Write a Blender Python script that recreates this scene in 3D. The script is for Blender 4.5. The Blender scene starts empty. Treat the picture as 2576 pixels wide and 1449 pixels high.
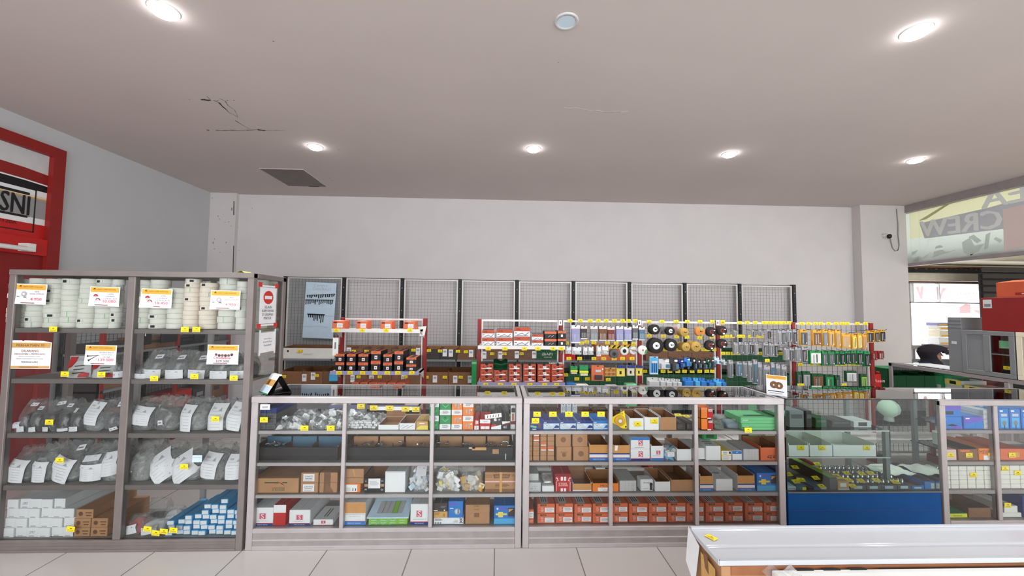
import bpy, math, random
from mathutils import Vector, Matrix
SC = bpy.context.scene
COL = SC.collection
# ------------------------------------------------------------------ camera
F = 1000.0; EYE = 1.70
def norm(v):
    l = math.sqrt(sum(a*a for a in v)); return [a/l for a in v]
NN = norm([(1252-1288)/F, (777-724.5)/F, 1.0])
s_ = .0135
XX = norm([1, s_, -(NN[0]+NN[1]*s_)/NN[2]])
ZZ = [XX[1]*NN[2]-XX[2]*NN[1], XX[2]*NN[0]-XX[0]*NN[2], XX[0]*NN[1]-XX[1]*NN[0]]
def w_of(c):   # camera-axes direction (x right, y down, z forward) -> world direction
    return Vector((sum(XX[i]*c[i] for i in range(3)), sum(NN[i]*c[i] for i in range(3)), sum(ZZ[i]*c[i] for i in range(3))))
cam = bpy.data.cameras.new('camera'); cam.sensor_width = 36; cam.lens = 36*F/2576; cam.clip_start = .05; cam.clip_end = 100
co = bpy.data.objects.new('camera', cam); COL.objects.link(co)
cx_, cy_, cz_ = w_of((1, 0, 0)), w_of((0, -1, 0)), w_of((0, 0, -1))
co.matrix_world = Matrix(((cx_[0], cy_[0], cz_[0], 0), (cx_[1], cy_[1], cz_[1], 0), (cx_[2], cy_[2], cz_[2], EYE), (0, 0, 0, 1)))
SC.camera = co
def at(px, py, Y):
    """the point on the upright plane y = Y that the photograph shows at (px, py): X, Z"""
    d = w_of(((px-1288)/F, (py-724.5)/F, 1)); t = Y/d.y
    return d.x*t, EYE+d.z*t
def onz(px, py, z):
    d = w_of(((px-1288)/F, (py-724.5)/F, 1)); t = (z-EYE)/d.z
    return d.x*t, d.y*t
def atx(px, py, X):
    d = w_of(((px-1288)/F, (py-724.5)/F, 1)); t = X/d.x
    return d.y*t, EYE+d.z*t
# ------------------------------------------------------------------ light and exposure
SC.view_settings.view_transform = 'Standard'; SC.view_settings.look = 'None'
SC.view_settings.gamma = 1; SC.view_settings.use_curve_mapping = False
SC.view_settings.exposure = 0.78
W = bpy.data.worlds.new('daylight'); SC.world = W; W.use_nodes = True
bg = W.node_tree.nodes['Background']; bg.inputs[0].default_value = (.93, .97, 1.0, 1); bg.inputs[1].default_value = 2.6
LAMP_W = 80.0
# ------------------------------------------------------------------ materials
def lin(c):
    return tuple(((v/255)/12.92 if v/255 <= .04045 else ((v/255+.055)/1.055)**2.4) for v in c)
MATS = {}
def M(key, rgb=None, rough=.55, metal=0., var=.06, scale=14., emit=0., bump=0., spec=.4):
    if key in MATS: return MATS[key]
    m = bpy.data.materials.new(key); m.use_nodes = True; nt = m.node_tree; b = nt.nodes['Principled BSDF']
    c = lin(rgb)
    b.inputs['Roughness'].default_value = rough; b.inputs['Metallic'].default_value = metal
    b.inputs['Specular IOR Level'].default_value = spec
    if var > 0:
        tc = nt.nodes.new('ShaderNodeTexCoord'); nz = nt.nodes.new('ShaderNodeTexNoise'); nz.inputs['Scale'].default_value = scale; nz.inputs['Detail'].default_value = 3
        nt.links.new(tc.outputs['Object'], nz.inputs['Vector'])
        r = nt.nodes.new('ShaderNodeMapRange'); r.inputs[1].default_value = .3; r.inputs[2].default_value = .7; r.inputs[3].default_value = 1-var; r.inputs[4].default_value = 1+var
        nt.links.new(nz.outputs[0], r.inputs[0])
        mx = nt.nodes.new('ShaderNodeVectorMath'); mx.operation = 'SCALE'; mx.inputs[0].default_value = c
        nt.links.new(r.outputs[0], mx.inputs['Scale']); nt.links.new(mx.outputs[0], b.inputs['Base Color'])
        if bump > 0:
            bp = nt.nodes.new('ShaderNodeBump'); bp.inputs['Strength'].default_value = bump; bp.inputs['Distance'].default_value = .01
            nt.links.new(nz.outputs[0], bp.inputs['Height']); nt.links.new(bp.outputs[0], b.inputs['Normal'])
    else: b.inputs['Base Color'].default_value = (*c, 1)
    if emit: b.inputs['Emission Color'].default_value = (*c, 1); b.inputs['Emission Strength'].default_value = emit
    MATS[key] = m; return m
def glass(key, tint, fac=1.0, rough=0.0, base=0.0):
    m = bpy.data.materials.new(key); m.use_nodes = True; nt = m.node_tree; nt.nodes.clear()
    o = nt.nodes.new('ShaderNodeOutputMaterial'); t = nt.nodes.new('ShaderNodeBsdfTransparent'); t.inputs[0].default_value = (*tint, 1)
    g = nt.nodes.new('ShaderNodeBsdfGlossy'); g.inputs['Roughness'].default_value = rough
    f = nt.nodes.new('ShaderNodeFresnel'); f.inputs[0].default_value = 1.5
    k = nt.nodes.new('ShaderNodeMath'); k.operation = 'MULTIPLY_ADD'; k.inputs[1].default_value = fac; k.inputs[2].default_value = base
    x = nt.nodes.new('ShaderNodeMixShader')
    nt.links.new(f.outputs[0], k.inputs[0]); nt.links.new(k.outputs[0], x.inputs[0]); nt.links.new(t.outputs[0], x.inputs[1]); nt.links.new(g.outputs[0], x.inputs[2]); nt.links.new(x.outputs[0], o.inputs[0])
    MATS[key] = m
def film(key, rgb, alpha, rough=.18):
    """thin crumpled plastic: part see-through, part milky gloss"""
    m = bpy.data.materials.new(key); m.use_nodes = True; nt = m.node_tree
    b = nt.nodes['Principled BSDF']; b.inputs['Base Color'].default_value = (*lin(rgb), 1); b.inputs['Roughness'].default_value = rough; b.inputs['Specular IOR Level'].default_value = .8
    o = nt.nodes['Material Output']; t = nt.nodes.new('ShaderNodeBsdfTransparent'); t.inputs[0].default_value = (.97, .97, .97, 1)
    x = nt.nodes.new('ShaderNodeMixShader'); x.inputs[0].default_value = alpha
    tc = nt.nodes.new('ShaderNodeTexCoord'); nz = nt.nodes.new('ShaderNodeTexNoise'); nz.inputs['Scale'].default_value = 22; nz.inputs['Detail'].default_value = 5; nz.inputs['Distortion'].default_value = .8
    bp = nt.nodes.new('ShaderNodeBump'); bp.inputs['Strength'].default_value = 1.0; bp.inputs['Distance'].default_value = .03
    nt.links.new(tc.outputs['Object'], nz.inputs['Vector']); nt.links.new(nz.outputs[0], bp.inputs['Height']); nt.links.new(bp.outputs[0], b.inputs['Normal'])
    n2 = nt.nodes.new('ShaderNodeTexNoise'); n2.inputs['Scale'].default_value = 11; n2.inputs['Detail'].default_value = 5; n2.inputs['Distortion'].default_value = .9
    r2 = nt.nodes.new('ShaderNodeMapRange'); r2.inputs[1].default_value = .54; r2.inputs[2].default_value = .72; r2.inputs[3].default_value = alpha; r2.inputs[4].default_value = min(1, alpha+.5)
    nt.links.new(tc.outputs['Object'], n2.inputs['Vector']); nt.links.new(n2.outputs[0], r2.inputs[0]); nt.links.new(r2.outputs[0], x.inputs[0])
    nt.links.new(t.outputs[0], x.inputs[1]); nt.links.new(b.outputs[0], x.inputs[2]); nt.links.new(x.outputs[0], o.inputs[0])
    MATS[key] = m
glass('glass', (.955, .975, .965), 1.0)
glass('green_glass', (.73, .82, .78), 1.0)
glass('clear_pane', (.97, .98, .97), .8)
film('film', (198, 198, 198), .17); film('grey_film', (190, 190, 188), .30); film('clear_film', (235, 235, 235), .2, .08)
film('blue_film', (60, 110, 190), .5)
for k, a in {
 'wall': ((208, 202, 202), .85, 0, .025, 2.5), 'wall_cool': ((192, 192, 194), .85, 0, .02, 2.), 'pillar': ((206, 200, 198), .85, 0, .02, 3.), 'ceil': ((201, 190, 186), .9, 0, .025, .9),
 'alu_tall': ((128, 119, 116), .42, .2, .07, 9.), 'alu': ((178, 171, 171), .38, .25, .05, 9.), 'alu_dark': ((158, 150, 149), .4, .25, .06, 9.), 'alu_worn': ((152, 145, 143), .5, .1, .09, 12.), 'board': ((150, 147, 143), .6, 0, .06, 9.),
 'white': ((232, 232, 233), .55, 0, .03, 10.), 'paper': ((236, 235, 238), .7, 0, .03, 20.), 'offwhite': ((222, 220, 212), .6, 0, .04, 10.), 'cream': ((225, 214, 190), .6, 0, .05, 10.),
 'carton': ((178, 134, 96), .75, 0, .07, 12.), 'carton_dark': ((133, 94, 66), .8, 0, .08, 12.), 'carton_in': ((150, 106, 72), .8, 0, .08, 12.), 'ochre': ((208, 150, 88), .7, 0, .05, 12.),
 'black': ((19, 19, 21), .5, 0, .1, 10.), 'navy_black': ((13, 12, 20), .5, 0, .12, 30.), 'charcoal': ((62, 57, 56), .6, 0, .08, 10.), 'grey': ((150, 150, 150), .55, 0, .05, 10.), 'dark_grey': ((92, 92, 94), .55, 0, .08, 12.), 'light_grey': ((198, 198, 198), .5, 0, .05, 10.),
 'steel_grey': ((128, 130, 132), .5, .1, .05, 5.), 'ink': ((30, 28, 30), .7, 0, 0, 1.), 'ink_grey': ((120, 120, 126), .7, 0, 0, 1.), 'ink_soft': ((176, 174, 178), .7, 0, 0, 1.), 'fill_light': ((150, 150, 150), .5, .1, .3, 55., 0., .9), 'fill_mid': ((96, 96, 96), .45, .2, .45, 60., 0., .9), 'fill_dark': ((46, 43, 42), .45, .2, .5, 60., 0., .9), 'faint': ((198, 196, 201), .7, 0, 0, 1.), 'tray_dark': ((42, 37, 36), .6, 0, .08, 10.), 'ink_brown': ((110, 72, 46), .8, 0, 0, 1.),
 'red': ((190, 30, 28), .5, 0, .05, 8.), 'deep_red': ((132, 27, 27), .5, 0, .05, 6.), 'rack_red': ((142, 34, 30), .5, .1, .07, 10.), 'print_red': ((205, 52, 44), .6, 0, 0, 1.), 'pink_red': ((206, 82, 104), .6, 0, 0, 1.),
 'orange': ((216, 110, 70), .55, 0, .05, 10.), 'orange_deep': ((188, 80, 50), .55, 0, .05, 10.), 'orange_lite': ((238, 132, 52), .55, 0, .04, 10.), 'gold': ((226, 172, 62), .6, 0, .05, 20.), 'tan': ((206, 160, 92), .6, 0, .05, 20.),
 'yellow': ((250, 222, 30), .5, 0, .03, 20.), 'yellow_soft': ((236, 212, 96), .55, 0, .05, 20.), 'lemon': ((222, 224, 60), .55, 0, .05, 20.),
 'green': ((34, 142, 78), .5, 0, .06, 10.), 'dark_green': ((20, 78, 44), .5, 0, .12, 16.), 'lime': ((134, 186, 66), .5, 0, .06, 10.), 'mint': ((118, 196, 140), .5, 0, .05, 10.), 'pale_mint': ((228, 227, 218), .65, 0, .03, 16.), 'pale_ivory': ((238, 226, 212), .65, 0, .03, 16.),
 'blue': ((46, 122, 200), .5, 0, .06, 10.), 'sky': ((84, 172, 222), .5, 0, .06, 10.), 'deep_blue': ((2, 68, 128), .5, 0, .06, 6., 0., 0., .15), 'royal': ((28, 52, 130), .5, 0, .06, 10.), 'pale_blue': ((196, 216, 232), .55, 0, .04, 10.), 'slate_blue': ((72, 112, 136), .5, 0, .05, 10.), 'lilac': ((150, 150, 190), .55, 0, .05, 10.), 'violet': ((112, 90, 190), .5, 0, .05, 10.),
 'kraft_brown': ((120, 86, 62), .8, 0, .1, 10.), 'wood': ((150, 98, 66), .5, 0, .16, 6.), 'silver': ((200, 200, 205), .22, .85, .05, 20.), 'zinc': ((150, 148, 146), .35, .7, .2, 60.), 'rust': ((128, 96, 76), .5, .3, .2, 60.),
 'disc_black': ((38, 34, 33), .8, 0, .18, 90.), 'disc_gold': ((186, 150, 72), .7, 0, .1, 60.), 'disc_orange': ((214, 136, 66), .8, 0, .1, 60.), 'disc_red': ((120, 52, 44), .6, 0, .1, 40.),
 'skin': ((176, 126, 106), .6, 0, .04, 10.), 'hijab': ((38, 32, 40), .85, 0, .1, 20.), 'jacket': ((26, 62, 92), .8, 0, .08, 12.), 'trousers': ((40, 40, 46), .85, 0, .08, 12.),
 'gloss_white': ((192, 194, 199), .12, 0, .01, 4.), 'hatch': ((126, 116, 112), .8, 0, .08, 6.), 'crack': ((52, 44, 42), .95, 0, .1, 10.), 'plaster_edge': ((226, 214, 210), .9, 0, .02, 10.), 'wire': ((92, 92, 97), .5, .2, 0, 1.), 'whitewire': ((214, 210, 206), .45, .2, .03, 10.),
 'banner_yellow': ((212, 213, 172), .7, 0, .06, 2.), 'banner_white': ((206, 212, 206), .7, 0, .04, 3.), 'banner_grey': ((222, 222, 230), .7, 0, .04, 3.), 'banner_lite': ((255, 255, 255), .7, 0, .03, 3.), 'banner_pink': ((250, 226, 224), .7, 0, .03, 3.), 'banner_art': ((222, 228, 224), .7, 0, .06, 6.), 'banner_brown': ((214, 210, 146), .7, 0, .06, 6.),
 'faded_print': ((240, 190, 190), .7, 0, 0, 1.), 'pale_green': ((206, 226, 205), .6, 0, .04, 4.), 'lens_off': ((206, 226, 236), .3, 0, .02, 10.), 'plastic_white': ((226, 226, 222), .4, 0, .03, 10.),
}.items(): M(k, *a)
M('lamp_on', (255, 255, 255), .5, 0, 0, emit=20.0)
glass('top_glass', (.93, .96, .945), 1.35, 0.0, .06)
glass('transom', (.93, .95, .93), .12)
def translucent(key, rgb, fac=.38):
    m = M(key, rgb); nt = m.node_tree; b = nt.nodes['Principled BSDF']; t = nt.nodes.new('ShaderNodeBsdfTranslucent'); t.inputs[0].default_value = (*lin(rgb), 1); x = nt.nodes.new('ShaderNodeMixShader'); x.inputs[0].default_value = fac
    nt.links.new(b.outputs[0], x.inputs[1]); nt.links.new(t.outputs[0], x.inputs[2]); nt.links.new(x.outputs[0], nt.nodes['Material Output'].inputs[0])
for k_, c_ in (('banner_yellow', (204, 200, 172)), ('banner_white', (204, 210, 205)), ('banner_art', (236, 242, 238))): translucent(k_, c_, .27)
for k_, c_ in (('win_pink', (188, 152, 152)), ('win_red', (188, 78, 92)), ('win_grey', (132, 128, 136))): translucent(k_, c_, .6)
def tile_mat():
    m = bpy.data.materials.new('floor_tile'); m.use_nodes = True; nt = m.node_tree; b = nt.nodes['Principled BSDF']
    tc = nt.nodes.new('ShaderNodeTexCoord'); br = nt.nodes.new('ShaderNodeTexBrick'); br.offset = 0; br.squash = 1
    for i, v in ((4, 1.0), (5, .004), (6, .1), (7, 0.), (8, .585), (9, .585)): br.inputs[i].default_value = v
    br.inputs[1].default_value = (*lin((202, 196, 192)), 1); br.inputs[2].default_value = (*lin((198, 192, 189)), 1); br.inputs[3].default_value = (*lin((128, 116, 110)), 1)
    nt.links.new(tc.outputs['Object'], br.inputs['Vector'])
    nz = nt.nodes.new('ShaderNodeTexNoise'); nz.inputs['Scale'].default_value = 2.2; nz.inputs['Detail'].default_value = 5
    nt.links.new(tc.outputs['Object'], nz.inputs['Vector'])
    mx = nt.nodes.new('ShaderNodeMix'); mx.data_type = 'RGBA'; mx.blend_type = 'MULTIPLY'; mx.inputs[0].default_value = .10
    nt.links.new(br.outputs[0], mx.inputs[6]); nt.links.new(nz.outputs[0], mx.inputs[7]); nt.links.new(mx.outputs[2], b.inputs['Base Color'])
    b.inputs['Roughness'].default_value = .22; b.inputs['Specular IOR Level'].default_value = .35
    MATS['floor_tile'] = m
tile_mat()
# ------------------------------------------------------------------ mesh building
TXT = {}
def text_geo(s):
    if s not in TXT:
        c = bpy.data.curves.new('lettering', 'FONT'); c.body = s; c.size = 1; c.resolution_u = 2; c.align_x = 'CENTER'; c.align_y = 'CENTER'
        o = bpy.data.objects.new('lettering', c); COL.objects.link(o)
        dg = bpy.context.evaluated_depsgraph_get(); me = bpy.data.meshes.new_from_object(o.evaluated_get(dg))
        TXT[s] = ([tuple(v.co) for v in me.vertices], [tuple(p.vertices) for p in me.polygons])
        bpy.data.objects.remove(o); bpy.data.curves.remove(c); bpy.data.meshes.remove(me)
    return TXT[s]
class MB:
    def __init__(s): s.v = []; s.f = []; s.m = []; s.mats = []; s.sm = []
    def mi(s, mat):
        if mat not in s.mats: s.mats.append(mat)
        return s.mats.index(mat)
    def face(s, pts, mat, smooth=False):
        b = len(s.v); s.v += [tuple(p) for p in pts]; s.f.append(tuple(range(b, b+len(pts)))); s.m.append(s.mi(mat)); s.sm.append(smooth); return s
    def add(s, vs, fs, mat, smooth=False):
        b = len(s.v); s.v += [tuple(p) for p in vs]; i = s.mi(mat)
        for f in fs: s.f.append(tuple(b+k for k in f)); s.m.append(i); s.sm.append(smooth)
        return s
    def box(s, x0, x1, y0, y1, z0, z1, mat):
        g = mat if isinstance(mat, dict) else {}
        d = g.get('', mat if not g else None)
        P = [(x0, y0, z0), (x1, y0, z0), (x1, y1, z0), (x0, y1, z0), (x0, y0, z1), (x1, y0, z1), (x1, y1, z1), (x0, y1, z1)]
        for k, f in (('d', (0, 3, 2, 1)), ('u', (4, 5, 6, 7)), ('f', (0, 1, 5, 4)), ('r', (1, 2, 6, 5)), ('b', (2, 3, 7, 6)), ('l', (3, 0, 4, 7))):
            s.face([P[i] for i in f], g.get(k, d))
        return s
    def cbox(s, x0, x1, y0, y1, z0, z1, mat, b=.003):
        """box with chamfered edges"""
        b = min(b, (x1-x0)*.3, (y1-y0)*.3, (z1-z0)*.3)
        g = mat if isinstance(mat, dict) else {}; d = g.get('', mat if not g else None)
        lo = (x0, y0, z0); hi = (x1, y1, z1); V = {}
        base = len(s.v); n = 0; vs = []
        for cx in (0, 1):
            for cy in (0, 1):
                for cz in (0, 1):
                    c = (cx, cy, cz)
                    for a in range(3):
                        p = [(hi[i] if c[i] else lo[i]) if i == a else ((hi[i]-b) if c[i] else (lo[i]+b)) for i in range(3)]
                        V[c, a] = n; n += 1; vs.append(p)
        cen = [(lo[i]+hi[i])/2 for i in range(3)]
        def em(ids, mt):
            p = [Vector(vs[i]) for i in ids]; nn = (p[1]-p[0]).cross(p[2]-p[1]); mid = sum(p, Vector())/len(p)-Vector(cen)
            s.f.append(tuple(base+i for i in (ids if nn.dot(mid) > 0 else ids[::-1]))); s.m.append(s.mi(mt)); s.sm.append(False)
        s.v += [tuple(p) for p in vs]
        nm = {(0, 0): 'l', (0, 1): 'r', (1, 0): 'f', (1, 1): 'b', (2, 0): 'd', (2, 1): 'u'}
        for a in range(3):
            o1, o2 = [i for i in range(3) if i != a]
            for sd in (0, 1):
                q = []
                for u, w in ((0, 0), (1, 0), (1, 1), (0, 1)):
                    c = [0, 0, 0]; c[a] = sd; c[o1] = u; c[o2] = w; q.append(V[tuple(c), a])
                em(q, g.get(nm[a, sd], d))
        fm = g.get('f', d)
        for a in range(3):
            o1, o2 = [i for i in range(3) if i != a]
            for u in (0, 1):
                for w in (0, 1):
                    c0 = [0, 0, 0]; c0[o1] = u; c0[o2] = w; c1 = list(c0); c1[a] = 1; c0, c1 = tuple(c0), tuple(c1)
                    em([V[c0, o1], V[c1, o1], V[c1, o2], V[c0, o2]], d or fm)
        for c in [(i, j, k) for i in (0, 1) for j in (0, 1) for k in (0, 1)]: em([V[c, 0], V[c, 1], V[c, 2]], d or fm)
        return s
    def ring(s, pts_list, mat, smooth=True, close=True, caps=(None, None)):
        """skin a list of equal-length rings"""
        b = len(s.v); n = len(pts_list[0]); i = s.mi(mat)
        for r in pts_list: s.v += [tuple(p) for p in r]
        for k in range(len(pts_list)-1):
            for j in range(n if close else n-1):
                a = b+k*n+j; c = b+k*n+(j+1) % n
                s.f.append((a, c, c+n, a+n)); s.m.append(i); s.sm.append(smooth)
        if caps[0]: s.face(pts_list[0][::-1], caps[0])
        if caps[1]: s.face(pts_list[-1], caps[1])
        return s
    def lathe(s, c, prof, mat, axis='z', n=16, caps=(None, None), smooth=True):
        """prof: (radius, offset along axis)"""
        R = []
        for r, h in prof:
            q = []
            for k in range(n):
                a = 2*math.pi*k/n; x, y = r*math.cos(a), r*math.sin(a)
                q.append({'z': (c[0]+x, c[1]+y, c[2]+h), 'y': (c[0]+x, c[1]+h, c[2]-y), 'x': (c[0]+h, c[1]+x, c[2]+y)}[axis])
            R.append(q)
        return s.ring(R, mat, smooth, True, caps)
    def disc(s, c, r, mat, axis='y', n=16, rx=None):
        q = []
        for k in range(n):
            a = 2*math.pi*k/n; x, y = (rx or r)*math.cos(a), r*math.sin(a)
            q.append({'z': (c[0]+x, c[1]+y, c[2]), 'y': (c[0]+x, c[1], c[2]+y), '-z': (c[0]+x, c[1]-y, c[2]), 'x': (c[0], c[1]-x, c[2]+y)}[axis])
        return s.face(q, mat)
    def tube(s, pts, r, mat, n=6, smooth=True):
        pts = [Vector(p) for p in pts]; R = []
        for i, p in enumerate(pts):
            d = (pts[min(i+1, len(pts)-1)]-pts[max(i-1, 0)]).normalized()
            u = d.cross(Vector((0, 0, 1)) if abs(d.z) < .9 else Vector((1, 0, 0))).normalized(); w = d.cross(u)
            R.append([p+u*r*math.cos(2*math.pi*k/n)+w*r*math.sin(2*math.pi*k/n) for k in range(n)])
        return s.ring(R, mat, smooth, True, (mat, mat))
    def grid(s, fn, nu, nv, mat, smooth=True):
        b = len(s.v); i = s.mi(mat)
        for v in range(nv+1):
            for u in range(nu+1): s.v.append(tuple(fn(u/nu, v/nv)))
        for v in range(nv):
            for u in range(nu):
                a = b+v*(nu+1)+u; s.f.append((a, a+1, a+nu+2, a+nu+1)); s.m.append(i); s.sm.append(smooth)
        return s
    def text(s, st, c, h, mat, wmax=None, ux=(1, 0, 0), uy=(0, 0, 1)):
        """flat lettering centred on c; ux, uy = reading and up directions"""
        vs, fs = text_geo(st)
        if not vs: return s
        xs = [v[0] for v in vs]; ys = [v[1] for v in vs]; mx = (min(xs)+max(xs))/2; my = (min(ys)+max(ys))/2
        k = h/max(.3, max(ys)-min(ys)); kx = k
        if wmax: kx = min(k*1.25, wmax/max(.01, (max(xs)-min(xs))))
        return s.add([(c[0]+(v[0]-mx)*kx*ux[0]+(v[1]-my)*k*uy[0], c[1]+(v[0]-mx)*kx*ux[1]+(v[1]-my)*k*uy[1], c[2]+(v[0]-mx)*kx*ux[2]+(v[1]-my)*k*uy[2]) for v in vs], fs, mat)
    def mesh(s, name):
        me = bpy.data.meshes.new(name); me.from_pydata(s.v, [], s.f)
        for k in s.mats: me.materials.append(MATS[k])
        me.polygons.foreach_set('material_index', s.m); me.polygons.foreach_set('use_smooth', s.sm); me.update(); return me
    def build(s, name, parent=None, loc=(0, 0, 0), rz=0):
        o = bpy.data.objects.new(name, s.mesh(name)); COL.objects.link(o); o.location = loc
        if rz: o.rotation_euler = (0, 0, rz)
        if parent: o.parent = parent
        return o
def tag(o, label, cat, group=None):
    o['label'] = label; o['category'] = cat
    if group: o['group'] = group
    return o
def thing(name, label, cat, loc=(0, 0, 0), rz=0, group=None):
    o = bpy.data.objects.new(name, None); COL.objects.link(o); o.location = loc; o.rotation_euler = (0, 0, rz); o.empty_display_size = .05
    return tag(o, label, cat, group)
def struct(mb, name, parent=None):
    o = mb.build(name, parent)
    if not parent: o['kind'] = 'structure'
    return o
def dup(root, loc, label, group=None, rz=None, ry=None):
    r = root.copy(); COL.objects.link(r); r.location = loc; r['label'] = label
    if rz is not None or ry is not None: r.rotation_euler = (0, ry or 0, rz or 0)
    if group: r['group'] = group
    for ch in root.children:
        c = ch.copy(); COL.objects.link(c); c.parent = r
        for g in ch.children:
            d = g.copy(); COL.objects.link(d); d.parent = c
    return r
ORD = ['zeroth', 'first', 'second', 'third', 'fourth', 'fifth', 'sixth', 'seventh', 'eighth', 'ninth', 'tenth', 'eleventh', 'twelfth', 'thirteenth', 'fourteenth', 'fifteenth', 'sixteenth', 'seventeenth', 'eighteenth', 'nineteenth', 'twentieth']
def nth(i, n):
    """i counts from the left, 0-based"""
    if n == 1: return 'only'
    if i == 0: return 'leftmost'
    if i == n-1: return 'rightmost'
    return ORD[i+1]+' from left' if i <= n//2 else ORD[n-i]+' from right'
def up(i, n):
    if i == 0: return 'bottom'
    if i == n-1: return 'top'
    return ORD[i+1]+' up' if i <= n//2 else ORD[n-i]+' down'
RND = random.Random(7)
# ------------------------------------------------------------------ the room
YB = 6.42; XL = -4.55; XR = 6.72; ZC = 3.48; YO = -3.2
fl = MB().box(XL-.2, 12.5, YO, 9.5, -.1, 0, 'floor_tile'); struct(fl, 'floor')
ce = MB().box(XL-.2, XR+.15, YO, YB+.2, ZC, ZC+.12, 'ceil'); ceil = struct(ce, 'ceiling')
struct(MB().box(XL-.2, XR+.0, YB, YB+.2, 0, ZC, 'wall'), 'wall_back')
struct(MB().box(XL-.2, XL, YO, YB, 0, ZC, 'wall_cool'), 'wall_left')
# corner pillars
struct(MB().box(XL, at(590, 600, YB-.07)[0], YB-.07, YB, 0, ZC, 'pillar'), 'pillar_left')
pr = MB(); xp0 = at(2166, 600, YB-.16)[0]
pr.box(xp0, XR, YB-.16, YB, 0, ZC, 'pillar'); struct(pr, 'pillar_right')
# plaster flakes and stains on the left pillar
fk = MB()
R5 = random.Random(5)
def streak(mb, pts, w, mat, Y):
    q = [at(x, y, Y) for x, y in pts]
    for (a, b) in zip(q[:-1], q[1:]):
        ww = w*(.6+.8*R5.random())
        mb.face([(a[0]-ww, Y, a[1]), (a[0]+ww, Y, a[1]), (b[0]+ww, Y, b[1]), (b[0]-ww, Y, b[1])], mat)
YP = YB-.0725
streak(fk, [(588.5, 506), (588, 541)], .006, 'crack', YP); streak(fk, [(588, 618), (587, 650), (586, 686)], .005, 'crack', YP)
for (x, y, w, h) in ((549, 544, 2, 5), (553, 551, 2, 5), (567, 559, 4, 2), (576, 558, 3, 3), (582, 569, 2, 2), (540, 601, 2, 3), (537, 610, 2, 8), (541, 626, 5, 2), (554, 635, 2, 2), (535, 498, 4, 2), (600, 573, 2, 1), (602, 630, 2, 2), (635, 524, 2, 2), (570, 610, 3, 5), (584, 527, 3, 12)):
    Yq = YB-.002 if x > 590 else YP
    a = at(x-w, y-h*.5, Yq); b = at(x+w*.4, y+h*.5, Yq)
    cxm, czm, rw, rh = (a[0]+b[0])/2, (a[1]+b[1])/2, abs(b[0]-a[0])*.5, abs(a[1]-b[1])*.55
    fk.face([(cxm+rw*R5.uniform(.35, 1)*math.cos(q*.7), Yq, czm+rh*R5.uniform(.35, 1)*math.sin(q*.7)) for q in range(9)][::-1], 'crack' if w*h < 7 else 'ink_grey')
struct(fk, 'wall_stain', bpy.data.objects['pillar_left'])
# ceiling cracks, hatch and downlights
ck = MB()
def ceil_crack(mb, pts, w, mat, dz=.001):
    q = [onz(x, y, ZC) for x, y in pts]; z = ZC-dz
    for i, (a, b) in enumerate(zip(q[:-1], q[1:])):
        d = Vector((b[0]-a[0], b[1]-a[1], 0)); n = Vector((-d.y, d.x, 0)).normalized()*w*(.5+R5.random())
        mb.face([(a[0]+n.x, a[1]+n.y, z), (a[0]-n.x, a[1]-n.y, z), (b[0]-n.x*.5, b[1]-n.y*.5, z), (b[0]+n.x*.5, b[1]+n.y*.5, z)], mat)
ceil_crack(ck, [(537, 252), (551, 258), (560, 268), (570, 276), (577, 284)], .006, 'crack')
ceil_crack(ck, [(577, 284), (588, 288), (598, 295)], .003, 'crack'); ceil_crack(ck, [(552, 248), (567, 254), (574, 266), (590, 276), (596, 288), (598, 295)], .0022, 'crack')
ceil_crack(ck, [(592, 303), (606, 312), (622, 321), (634, 327)], .003, 'crack')
ceil_crack(ck, [(520, 327), (527, 327)], .01, 'crack'); ceil_crack(ck, [(543, 327), (560, 328), (580, 327), (600, 328), (620, 327), (634, 327), (648, 326)], .005, 'crack')
ceil_crack(ck, [(648, 326), (660, 327.5), (668, 327.5)], .015, 'crack'); ceil_crack(ck, [(668, 327.5), (689, 327), (715, 328)], .003, 'crack')
ceil_crack(ck, [(520, 242), (531, 252)], .003, 'crack'); ceil_crack(ck, [(506, 251), (512, 250), (520, 252), (530, 252)], .012, 'crack')
for x, y in ((465, 249), (477, 250), (548, 252), (573, 252), (589, 252), (688, 103), (1405, 156), (830, 447), (835, 454), (853, 376)): ceil_crack(ck, [(x-2, y), (x+2, y+1)], .004, 'crack')
ceil_crack(ck, [(1420, 270), (1432, 272), (1448, 270), (1468, 274), (1474, 274.5), (1482, 277)], .005, 'plaster_edge'); ceil_crack(ck, [(1482, 277), (1500, 277), (1518, 280), (1540, 279), (1562, 281), (1580, 280)], .007, 'plaster_edge')
ceil_crack(ck, [(1500, 279), (1518, 282), (1540, 281.5), (1562, 282)], .002, 'ink_grey', .0008)
struct(ck, 'ceiling_crack', ceil)
hx0, hx1, hy0, hy1 = -3.10, -2.55, 5.17, 5.88
h = thing('ceiling_hatch', 'dark grey square access hatch cover set into the ceiling with chipped edges', 'hatch', ((hx0+hx1)/2, (hy0+hy1)/2, ZC))
w, d = (hx1-hx0)/2, (hy1-hy0)/2
MB().box(-w, w, -d, d, -.008, .002, 'hatch').build('cover', h)
hm = MB()
for a in ((-w-.006, w+.006, -d-.006, -d), (-w-.006, w+.006, d, d+.006), (-w-.006, -w, -d, d), (w, w+.006, -d, d)): hm.box(a[0], a[1], a[2], a[3], -.004, .002, 'plaster_edge')
hm.box(.02, .16, d-.004, d+.014, -.009, -.0045, 'crack').box(w-.004, w+.012, .1, .28, -.0085, -.0045, 'light_grey'); hm.build('plaster_rim', h)
LX = (-2.04, .385, 2.60, 4.81)
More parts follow.
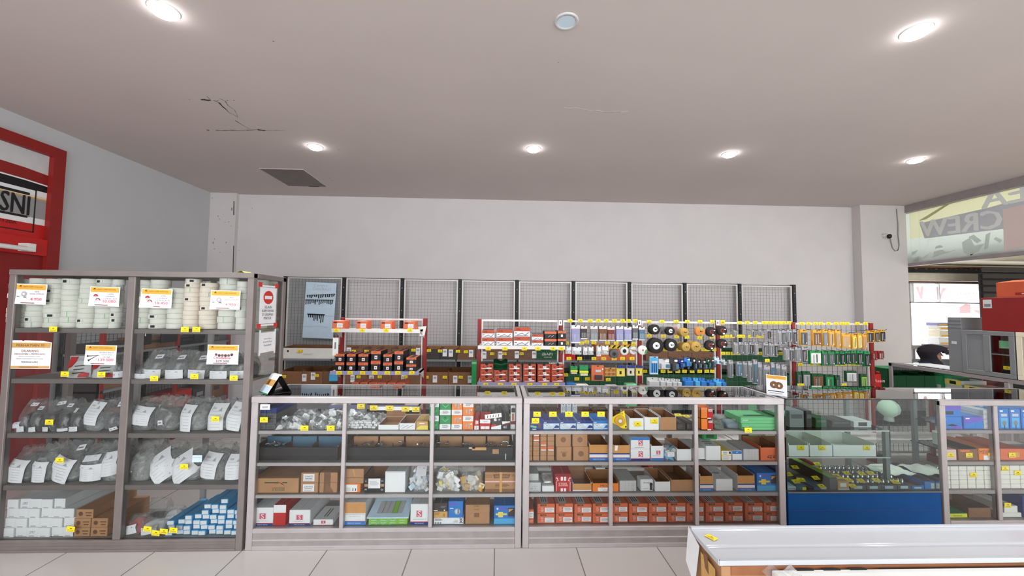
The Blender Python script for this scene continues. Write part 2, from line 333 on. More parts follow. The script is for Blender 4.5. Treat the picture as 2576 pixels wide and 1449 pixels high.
for (x, y, on, lab) in ((-2.04, 2.385, 1, 'lit round ceiling downlight at the top left corner of the picture'), (.40, 2.352, 0, 'unlit round ceiling downlight with pale bluish lens'), (2.614, 2.327, 1, 'lit round ceiling downlight at the top right corner of the picture'),
                        (-2.053, 4.41, 1, 'lit round downlight nearest to the ceiling hatch'), (.373, 4.31, 1, 'lit round downlight of the far row, second from the hatch'), (2.592, 4.314, 1, 'lit round downlight of the far row, third from the hatch'), (4.81, 4.347, 1, 'lit round downlight of the far row nearest to the banner')):
    t = thing('downlight', lab, 'ceiling light', (x, y, ZC), 0, 'ceiling downlights')
    r0 = .075 if not on else .080
    MB().lathe((0, 0, 0), [(r0, 0), (r0, -.004), (r0*.93, -.009), (r0*.74, -.006), (r0*.72, -.001)], 'plastic_white' if on else 'light_grey', n=28).build('trim_ring', t)
    if on: MB().lathe((0, 0, 0), [(r0*.94, -.004), (r0*.9, -.016), (r0*.7, -.028), (r0*.35, -.034), (0, -.036)], 'lamp_on', n=28).build('lens', t)
    else: MB().disc((0, 0, -.004), r0*.735, 'lens_off', '-z', 28).build('lens', t)
    if on:
        L = bpy.data.lights.new('downlight_lamp', 'SPOT'); L.energy = LAMP_W; L.spot_size = math.radians(130); L.spot_blend = .8; L.shadow_soft_size = .05; L.color = (.93, .97, 1.0)
        lo = bpy.data.objects.new('downlight_lamp', L); COL.objects.link(lo); lo.parent = t; lo.location = (0, 0, -.045)
# ------------------------------------------------------------------ left wall: red door frame with the poster light box
def ly(px, py): return atx(px, py, XL)
yf1 = 4.21; zt = 3.28; zm = 2.23
rf = MB(); fw = .11
rf.box(XL, XL+.06, yf1-fw, yf1, 0, zt, 'rack_red').box(XL, XL+.06, 2.0, yf1-fw, zt-.10, zt, 'rack_red').box(XL, XL+.055, 2.0, yf1-fw, zm-.06, zm+.10, 'red').box(XL, XL+.02, 2.0, yf1-fw, 0, zm-.06, 'deep_red')
struct(rf, 'trim_1')
zb, zu = zm+.10, zt-.10
yr = yf1-fw; y0 = 2.2
ps = thing('certification_poster', 'wide poster in the red frame with big black capitals and red bands', 'poster', (XL+.004, yr, zb))
px_ = MB(); Xp = .008
def pq(mb, ya, yb, za0, za1, zb0, zb1, mat, off=0):   # strip between two heights, ya far end, yb near end
    mb.face([(Xp+off, yb, zb0), (Xp+off, ya, za0), (Xp+off, ya, za1), (Xp+off, yb, zb1)], mat)
Hh = zu-zb; L_ = y0-yr
px_.box(0, Xp, L_, 0, 0, Hh, 'light_grey')
def wave(k0, k1, mat, off, a0=.0, a1=.0):
    n = 10
    for i in range(n):
        u0, u1 = i/n, (i+1)/n
        f = lambda u, k, a: Hh*k+a*math.sin(u*9)
        pq(px_, L_*u0, L_*u1, f(u0, k0, a0), f(u0, k1, a1), f(u1, k0, a0), f(u1, k1, a1), mat, off)
wave(.0, .17, 'red', .001); wave(.17, .24, 'white', .001); wave(.24, .46, 'grey', .001); wave(.46, .475, 'tan', .002); wave(.475, .5, 'cream', .001); wave(.5, .56, 'white', .001)
wave(.56, .635, 'black', .001, 0, .012); wave(.635, .65, 'white', .001, .012, .012); wave(.65, .77, 'rack_red', .001, .012, .02)
px_.build('poster_sheet', ps)
sm_ = MB(); u_ = (0, 1, 0)
sm_.text('SNI', (Xp+.004, -.253, Hh*.365), .19, 'ink', .225, ux=(0, 1, 0)).text('SNI', (Xp+.0042, -.249, Hh*.368), .186, 'ink', .225, ux=(0, 1, 0)).text('SNI', (Xp+.0044, -.257, Hh*.362), .186, 'ink', .225, ux=(0, 1, 0)); sm_.box(Xp+.002, Xp+.004, -1.0, -.145, Hh*.485, Hh*.515, 'ink').box(Xp+.002, Xp+.004, -1.0, -.15, Hh*.225, Hh*.25, 'ink')
for a in ((-1.6, -.09, Hh*.555, Hh*.565), (-1.6, -.09, Hh*.07, Hh*.08), (-.1, -.09, Hh*.07, Hh*.565)): sm_.box(Xp+.002, Xp+.004, *a, 'ink')
sm_.text('P2-11-1-120A', (Xp+.004, -.38, Hh*.15), .03, 'ink', .45, ux=(0, 1, 0)); sm_.build('lettering', ps)
a = ly(0, 624); b = ly(47, 614)
hd = MB().tube([(.12, -.9, 0), (.12, 0, 0)], .022, 'plastic_white', 8).box(-.0, .13, -.03, .03, -.02, .055, 'plastic_white')
tag(hd.build('fluorescent_tube', None, (XL+.02, 3.89, 2.21)), 'white tube lamp under the red beam at the left edge', 'lamp')
# ------------------------------------------------------------------ right side: glass transom with the mirrored banner, then the outside
ZT = at(2275, 662, YB-.2)[1]
tr = MB().box(XR-.02, XR+.08, YO, YB, ZC-.12, ZC, 'alu_dark').box(XR, XR+.06, YO, YB, ZT-.05, ZT, 'alu_dark').box(XR, XR+.06, YB-.06, YB, 0, ZC, 'alu').box(XR, XR+.06, 3.2, 3.3, ZT, ZC, 'alu_dark')
struct(tr, 'window_1'); struct(MB().face([(XR+.03, YO, ZT), (XR+.03, YB, ZT), (XR+.03, YB, ZC), (XR+.03, YO, ZC)], 'transom'), 'pane', bpy.data.objects['window_1'])
bn = thing('shop_banner', 'cloth shop banner seen from behind through the transom glass, mirrored white capitals', 'banner', (XR+.07, 0, 0))
ya, yb = atx(2290, 600, XR+.07)[0], 3.4
zb0, zb1 = ZT+.03, ZC-.02
def bp(px, py): return atx(px, py, XR+.07)
bm_ = MB(); zmid = zb0+(zb1-zb0)*.42
bm_.face([(0, ya, zb0), (0, yb, zb0), (0, yb, zmid), (0, ya, zmid)], 'banner_white').face([(0, ya, zmid), (0, yb, zmid), (0, yb, zb1), (0, ya, zb1)], 'banner_yellow')
bm_.face([(.0, ya+.001, zb0), (.0, yb, zb0), (.0, yb, zb0-.06), (0, ya+.001, zb0-.06)], 'banner_grey')
bm_.face([(.004, YB, zb0-.06), (.004, ya-.001, zb0-.06), (.004, ya-.001, zb1), (.004, YB, zb1)], 'banner_white'); bm_.build('cloth', bn)
def bpoly(mb, pts, mat, o):
    q = [bp(*p) for p in pts]; mb.face([(-o, y, z) for y, z in q], mat)
ar = MB()
bpoly(ar, [(2523, 527), (2640, 498), (2640, 610), (2526, 632)], 'banner_pink', .002)
bpoly(ar, [(2313, 562), (2620, 492), (2620, 560), (2524, 576), (2326, 600)], 'banner_grey', .001); bpoly(ar, [(2466, 528), (2640, 480), (2640, 505), (2466, 545)], 'banner_grey', .0012)
bpoly(ar, [(2310, 556), (2395, 504), (2422, 492), (2330, 552)], 'banner_brown', .0012)
for pts in ([(2350, 632), (2372, 628), (2380, 634), (2410, 627), (2370, 640), (2346, 648)], [(2355, 619), (2366, 616), (2374, 622), (2352, 626)], [(2420, 610), (2440, 598), (2452, 618), (2478, 612), (2462, 632), (2440, 644), (2424, 634)], [(2436, 596), (2450, 590), (2470, 606), (2458, 612)], [(2480, 590), (2492, 584), (2486, 624), (2476, 628)], [(2506, 596), (2522, 604), (2516, 612), (2500, 602)], [(2294, 634), (2310, 628), (2302, 640), (2294, 642)], [(2320, 648), (2338, 638), (2330, 650), (2318, 654)], [(2296, 650), (2312, 644), (2320, 650), (2312, 660), (2296, 662)], [(2440, 640), (2520, 630), (2500, 640), (2446, 648)]): bpoly(ar, pts, 'banner_art', .0015)
bpoly(ar, [(2300, 654), (2312, 648), (2312, 656), (2302, 659)], 'banner_white', .002)
ar.build('printed_artwork', bn)
lt = MB()
def bletters(st, p0, p1, hpx, wscale=1.0):
    (ya_, za_), (yb_, zb_) = bp(*p0), bp(*p1)
    ux = Vector((0, yb_-ya_, zb_-za_)); L = ux.length; ux.normalize(); c = ((ya_+yb_)/2, (za_+zb_)/2)
    q0 = bp((p0[0]+p1[0])/2, (p0[1]+p1[1])/2-hpx/2); q1 = bp((p0[0]+p1[0])/2, (p0[1]+p1[1])/2+hpx/2)
    hh = q0[1]-q1[1]
    for dy, m, o in ((.0, 'banner_lite', .004), (.012, 'banner_lite', .0042), (-.012, 'banner_lite', .0044)):
        lt.text(st, (-o, c[0]+dy, c[1]+dy*.5), hh, m, L, ux=(-ux.x, -ux.y, -ux.z), uy=(0, 0, 1))
bletters('CREW', (2316, 577), (2520, 549), 44); bletters('EA', (2470, 504), (2580, 480), 46)
lt.build('lettering', bn)
# wall-mounted camera with its cable on the right pillar
Yq = YB-.16
cxp, czp = at(2222, 593, Yq)
sc = thing('security_camera', 'small black dome security camera on the pillar beside the banner', 'camera', (cxp, Yq, czp))
MB().lathe((0, 0, 0), [(.03, 0), (.034, -.02), (.026, -.06), (.026, -.10)], 'plastic_white', 'y', 12, (None, 'plastic_white')).build('mount', sc)
MB().lathe((0, -.1, -.03), [(.0, -.035), (.022, -.03), (.032, -.01), (.032, .02), (.02, .035), (0, .04)], 'black', 'z', 14).build('camera_head', sc)
MB().tube([(.03, -.06, 0), (.1, -.02, -.06), (.14, -.01, -.2), (.18, -.01, -.25), (.23, -.01, -.24), (.255, -.01, -.15), (.245, -.01, .0), (.25, -.01, .2), (.235, -.01, .45)], .007, 'grey', 6).build('cable', sc)
# ------------------------------------------------------------------ outside, beyond the right opening
YW = 7.5
def wx(px): return at(px, 800, YW)[0]
def wz(py): return at(2300, py, YW)[1]
X0 = XR+.0
fa = MB().box(X0, 12.5, YW, YW+.1, wz(705), wz(650), 'cream').box(X0, 12.5, YW-.02, YW+.1, wz(711), wz(706.5), 'ink_brown').box(X0, 12.5, YW, YW+.1, 0, wz(903), 'steel_grey').box(X0, wx(2283), YW, YW+.1, 0, wz(650), 'alu')
struct(fa, 'facade_and_blocker')
can = MB().box(XR+.2, 12.5, YO, YW+.1, 2.66, 2.71, 'cream'); struct(can, 'canopy_ceiling')  # visible beneath the banner; extended over the full length to cut daylight
struct(MB().box(12.4, 12.5, YO, YW+.1, 0, wz(640), 'cream'), 'facade_and_blocker')  # unseen outer wall, added to block daylight from the right
rfm = MB()
for i in range(26):
    xa = 7.2+i*.2
    rfm.face([(xa, YW-.2, wz(686)), (xa+.1, YW-.2, wz(686)), (xa+.1, YW-.2, wz(676)), (xa, YW-.2, wz(680))], 'navy_black').face([(xa+.1, YW-.2, wz(686)), (xa+.2, YW-.2, wz(686)), (xa+.2, YW-.2, wz(680)), (xa+.1, YW-.2, wz(676))], 'navy_black')
rfm.box(7.2, 12.5, YW-.2, YW-.05, wz(676), wz(672), 'ink_brown'); rfm.box(7.2, 12.5, YW-.19, YW-.05, wz(687), wz(683), 'navy_black')
struct(rfm, 'corrugated_roof')
wn = MB(); wl, wr = wx(2283), 11.0
wn.box(wl, wr, YW-.03, YW+.05, wz(713), wz(710.5), 'alu_dark').box(wl, wr, YW-.03, YW+.05, wz(762), wz(759.5), 'alu_dark').box(wl, wr, YW-.05, YW+.05, wz(877), wz(868), 'alu_dark').box(wl, wl+.05, YW-.03, YW+.05, wz(903), wz(711), 'alu').box(wx(2296), wx(2299), YW-.02, YW+.05, wz(760), wz(713), 'light_grey').box(wx(2363), wx(2365), YW-.02, YW+.05, wz(760), wz(713), 'light_grey')
w2 = struct(wn, 'window_2')
struct(MB().face([(wl, YW+.02, wz(868)), (wr, YW+.02, wz(868)), (wr, YW+.02, wz(712)), (wl, YW+.02, wz(712))], 'clear_pane'), 'pane', w2)
lv = MB()
for i in range(9):
    z = wz(902-i*3.0); lv.face([(wx(2296), YW-.0, z), (wx(2470), YW-.0, z), (wx(2470), YW+.03, z+.02), (wx(2296), YW+.03, z+.02)], 'white')
lv.box(wx(2284), wx(2296), YW-.02, YW+.05, wz(904), wz(877), 'steel_grey')
struct(lv, 'louvre', w2)
wd = MB(); uxm = (-1, 0, 0)
def wp(px, py): a = at(px, py, YW); return (a[0], YW+.012, a[1])
wd.text('MURAH', wp(2439, 739), .055, 'win_red', .44, ux=uxm); wd.text('Sapu Lidi', wp(2442, 725), .05, 'win_grey', .42, ux=uxm)
for pts in ([(2305, 722), (2313, 721), (2316, 735), (2318, 721), (2325, 720), (2322, 752), (2317, 752)], [(2357, 722), (2364, 722), (2368, 740), (2372, 724), (2384, 726), (2374, 735), (2366, 756), (2360, 754)], [(2415, 773), (2420, 770), (2430, 764), (2443, 766), (2444, 788), (2416, 788)], [(2448, 780), (2466, 780), (2466, 790), (2458, 786)]):
    wd.face([wp(*p) for p in pts], 'win_pink')
struct(wd, 'sticker_lettering', w2)
for i, (a, b, c, d, m) in enumerate(((2357, 812, 2390, 820, 'lilac'), (2362, 822, 2392, 830, 'cream'), (2363, 832, 2392, 848, 'cream'), (2361, 850, 2392, 867, 'white'))):
    q0 = at(a, d, YW-.35); q1 = at(c, b, YW-.35)
    tag(MB().cbox(0, q1[0]-q0[0], 0, .2, 0, max(.05, q1[1]-q0[1]), m).box(.03, q1[0]-q0[0]-.03, -.002, 0, .015, .04, 'gold').build('carton', None, (q0[0], YW-.36, q0[1])), ('lilac', 'striped', 'cream', 'white')[i]+' package of the pile before the bright window, '+('on top', 'second from the top', 'third from the top', 'at the bottom')[i], 'package', 'packages outside by the window')
q0 = at(2362, 868, YW-.4); q1 = at(2392, 868, YW-.4)
tag(MB().box(0, .9, 0, .3, -.03, 0, 'alu_dark').box(0, .04, 0, .04, -q0[1], -.03, 'alu_dark').box(.86, .9, 0, .04, -q0[1], -.03, 'alu_dark').box(0, .04, .26, .3, -q0[1], -.03, 'alu_dark').box(.86, .9, .26, .3, -q0[1], -.03, 'alu_dark').build('outdoor_rack', None, (q0[0]-.03, YW-.42, q0[1])), 'grey metal stand carrying packages just before the bright window', 'rack')
nv = MB(); a = at(2466, 745, 6.9)
nv.box(a[0], a[0]+2.2, 6.9, 6.92, 0, at(2466, 689, 6.9)[1], 'navy_black')
for i in range(10): nv.box(a[0]+.05, a[0]+2.2, 6.885, 6.9, 1.4+i*.12, 1.48+i*.12, 'charcoal')
struct(nv, 'shutter_wall')
# ------------------------------------------------------------------ tall glass cabinet at the left
YC = 2.92
TX0, TXM, TX1 = -3.445, -2.61, -1.757; TZ = 1.935; TD = .44
TS = [.078, .442, .797, 1.173, 1.527]         # shelf tops
def cabinet_frame(t, x0, x1, z1, zb, depth, mull, shelves, pw=.045, plinth=.075, split_shelf=True, top_h=.035, back=True, glass_top=False, mw=.025, st=.034, side_shelf=True, mat='alu'):
    """frame, shelves, mullions, glass panes in coordinates of the thing: x from 0, y from 0 (front)"""
    w = x1-x0
    for nm, xa, ya in (('post', 0, 0), ('post', w-pw, 0), ('post', 0, depth-pw), ('post', w-pw, depth-pw)):
        MB().cbox(xa, xa+pw, ya, ya+pw, 0, z1, mat).build(nm, t)
    f = MB(); th = top_h
    f.cbox(0, w, -.004, .05, z1-th, z1+.004, mat).cbox(0, w, depth-.05, depth, z1-th, z1+.003, mat).cbox(0, .05, .05, depth-.05, z1-th, z1+.003, mat).cbox(w-.05, w, .05, depth-.05, z1-th, z1+.003, mat); f.build('top_frame', t)
    p = MB().cbox(pw, w-pw, .004, .03, 0, zb-.005, 'alu_worn' if mat == 'alu' else mat).cbox(pw, w-pw, 0, .03, zb*.42, zb*.5, mat).cbox(pw, w-pw, -.003, .03, 0, zb*.2, mat).cbox(pw, w-pw, -.002, .035, zb*.8, zb, mat); p.build('plinth', t)
    for m in mull: MB().cbox(m-mw, m+mw, .002, .045, zb, z1-th, mat).build('mullion', t)
    for i, z in enumerate(shelves):
        s = MB().box(pw*.5, w-pw*.5, .03, depth-.01, z-st*.6, z-.002, 'board')
        if i > 0 or zb < .1: s.cbox(pw, w-pw, .018, .03, z-st, z, mat)
        s.build('shelf', t)
    xs = [pw]+[m for m in mull]+[w-pw]
    for a, b in zip(xs[:-1], xs[1:]): MB().face([(a, .012, zb), (b, .012, zb), (b, .012, z1-th), (a, .012, z1-th)], 'glass').build('glass_pane', t)
    for xa in (.012, w-.012): MB().face([(xa, .04, zb), (xa, depth-.04, zb), (xa, depth-.04, z1-th), (xa, .04, z1-th)], 'glass').build('side_glass', t)
    if glass_top: MB().box(.03, w-.03, .03, depth-.03, z1-.003, z1+.003, 'top_glass').build('glass_top', t)
    else: MB().box(.03, w-.03, .03, depth-.03, z1-.01, z1, 'board').build('top_panel', t)
    if back:
        bm = MB()
        for k in (.33, .66): bm.cbox(w*k-.02, w*k+.02, depth-.03, depth-.005, zb, z1-th, 'alu_dark')
        bm.build('back_slider', t)
t = thing('display_cabinet', 'tall aluminium and glass cabinet stocked with tape rolls, bags and boxes', 'cabinet', (TX0, YC, 0))
cabinet_frame(t, TX0, TX1, TZ, .078, TD, [TXM-TX0], TS, mat='alu_tall')
# ---- generic makers for goods
PT = {}
def price_tag_mesh():
    if 'm' not in PT:
        m = MB().cbox(-.027, .027, -.0012, 0, -.018, .018, 'yellow', .0004)
        m.box(-.005, .008, -.0016, -.0012, .002, .0065, 'ink_brown')
        for i in range(5): m.box(-.019+i*.008, -.019+i*.008+.006, -.0016, -.0012, -.0075, -.0045, 'ink_brown')
        m.face([(-.022, -.0014, -.0145), (.022, -.0014, -.0145), (.022, -.0014, -.0125), (-.022, -.0014, -.0125)], 'ink_grey')
        PT['m'] = m.mesh('price_tag')
    return PT['m']
def price_tag(x, y, z, label, group, ry=0., rx=0., rz=0., sc=1.):
    o = bpy.data.objects.new('price_tag', price_tag_mesh()); COL.objects.link(o); o.location = (x, y, z); o.rotation_euler = (rx, ry, rz); o.scale = (sc, 1, sc)
    return tag(o, label, 'price tag', group)
def tags_row(pxs, py, Y, ctx, group, sc=1., jitter=.05):
    n = len(pxs)
    for i, p in enumerate(pxs):
        x, y = (p if isinstance(p, tuple) else (p, py)); X, Z = at(x, y, Y)
        price_tag(X, Y, Z, 'yellow price tag '+ctx+', '+nth(i, n), group, RND.uniform(-jitter, jitter), 0, 0, sc)
LAST = {}
def carton(label, px0, px1, ytop, z, Y, depth, mats='white', front=(), cat='box', name='carton', group=None, open_=None, top=(), rz=0., inner='carton_in', flaps=(), z_off=0., lid_gap=False, hh=None):
    """a carton standing on height z whose front face spans px0..px1 and rises to ytop; front / top = decals in face fractions"""
    py_mid = 0.5*ytop+0.5*(ytop+20)
    xa = at(px0, ytop, Y)[0]; xb = at(px1, ytop, Y)[0]; h = hh or at((px0+px1)/2, ytop, Y)[1]-z-z_off
    w = xb-xa; h = max(h, .02); LAST['z'] = z+z_off+h+.0006
    m = MB()
    if open_ is None:
        m.cbox(-w/2, w/2, 0, depth, 0, h, mats)
        om = mats if isinstance(mats, str) else mats.get('', 'carton')
        m.box(-.0008, .0008, .002, depth-.002, h-.0001, h+.0004, 'ink_soft')
    else:
        e = .004; g = mats if isinstance(mats, dict) else {'': mats}; d = g.get('', 'white'); ff = g.get('f', d)
        m.box(-w/2, w/2, 0, e, 0, h, {'': d, 'f': ff, 'b': inner}).box(-w/2, w/2, depth-e, depth, 0, h*open_, {'': d, 'f': inner})
        m.box(-w/2, -w/2+e, e, depth-e, 0, h*(1+open_)/2, {'': d, 'r': inner}).box(w/2-e, w/2, e, depth-e, 0, h*(1+open_)/2, {'': d, 'l': inner}).box(-w/2+e, w/2-e, e, depth-e, 0, e, inner)
        for fl in flaps:
            if fl == 'b': m.face([(-w/2, depth, h*open_), (w/2, depth, h*open_), (w/2, depth+.03, h*open_+.06), (-w/2, depth+.03, h*open_+.06)], inner)
            if fl == 'l': m.face([(-w/2, e, h), (-w/2, depth, h), (-w/2-.02, depth, h+.03), (-w/2-.02, e, h+.03)], d)
            if fl == 'r': m.face([(w/2, depth, h), (w/2, e, h), (w/2+.02, e, h+.03), (w/2+.02, depth, h+.03)], d)
            if fl == 'f': m.face([(-w/2+.002, -.001, h), (w/2-.002, -.001, h), (w/2-.006, -.012, h-.05), (-w/2+.006, -.012, h-.05)], d)
    def decal(it, org, ux, uy, W_, H_, nrm, q_):
        q_ = .0005+.00012*q_
        if it[0] == 't':     # ('t', u, v, height fraction, text, mat, width fraction)
            c = [org[i]+ux[i]*W_*it[1]+uy[i]*H_*it[2]+nrm[i]*(q_+.0003) for i in range(3)]
            m.text(it[4], c, H_*it[3], it[5], W_*it[6] if len(it) > 6 else None, ux, uy)
        elif it[0] == 'c':   # ('c', u, v, radius fraction of width, mat)
            n = 14; q = [[org[i]+ux[i]*(W_*it[1]+W_*it[3]*math.cos(2*math.pi*k/n))+uy[i]*(H_*it[2]+W_*it[3]*math.sin(2*math.pi*k/n))+nrm[i]*q_ for i in range(3)] for k in range(n)]
            m.face(q, it[4])
        elif it[0] == 'p':   # ('p', [(u, v)...], mat)
            m.face([[org[i]+ux[i]*W_*u+uy[i]*H_*v+nrm[i]*q_ for i in range(3)] for u, v in it[1]], it[2])
        elif it[0] == 'l':   # ('l', u0, v0, u1, v1, n, mat) printed lines
            _, u0, v0, u1, v1, n, mt = it
            for k in range(n):
                v = v0+(v1-v0)*(k+.2)/n; dv = (v1-v0)/n*.45; ue = u1-(u1-u0)*.3*((k*7+3) % 5)/5
                m.face([[org[i]+ux[i]*W_*u+uy[i]*H_*vv+nrm[i]*q_ for i in range(3)] for u, vv in ((u0, v), (ue, v), (ue, v+dv), (u0, v+dv))], mt)
        else:                # (u0, v0, u1, v1, mat)
            u0, v0, u1, v1, mt = it
            m.face([[org[i]+ux[i]*W_*u+uy[i]*H_*v+nrm[i]*q_ for i in range(3)] for u, v in ((u0, v0), (u1, v0), (u1, v1), (u0, v1))], mt)
    for q_, it in enumerate(front): decal(it, (-w/2, 0, 0), (1, 0, 0), (0, 0, 1), w, h, (0, -1, 0), q_)
    for q_, it in enumerate(top): decal(it, (-w/2, 0, h), (1, 0, 0), (0, 1, 0), w, depth, (0, 0, 1), q_)
    o = m.build(name, None, ((xa+xb)/2, Y, z+z_off), rz)
    return tag(o, label, cat, group)
def lumpy(seed):
    r = random.Random(seed); ks = [(r.uniform(2, 9), r.uniform(2, 9), r.uniform(0, 6.3), r.uniform(.4, 1)) for _ in range(7)]
    return lambda u, v: sum(a*math.sin(p*u*6.283*.5+q*v*6.283*.6+f) for p, q, f, a in ks)/4
def bag(label, px0, px1, ytop, z, Y, depth, seed, fillm='dark_grey', cards=(), filmm='film', fill=.7, name='plastic_bag', cat='bag', group=None, filler='lump', top_label=False, header=None, z_off=0., fy=.0):
    xa = at(px0, ytop, Y)[0]; xb = at(px1, ytop, Y)[0]; w = xb-xa; h = max(.05, at((px0+px1)/2, ytop, Y)[1]-z-z_off); d = depth
    fillm = {'grey': 'fill_light', 'dark_grey': 'fill_mid', 'charcoal': 'fill_dark'}.get(fillm, fillm) if isinstance(fillm, str) else fillm
    t = thing(name, label, cat, ((xa+xb)/2, Y+d/2, z+z_off), 0, group)
    ls, lc = lumpy(seed), lumpy(seed+50)
    def sup(a, e): c, s = math.cos(a), math.sin(a); return math.copysign(abs(c)**e, c), math.copysign(abs(s)**e, s)
    def shell(u, v):
        c, s = sup(2*math.pi*u, .62)
        un = u if u < 1 else 0
        k = .93+.07*math.sin(math.pi*min(1, v*1.2)); dk = 1-.80*max(0, (v-.5)/.5)**1.2
        if v < .08: q = .86+.14*(v/.08); k *= q; dk *= q
        n = ls(math.sin(2*math.pi*un)*.5, v)*(.02+.06*v)+.05*v*(abs(math.sin(9*math.sin(2*math.pi*un)+7*v+seed))-.5)
        return (w/2*c*k*(1+n), d/2*s*dk*(1+n), h*v*(1+.10*v*ls(math.cos(2*math.pi*un), .3)*(1 if v > .6 else 0)))
    m = MB().grid(shell, 36, 16, filmm); m.build('film', t)
    fh = h*fill
    def cont(u, v):
        c, s = sup(2*math.pi*u, .5); un = u if u < 1 else 0
        k = (1-max(0, v-.55)**2*3.2)*(1 if v < 1 else 0)*(.9+.1*min(1, v*8))
        n = 1+.06*lc(math.sin(2*math.pi*un), v*2)
        return (w*.45*c*k*n, d*.42*s*k*n*(1-.3*v), .004+(fh-.004)*v*(1+.04*lc(math.cos(2*math.pi*un), 0)))
    if filler == 'lump': MB().grid(cont, 20, 9, fillm).build('contents', t)
    elif filler == 'bits':
        r = random.Random(seed+9); b = MB()
        for i in range(46):
            x = r.uniform(-.42, .42)*w; y = r.uniform(-.42, .1)*d; zz = r.uniform(.03, .95)*fh*(1-.5*abs(x/w*2)**3); s = r.uniform(.014, .026)
            M4 = Matrix.Rotation(r.uniform(0, 3), 3, 'Y') @ Matrix.Rotation(r.uniform(-.7, .7), 3, 'X')
            mt = fillm if isinstance(fillm, str) else r.choice(fillm)
            P = [M4 @ Vector((a*s, bb*s*.3, cc*s*.75)) for a in (-1, 1) for bb in (-1, 1) for cc in (-1, 1)]
            b.add([(p.x+x, p.y+y, p.z+zz) for p in P], [(0, 1, 3, 2), (4, 6, 7, 5), (0, 4, 5, 1), (2, 3, 7, 6), (0, 2, 6, 4), (1, 5, 7, 3)], mt)
        b.build('contents', t)
    for i, (u0, v0, u1, v1, rot) in enumerate(cards):
        cu, cv = (u0+u1)/2, (v0+v1)/2; cw, ch = (u1-u0)*w, (v1-v0)*h
        def cfn(a, b, off=0.):
            x, zz = (a-.5)*cw, (b-.5)*ch; x, zz = x*math.cos(rot)-zz*math.sin(rot), x*math.sin(rot)+zz*math.cos(rot)
            X = (cu-.5)*w+x; Z = cv*h+zz; v = max(0, min(1, Z/h)); dk = 1-.80*max(0, (v-.5)/.5)**1.2
            e = min(1, abs(2*X/w)); return (X, -d/2*dk*(1-e**3.2)**.31*1.03-.006-off, Z)
        cb = MB().grid(cfn, 5, 6, 'paper')
        if cw > .05:
            for k in range(6):
                b0 = .12+k*.12; a1 = .85-.25*((k*3+i) % 3)/2
                cb.face([cfn(.15, b0, .0015), (cfn((.15+a1)/2, b0, .002)), cfn(a1, b0, .0015), cfn(a1, b0+.014, .0015), cfn((.15+a1)/2, b0+.014, .002), cfn(.15, b0+.014, .0015)], 'faint')
            cb.face([cfn(.6, .74, .0015), cfn(.8, .74, .0015), cfn(.72, .86, .0015)], 'ink_soft').face([cfn(.15, .8, .0015), cfn(.4, .8, .0015), cfn(.4, .86, .0015), cfn(.15, .86, .0015)], 'faint')
        else: cb.face([cfn(.15, .35, .0012), cfn(.8, .35, .0012), cfn(.8, .6, .0012), cfn(.15, .6, .0012)], 'ink_grey')
        cb.build('label_card', t)
    return t
# ------------------------------------------------------------------ tall cabinet: tape rolls on the top shelf
def roll_mesh(r, h, mat, mark):
    m = MB(); m.lathe((0, 0, 0), [(r*.45, .001), (r*.96, .0), (r, .003), (r*1.0, h-.003), (r*.96, h), (r*.45, h-.001), (r*.45, .001)], mat, 'z', 22)
    m.lathe((0, 0, 0), [(r*.44, .002), (r*.44, h-.002)], 'cream', 'z', 16)
    if mark == 1: m.face([(-.2*r, -r*1.003, h*.25), (.28*r, -r*.985, h*.25), (.28*r, -r*.985, h*.72), (-.2*r, -r*1.003, h*.72)], 'ink').face([(-.45*r, -r*.925, h*.2), (.55*r, -r*.88, h*.2), (.55*r, -r*.88, h*.82), (-.45*r, -r*.925, h*.82)], 'paper')
    if mark == 2: m.face([(.3*r, -r*.975, h*.04), (.36*r, -r*.955, h*.04), (.36*r, -r*.955, h*.96), (.3*r, -r*.975, h*.96)], 'mint')
    return m.mesh('tape_roll')
RM = {}
def rolls(cols, bay, top_all):
    n = len(cols)
    for ci, (xa, xb, yt, pale, k) in enumerate(cols):
        X0_, Zt = at(xa, yt, YC+.1); X1_, _ = at(xb, yt, YC+.1); r = min(.068, (X1_-X0_)/2)
        h = (Zt-TS[4])/k
        for i in range(k):
            mk = RND.choice((0, 0, 0, 1, 2, 0)); key = (round(r, 3), round(h, 4), pale, mk)
            if key not in RM: RM[key] = roll_mesh(r, h, 'pale_ivory' if pale else 'pale_mint', mk)
            o = bpy.data.objects.new('tape_roll', RM[key]); COL.objects.link(o)
            o.location = ((X0_+X1_)/2+RND.uniform(-.004, .004), YC+.04+r+RND.uniform(-.004, .006), TS[4]+.0005+i*h); o.rotation_euler = (0, 0, RND.uniform(-.35, .35))
            tag(o, ('ivory' if pale else 'pale green')+' tape roll, '+up(i, k)+' in stack '+nth(ci, n)+' behind '+bay, 'tape roll', 'tape rolls on the top shelf')
rolls([(34, 79, 702, 0, 10), (82, 123, 701, 0, 9), (125, 166, 702, 0, 10), (168, 208, 702, 0, 9), (211, 249, 702, 0, 10), (251, 292, 703, 0, 10), (294, 319, 704, 0, 9)], 'the left pane', 0)
rolls([(342, 384, 705, 0, 9), (386, 428, 705, 0, 10), (430, 470, 725, 0, 8), (472, 507, 702, 1, 11), (510, 549, 712, 1, 10), (557, 600, 700, 0, 8), (603, 629, 709, 0, 8)], 'the right pane', 0)
X0_, Zt = at(603, 700, YC+.1); rr = .058; key = 'side'; RM[key] = roll_mesh(rr, .048, 'pale_mint', 0)
